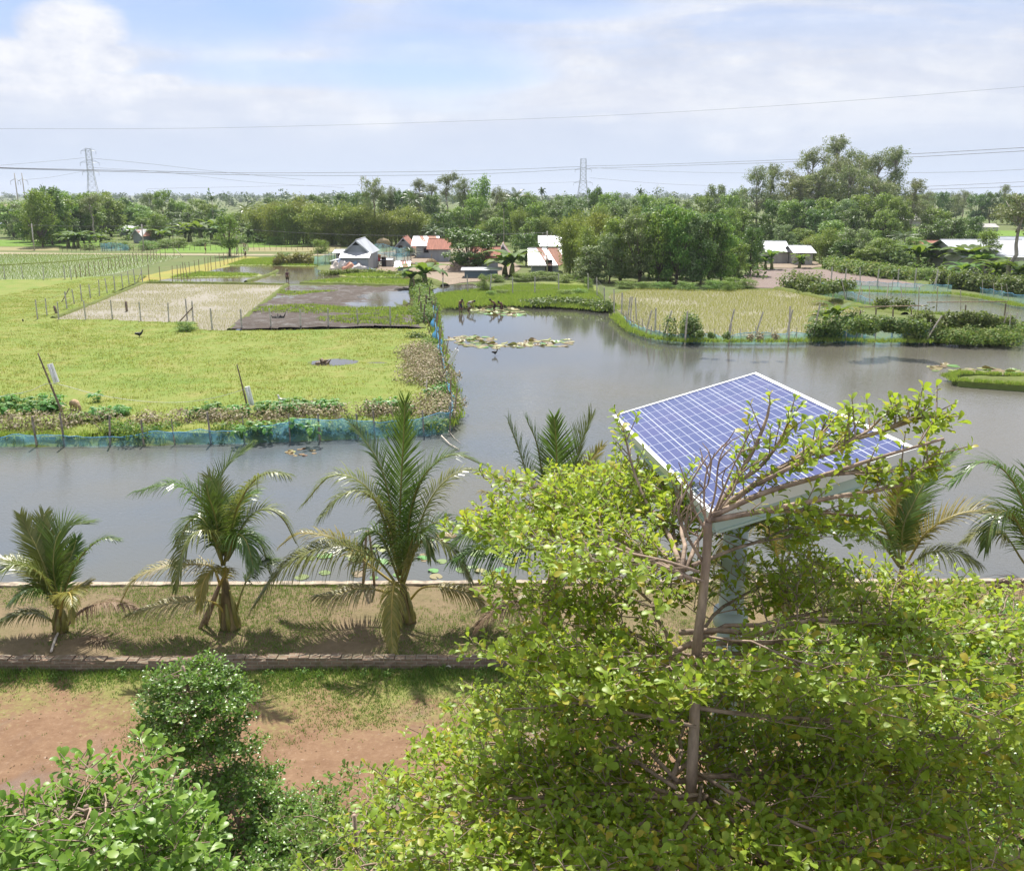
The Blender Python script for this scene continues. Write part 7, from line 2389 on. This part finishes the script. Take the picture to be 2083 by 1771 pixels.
frond(t, [G(218, 1297, ZT + .05), G(195, 1300, ZT + .09), G(172, 1296, ZT + .07)], 'd', ll=.24, droop=.3, n=18, start=.05)
b = MB()
b.tube([G(104, 1325, ZT + .04), G(112, 1300, ZT + .05), G(120, 1283, ZT + .06)], .03, 5)
tag(b.build('fallen_stalk', M_stick, base=G(112, 1300, ZT)), 'bare pale palm stalk lying in front of the smallest palm', 'stick')

# ------------------------------------------------------------------ solar panel on its post
def pv_mat():
    m, nt = new_mat('solar_cells')
    v = nd(nt, 'ShaderNodeTexCoord').outputs['Object']
    s = nd(nt, 'ShaderNodeSeparateXYZ', {0: v}).outputs
    cell = .156 + .004

    def line(c, per, w, off=0.0):
        f = mth(nt, 'ABSOLUTE', mth(nt, 'SUBTRACT', mth(nt, 'FRACT', mth(nt, 'ADD', mth(nt, 'DIVIDE', c, per), .5 + off)), .5))
        return mth(nt, 'LESS_THAN', f, w / per / 2)
    gaps = mth(nt, 'MAXIMUM', line(s[0], cell, .0042), line(s[1], cell, .0062))
    # three busbars along the long side in every cell column
    bus = mth(nt, 'MAXIMUM', line(s[1], cell, .0032, .5), mth(nt, 'MAXIMUM', line(s[1], cell, .0032, .5 + .31), line(s[1], cell, .0032, .5 - .31)))
    lines = mth(nt, 'MAXIMUM', gaps, bus)
    cv = nd(nt, 'ShaderNodeCombineXYZ', {0: mth(nt, 'FLOOR', mth(nt, 'DIVIDE', s[0], cell)), 1: mth(nt, 'FLOOR', mth(nt, 'DIVIDE', s[1], cell)), 2: 0.0}).outputs[0]
    rnd = nd(nt, 'ShaderNodeTexWhiteNoise', {'Vector': cv}, noise_dimensions='2D').outputs['Value']
    cr = nd(nt, 'ShaderNodeTexVoronoi', {'Vector': v, 'Scale': 70.0}).outputs['Color']
    cs = nd(nt, 'ShaderNodeSeparateColor', {0: cr}).outputs[0]
    blue = ramp(nt, mth(nt, 'ADD', mth(nt, 'MULTIPLY', rnd, .75), mth(nt, 'MULTIPLY', cs, .25)), [(.1, (.022, .040, .165)), (.5, (.030, .048, .18)), (.9, (.042, .046, .18))])
    dirt = nd(nt, 'ShaderNodeMapRange', {'Value': noise(nt, v, 24, 6, .7), 'From Min': .64, 'From Max': .69, 'To Max': .75}).outputs[0]
    dust = mth(nt, 'MULTIPLY', noise(nt, v, 3, 5, .6), .18)
    c = mixc(nt, lines, blue, (.46, .49, .56))
    c = mixc(nt, dust, c, (.26, .27, .36))
    c = mixc(nt, dirt, c, (.5, .49, .47))
    finish(nt, nd(nt, 'ShaderNodeBsdfPrincipled', {'Base Color': c, 'Roughness': .22, 'Specular IOR Level': .45, 'Coat Weight': .25, 'Coat Roughness': .08}).outputs[0])
    return m


M_frame = plain('white_frame', (.74, .76, .77), .4, .2, var=.04)
M_boxp = plain('pale_green_box', (.46, .56, .52), .5, var=.05)
M_post = plain('pale_blue_post', (.55, .62, .68), .45, var=.06)
pc = Vector((1.242, 4.86, CZ - 1.255))
ax_ = Vector((math.cos(R(-83.3)), math.sin(R(-83.3)), 0))
nn_ = Vector((-.267, -.018, .963)).normalized()
ax_ = (ax_ - nn_ * ax_.dot(nn_)).normalized()
ay_ = nn_.cross(ax_)
MX = Matrix((ax_, ay_, nn_)).transposed()
pb = Vector((pc.x + .02, pc.y - .05, ZL))
t = thing('solar_panel', pb, 'tilted blue solar panel with white frame on a tall post', 'solar panel')
HL, HW = .978, .496


def panel_part(name, mb, mat):
    me = mesh_from(mb, name, mat)
    o = link(name, me, t)
    o.location = pc - pb
    o.rotation_euler = MX.to_euler()
    return o


b = MB()
b.add([(-.96, -.48, 0), (.96, -.48, 0), (.96, .48, 0), (-.96, .48, 0)], [(0, 1, 2, 3)])
panel_part('cell_sheet', b, pv_mat())
b = MB()
for sy in (-1, 1):
    b.box((0, sy * (HW - .012), -.02), (HL * 2, .024, .05))
for sx in (-1, 1):
    b.box((sx * (HL - .012), 0, -.02), (.024, HW * 2 - .048, .05))
b.box((0, 0, -.03), (1.90, .94, .012))
panel_part('frame', b, M_frame)
b = MB()
b.box((0, 0, -.078), (1.93, .96, .062)).box((0, 0, -.116), (1.86, .90, .014))
b.box((0, -.485, -.105), (1.90, .008, .012)).box((0, .485, -.105), (1.90, .008, .012)).box((.969, 0, -.105), (.008, .94, .012)).box((-.969, 0, -.105), (.008, .94, .012))
panel_part('support_box', b, M_boxp)
b = MB()
b.tube([pb, pb + Vector((0, 0, 9.2)), Vector((pb.x, pb.y, pc.z - .13))], [.085, .07, .065], 20)
for z in (ZL + 3.2, ZL + 6.4, ZL + 8.9):
    b.tube([Vector((pb.x, pb.y, z)), Vector((pb.x, pb.y, z + .09))], .098, 20)
b.build('post', M_post, t)
b = MB()
for k in range(4):
    a = R(45 + 90 * k)
    d = Vector((math.cos(a), math.sin(a), 0))
    q = Vector((pb.x, pb.y, pc.z - .55))
    b.tube([q + d * .06, q + d * .34 + Vector((0, 0, .36 - .27 * d.x * .3))], .018, 6)
b.tube([pb, pb + Vector((0, 0, .03))], .2, 12)
b.build('bracket', M_post, t)

# ------------------------------------------------------------------ tiered foreground trees with spoon-shaped leaves
def leaf_shape():
    """spoon-shaped leaf of length 1 along +x: blunt rounded tip, narrow base, slight fold and curl"""
    st = [(0, .0), (.08, .02), (.45, .17), (.72, .245), (.90, .20), (1.0, .0)]
    V = []
    for x, w in st:
        z = .10 * math.sin(x * 2.2) - .14 * x * x
        V += [(x, w, z + .22 * w), (x, 0, z), (x, -w, z + .22 * w)]
    F = []
    for i in range(len(st) - 1):
        a = i * 3
        F += [(a, a + 1, a + 4, a + 3), (a + 1, a + 2, a + 5, a + 4)]
    return np.array(V), np.array(F)


LV, LF = leaf_shape()


def leaves(P, A, N, L):
    A = unit(A)
    N = unit(N - A * np.sum(A * N, 1, keepdims=True))
    S = np.cross(N, A)
    n, k = len(P), len(LV)
    L = np.asarray(L)[:, None, None]
    wv = (.85 + .35 * rng.random((n, 1, 1)))
    V = P[:, None] + L * (LV[None, :, 0:1] * A[:, None] + wv * LV[None, :, 1:2] * S[:, None] + LV[None, :, 2:3] * N[:, None])
    F = (np.arange(n)[:, None, None] * k + LF[None]).reshape(-1, 4)
    return V.reshape(-1, 3), F


def rosettes(tips, dirs, size, per=(6, 10), up=.75):
    """whorls of leaves at the shoot tips"""
    Ps, As, Ns, Ls = [], [], [], []
    for p, d in zip(tips, dirs):
        n = random.randint(*per)
        ax = (Vector(d) * .55 + Vector((random.gauss(0, .22), random.gauss(0, .22), up))).normalized()
        u = ax.orthogonal().normalized()
        v = ax.cross(u)
        a0 = random.uniform(0, 6.28)
        for k in range(n):
            a = a0 + 2.4 * k + random.gauss(0, .15)
            o = u * math.cos(a) + v * math.sin(a)
            e = R(random.uniform(0, 48)) if k < n - 2 else R(random.uniform(45, 75))
            A_ = o * math.cos(e) + ax * math.sin(e)
            Ps.append(tuple(Vector(p) - ax * .010 * (n - k)))
            As.append(tuple(A_))
            Ns.append(tuple(ax * math.cos(e) - o * math.sin(e) + Vector((random.gauss(0, .18), random.gauss(0, .18), random.gauss(0, .18)))))
            Ls.append(size * random.uniform(.55, 1.15) * (1 if k < n - 2 else .7))
    return np.array(Ps), np.array(As), np.array(Ns), np.array(Ls)


def tiered_tree(label, trunk, tr, tiers, size, mats, seed, dens=1.0, extra=(), bark=None, barkr=1.0, bare=()):
    random.seed(seed)
    base = Vector(trunk[0])
    t = thing('terminalia_tree', base, label, 'tree')
    path = catmull(trunk, 6)
    wood = MB()
    n = len(path)
    wood.tube(path, [tr * (1.25 - 1.0 * max(0, (q.z - base.z) / (path[-1].z - base.z))) + .003 for q in path], 10)
    tips, dirs = [], []

    def at_z(z):
        for a, c in zip(path, path[1:]):
            if a.z <= z <= c.z:
                return a.lerp(c, (z - a.z) / max(1e-6, c.z - a.z))
        return path[-1].copy() if z > path[-1].z else path[0].copy()

    def branch(o, az, L, rise, r0, leafy=1.0, sag=.12):
        d = Vector((math.cos(az), math.sin(az), 0))
        s = Vector((-d.y, d.x, 0))
        pts, w = [], 0
        m = max(5, int(L / .16))
        for i in range(m + 1):
            f = i / m
            w += random.gauss(0, .022)
            pts.append(o + d * L * f + s * (w + .08 * L * math.sin(f * 3 + seed)) + Vector((0, 0, L * (rise * f - sag * f * f) + random.gauss(0, .008))))
        wood.tube(pts, [r0 * (1 - .8 * i / m) + .003 for i in range(m + 1)], 6)
        # side branches, left and right in turn, in a nearly level fan
        i, sg = 1, 1
        x = L * (.30 if (L > 1.0 and o.z > 9.9 and o.z < 11) else .07)
        while x < L:
            f = x / L
            q = pts[min(m - 1, int(f * m))].lerp(pts[min(m, int(f * m) + 1)], f * m - int(f * m))
            l2 = (.20 + .42 * L * (1 - f) ** .8 * (.55 + .6 * f)) * random.uniform(.75, 1.2)
            a2 = az + sg * R(random.uniform(34, 62))
            d2 = Vector((math.cos(a2), math.sin(a2), random.uniform(-.02, .12)))
            p2, k2 = [q], max(2, int(l2 / .09))
            for j in range(1, k2 + 1):
                p2.append(p2[-1] + (d2 + Vector((random.gauss(0, .16), random.gauss(0, .16), random.gauss(0, .08)))).normalized() * l2 / k2)
            wood.tube(p2, [r0 * .26 * (1 - .75 * j / k2) + .0015 for j in range(k2 + 1)], 4)
            for j in range(1, k2 + 1):
                for h in (-1, 1):
                    if random.random() < (.80 * dens if j < k2 else 1) * leafy:
                        a3 = a2 + h * R(random.uniform(25, 75))
                        l3 = random.uniform(.03, .10)
                        tip = p2[j] + Vector((math.cos(a3) * l3, math.sin(a3) * l3, random.uniform(.015, .07)))
                        wood.tube([p2[j], tip], [.003, .002], 3, cap=False)
                        tips.append(tip)
                        dirs.append((math.cos(a3) * .6, math.sin(a3) * .6, .3))
            sg = -sg
            x += random.uniform(.05, .10) / max(.6, dens)
        tips.append(pts[-1])
        dirs.append(tuple(d))

    for z, brs in tiers:
        for b_ in brs:
            az, L, rise = b_[0], b_[1], b_[2]
            leafy = b_[3] if len(b_) > 3 else 1.0
            branch(at_z(z + random.uniform(-.06, .06)), R(az), L, rise, max(.0028, tr * .15 * (L / 1.7)), leafy, b_[4] if len(b_) > 4 else .12)
    for pts, r, leafy in extra:
        P = catmull(pts, 5)
        wood.tube(P, [r * (1 - .8 * i / (len(P) - 1)) + .003 for i in range(len(P))], 6)
        for i in range(2, len(P)):
            for h in range(3):
                if random.random() < leafy:
                    dd_ = Vector((random.gauss(0, 1), random.gauss(0, 1), random.uniform(-.1, .9))).normalized()
                    tg = (P[i] - P[i - 1]).normalized()
                    dd_ = (dd_ + tg * 1.0).normalized()
                    l3 = random.uniform(.05, .16)
                    tip = P[i] + dd_ * l3
                    wood.tube([P[i], tip], [.004, .002], 3, cap=False)
                    tips.append(tip)
                    dirs.append(tuple(dd_))
    for pts, r in bare:
        P = catmull(pts, 4)
        wood.tube(P, [r * (1 - .75 * i / (len(P) - 1)) + .0015 for i in range(len(P))], 5)
        for i in range(1, len(P)):
            if random.random() < .5:
                q = P[i] + Vector((random.gauss(0, .05), random.gauss(0, .05), random.uniform(.03, .11)))
                wood.tube([P[i], P[i].lerp(q, .5) + Vector((random.gauss(0, .01), 0, 0)), q], [.0035, .003, .0015], 4, cap=False)
    wood.build('trunk', bark or M_tbark, t)
    Pl, Al, Nl, Ll = rosettes(tips, dirs, size)
    V, F = leaves(Pl, Al, Nl, Ll)
    link('crown', np_mesh('tiered_crown', V - np.array(tuple(base)), F, mats, smooth=True), t)
    return t, len(Pl)


M_tbark = plain('brown_bark', (.33, .245, .185), .85, var=.3, scale=14, bump=.6, stretch=(1, 1, .35))
T_lime = leaf_mat('lime_leaves', [(.19, .30, .028), (.26, .38, .04), (.32, .42, .05), (.24, .36, .035), (.37, .44, .07), (.17, .28, .03), (.29, .40, .045), (.25, .37, .035), (.20, .31, .03), (.30, .40, .045), (.35, .42, .06), (.48, .39, .05)], (.52, .64, .05), .46, .42, .38, 0)
T_fresh = leaf_mat('fresh_leaves', [(.11, .22, .025), (.15, .275, .035), (.19, .32, .045), (.235, .35, .065)], (.32, .55, .06), .36, .40, .42, 0)
T_deep = leaf_mat('deep_leaves', [(.08, .17, .022), (.11, .22, .03), (.145, .265, .04), (.19, .30, .055)], (.26, .44, .04), .34, .34, .5, 0)

random.seed(2)
nb = lambda a0, a1, n, L, r, lf=1.0, sag=.12: [(a0 + (a1 - a0) * (i + .5) / n + random.uniform(-9, 9), L * random.uniform(.85, 1.12), r + random.uniform(-.04, .05), lf, sag) for i in range(n)]
X1, Y1 = .815, 3.60
D1 = lambda x, y, d=0.0: Dp(x, y, Y1 + d)
top = D1(1440, 1062)
tiers1 = [
    (10.50, nb(60, 150, 3, 1.30, .04)),
    (10.42, [(100, 1.75, .02), (116, 1.80, .04), (133, 1.25, .05), (150, .80, .06), (165, .50, .10), (62, 1.2, -.02)]),
    (10.05, [(-148, .45, .36), (-110, .38, .40), (-75, .40, .40), (-45, .55, .34), (-28, .80, .24), (-12, 1.25, .08), (8, 1.65, .03), (24, 1.9, .03), (44, 1.8, .0), (66, 1.5, .0), (112, 1.5, .0), (130, 1.25, .02), (150, .9, .04), (168, .68, .10), (186, .60, .16), (200, .6, .18)]),
    (9.74, [(175, .9, .06), (10, 1.5, .0)]),
    (9.38, [(-160, 1.1, .10), (-135, 1.0, .10), (-110, .95, .12), (-84, .92, .12), (-58, 1.0, .12), (-34, 1.15, .10), (-12, 1.5, .05), (10, 1.75, .02), (30, 1.9, .0), (52, 1.7, .0), (80, 1.5, .0), (110, 1.5, .0), (135, 1.25, .0), (158, 1.25, .02), (178, 1.30, .04), (-172, 1.2, .05)]),
    (8.98, [(-165, 1.55, .05), (-140, 1.35, .05), (-115, 1.1, .06), (-90, 1.05, .06), (-60, 1.15, .06), (-35, 1.35, .05), (-10, 1.6, .02), (15, 1.8, .0), (45, 1.8, .0), (85, 1.6, .0), (125, 1.7, .0), (150, 1.7, .0), (175, 1.7, .0)]),
    (8.5, nb(-180, 180, 9, 1.55, .0)),
    (7.9, nb(-180, 180, 8, 1.65, .0)),
    (7.2, nb(-180, 180, 6, 1.7, .0)),
]
extra1 = [
    ([top, D1(1500, 1010, .02), D1(1600, 945, .05), D1(1700, 905, .08), D1(1800, 875, .1), D1(1905, 838, .1)], .013, .12),
    ([D1(1450, 1048), D1(1560, 1000, -.05), D1(1680, 965, -.08), D1(1790, 930, -.1), D1(1920, 892, -.1)], .011, .28),
    ([D1(1448, 1052), D1(1490, 985, .1), D1(1530, 920, .15), D1(1558, 855, .2), D1(1565, 825, .2)], .009, .20),
    ([D1(1490, 985, .1), D1(1545, 950, .1), D1(1590, 890, .1), D1(1610, 835, .1)], .007, .28),
    ([D1(1600, 945, .05), D1(1650, 905, .1), D1(1690, 860, .15)], .006, .5),
    ([D1(1540, 985, 0), D1(1620, 945, -.1), D1(1680, 925, -.15), D1(1740, 890, -.2)], .007, .5),
    ([D1(1445, 1058), D1(1570, 1035, -.1), D1(1700, 1010, -.15), D1(1830, 985, -.15), D1(1900, 925, -.1)], .010, .36),
    ([D1(1560, 1040, -.1), D1(1650, 1040, -.1), D1(1740, 1050, -.1)], .006, .6),
    ([D1(1700, 905, .08), D1(1760, 880, .1), D1(1800, 842, .12)], .005, .5),
    ([D1(1800, 875, .1), D1(1850, 850, .1), D1(1880, 850, .1)], .005, .6),
    ([D1(1680, 965, -.08), D1(1760, 960, -.1), D1(1850, 955, -.1)], .006, .6),
    ([D1(1400, 1150, .3), D1(1330, 1050, .6), D1(1290, 960, .8), D1(1270, 880, .9)], .008, .6),
    ([D1(1380, 1150, .3), D1(1370, 1060, .5), D1(1385, 985, .6)], .006, .6),
]
bare1 = [
    ([D1(1432, 1075), D1(1410, 1030, .02), D1(1405, 985, .03), D1(1425, 950, .04)], .004), ([D1(1436, 1068), D1(1432, 1010, .03), D1(1440, 950, .05), D1(1470, 905, .05)], .004),
    ([D1(1440, 1062), D1(1455, 1000, 0), D1(1462, 940, .03), D1(1478, 900, .05)], .004), ([D1(1428, 1140), D1(1395, 1085, -.02), D1(1380, 1040, 0), D1(1400, 990, .02), D1(1440, 925, .05)], .006),
    ([D1(1450, 1050), D1(1478, 980, .02), D1(1500, 930, .04), D1(1520, 890, .05)], .004), ([D1(1420, 1090), D1(1400, 1075), D1(1420, 1045), D1(1450, 1020)], .003),
    ([D1(1460, 1040), D1(1490, 1000, -.03), D1(1510, 960, -.02), D1(1560, 930, 0)], .004), ([D1(1395, 1085), D1(1402, 1030), D1(1440, 985), D1(1445, 930)], .003),
]
t_, n1 = tiered_tree('big lime green tiered tree in front of the solar panel', [(X1 + .02, Y1, ZL), (X1 + .0, Y1, 4), (X1, Y1 - .0, 7.5), tuple(D1(1408, 1560)), tuple(D1(1416, 1340)), tuple(D1(1428, 1230)), tuple(D1(1438, 1120)), tuple(top)], .062, tiers1, .058, [T_lime], 21, 1.05, extra1, bare=bare1)

# bright tree at the lower left corner, close to the camera
p0 = Dp(185, 1690, 2.85)
tiers2 = [(p0.z + .05, nb(-180, 180, 6, .18, .35)), (p0.z - .10, nb(-180, 180, 8, .22, .22)), (p0.z - .28, nb(-180, 180, 8, .28, .15)), (p0.z - .45, nb(-180, 180, 9, .32, .1)), (p0.z - .65, nb(-180, 180, 9, .36, .05)), (p0.z - .95, nb(-180, 180, 9, .44, 0)), (p0.z - 1.4, nb(-180, 180, 9, .7, 0)), (p0.z - 1.9, nb(-180, 180, 8, .8, 0)), (p0.z - 2.6, nb(-180, 180, 8, .9, 0))]
t_, n2 = tiered_tree('fresh green broad-leaved tree nearest the camera in the lower left corner', [(p0.x + .05, 2.8, ZL), (p0.x + .03, 2.82, 5), (p0.x + .02, 2.85, 8.5), tuple(p0), tuple(p0 + Vector((-.01, 0, .07)))], .020, tiers2, .062, [T_fresh], 33, 1.7)
# dark glossy tree between them, lower and further off
nb_ = nb
nb = lambda a0, a1, n, L, r, lf=1.0, sag=.12: [(b[0] + random.uniform(-10, 10), b[1] * random.uniform(.5, 1.4), b[2] + random.uniform(-.05, .1), lf, sag) for b in nb_(a0, a1, n, L, r)]
tiers3 = [(7.42, nb(-180, 180, 7, .26, .12)), (7.28, nb(-180, 180, 8, .36, .05)), (7.08, nb(-180, 180, 8, .42, .0)), (6.85, nb(-180, 180, 8, .34, .0)), (6.6, nb(-180, 180, 7, .26, .0)), (6.35, nb(-180, 180, 8, .36, .0)), (6.1, nb(-180, 180, 9, .55, .02) + [(-8, .9, .1), (12, .85, .1)]), (5.8, nb(-180, 180, 10, .66, .0) + [(-20, 1.15, .12), (4, 1.2, .12), (-40, 1.0, .1)]), (5.5, nb(-180, 180, 10, .78, .0)), (5.2, nb(-180, 180, 10, .9, .0)), (4.9, nb(-180, 180, 10, 1.1, .0)), (4.3, nb(-180, 180, 9, 1.2, 0))]
t_, n3 = tiered_tree('dark glossy small-leaved tree rising over the red lawn, left of centre', [(-2.1, 7.1, ZL), (-2.2, 7.2, 3.5), (-2.35, 7.35, 5.4), (-2.7, 7.6, 6.2), (-3.1, 7.95, 6.9), (-3.25, 8.1, 7.5)], .042, tiers3, .062, [T_deep], 44, 1.5)
tiers4 = [(8.25, nb(-180, 180, 7, 1.0, .05)), (8.0, nb(-180, 180, 9, 1.4, .0)), (7.7, nb(-180, 180, 10, 1.7, .0)), (7.3, nb(-180, 180, 10, 1.9, .0)), (6.6, nb(-180, 180, 9, 2.0, .0)), (5.8, nb(-180, 180, 9, 2.1, .0))]
t_, n4 = tiered_tree('dark glossy tree cut by the right edge behind the big lime green tree', [(4.25, 6.9, ZL), (4.25, 6.9, 4), (4.2, 6.9, 7), (4.2, 6.95, 8.3)], .05, tiers4, .062, [T_deep], 55, 1.1)
tiers5 = [(7.7, nb(-180, 180, 7, .45, .15)), (7.4, nb(-180, 180, 8, .65, .05)), (7.0, nb(-180, 180, 8, .8, .0)), (6.5, nb(-180, 180, 8, .95, .0)), (5.9, nb(-180, 180, 8, 1.1, .0))]
t_, n5 = tiered_tree('lower mid-green tree under the left side of the big lime green tree', [(-1.0, 5.3, ZL), (-1.0, 5.3, 4), (-1.08, 5.35, 7.9)], .042, tiers5, .058, [leaf_mat('mid_leaves', [(.085, .17, .025), (.12, .215, .034), (.16, .26, .045), (.20, .29, .055)], (.34, .48, .05), .36, .4, .4, 0)], 66, 1.1)
print('leaves', n1, n2, n3, n4, n5)
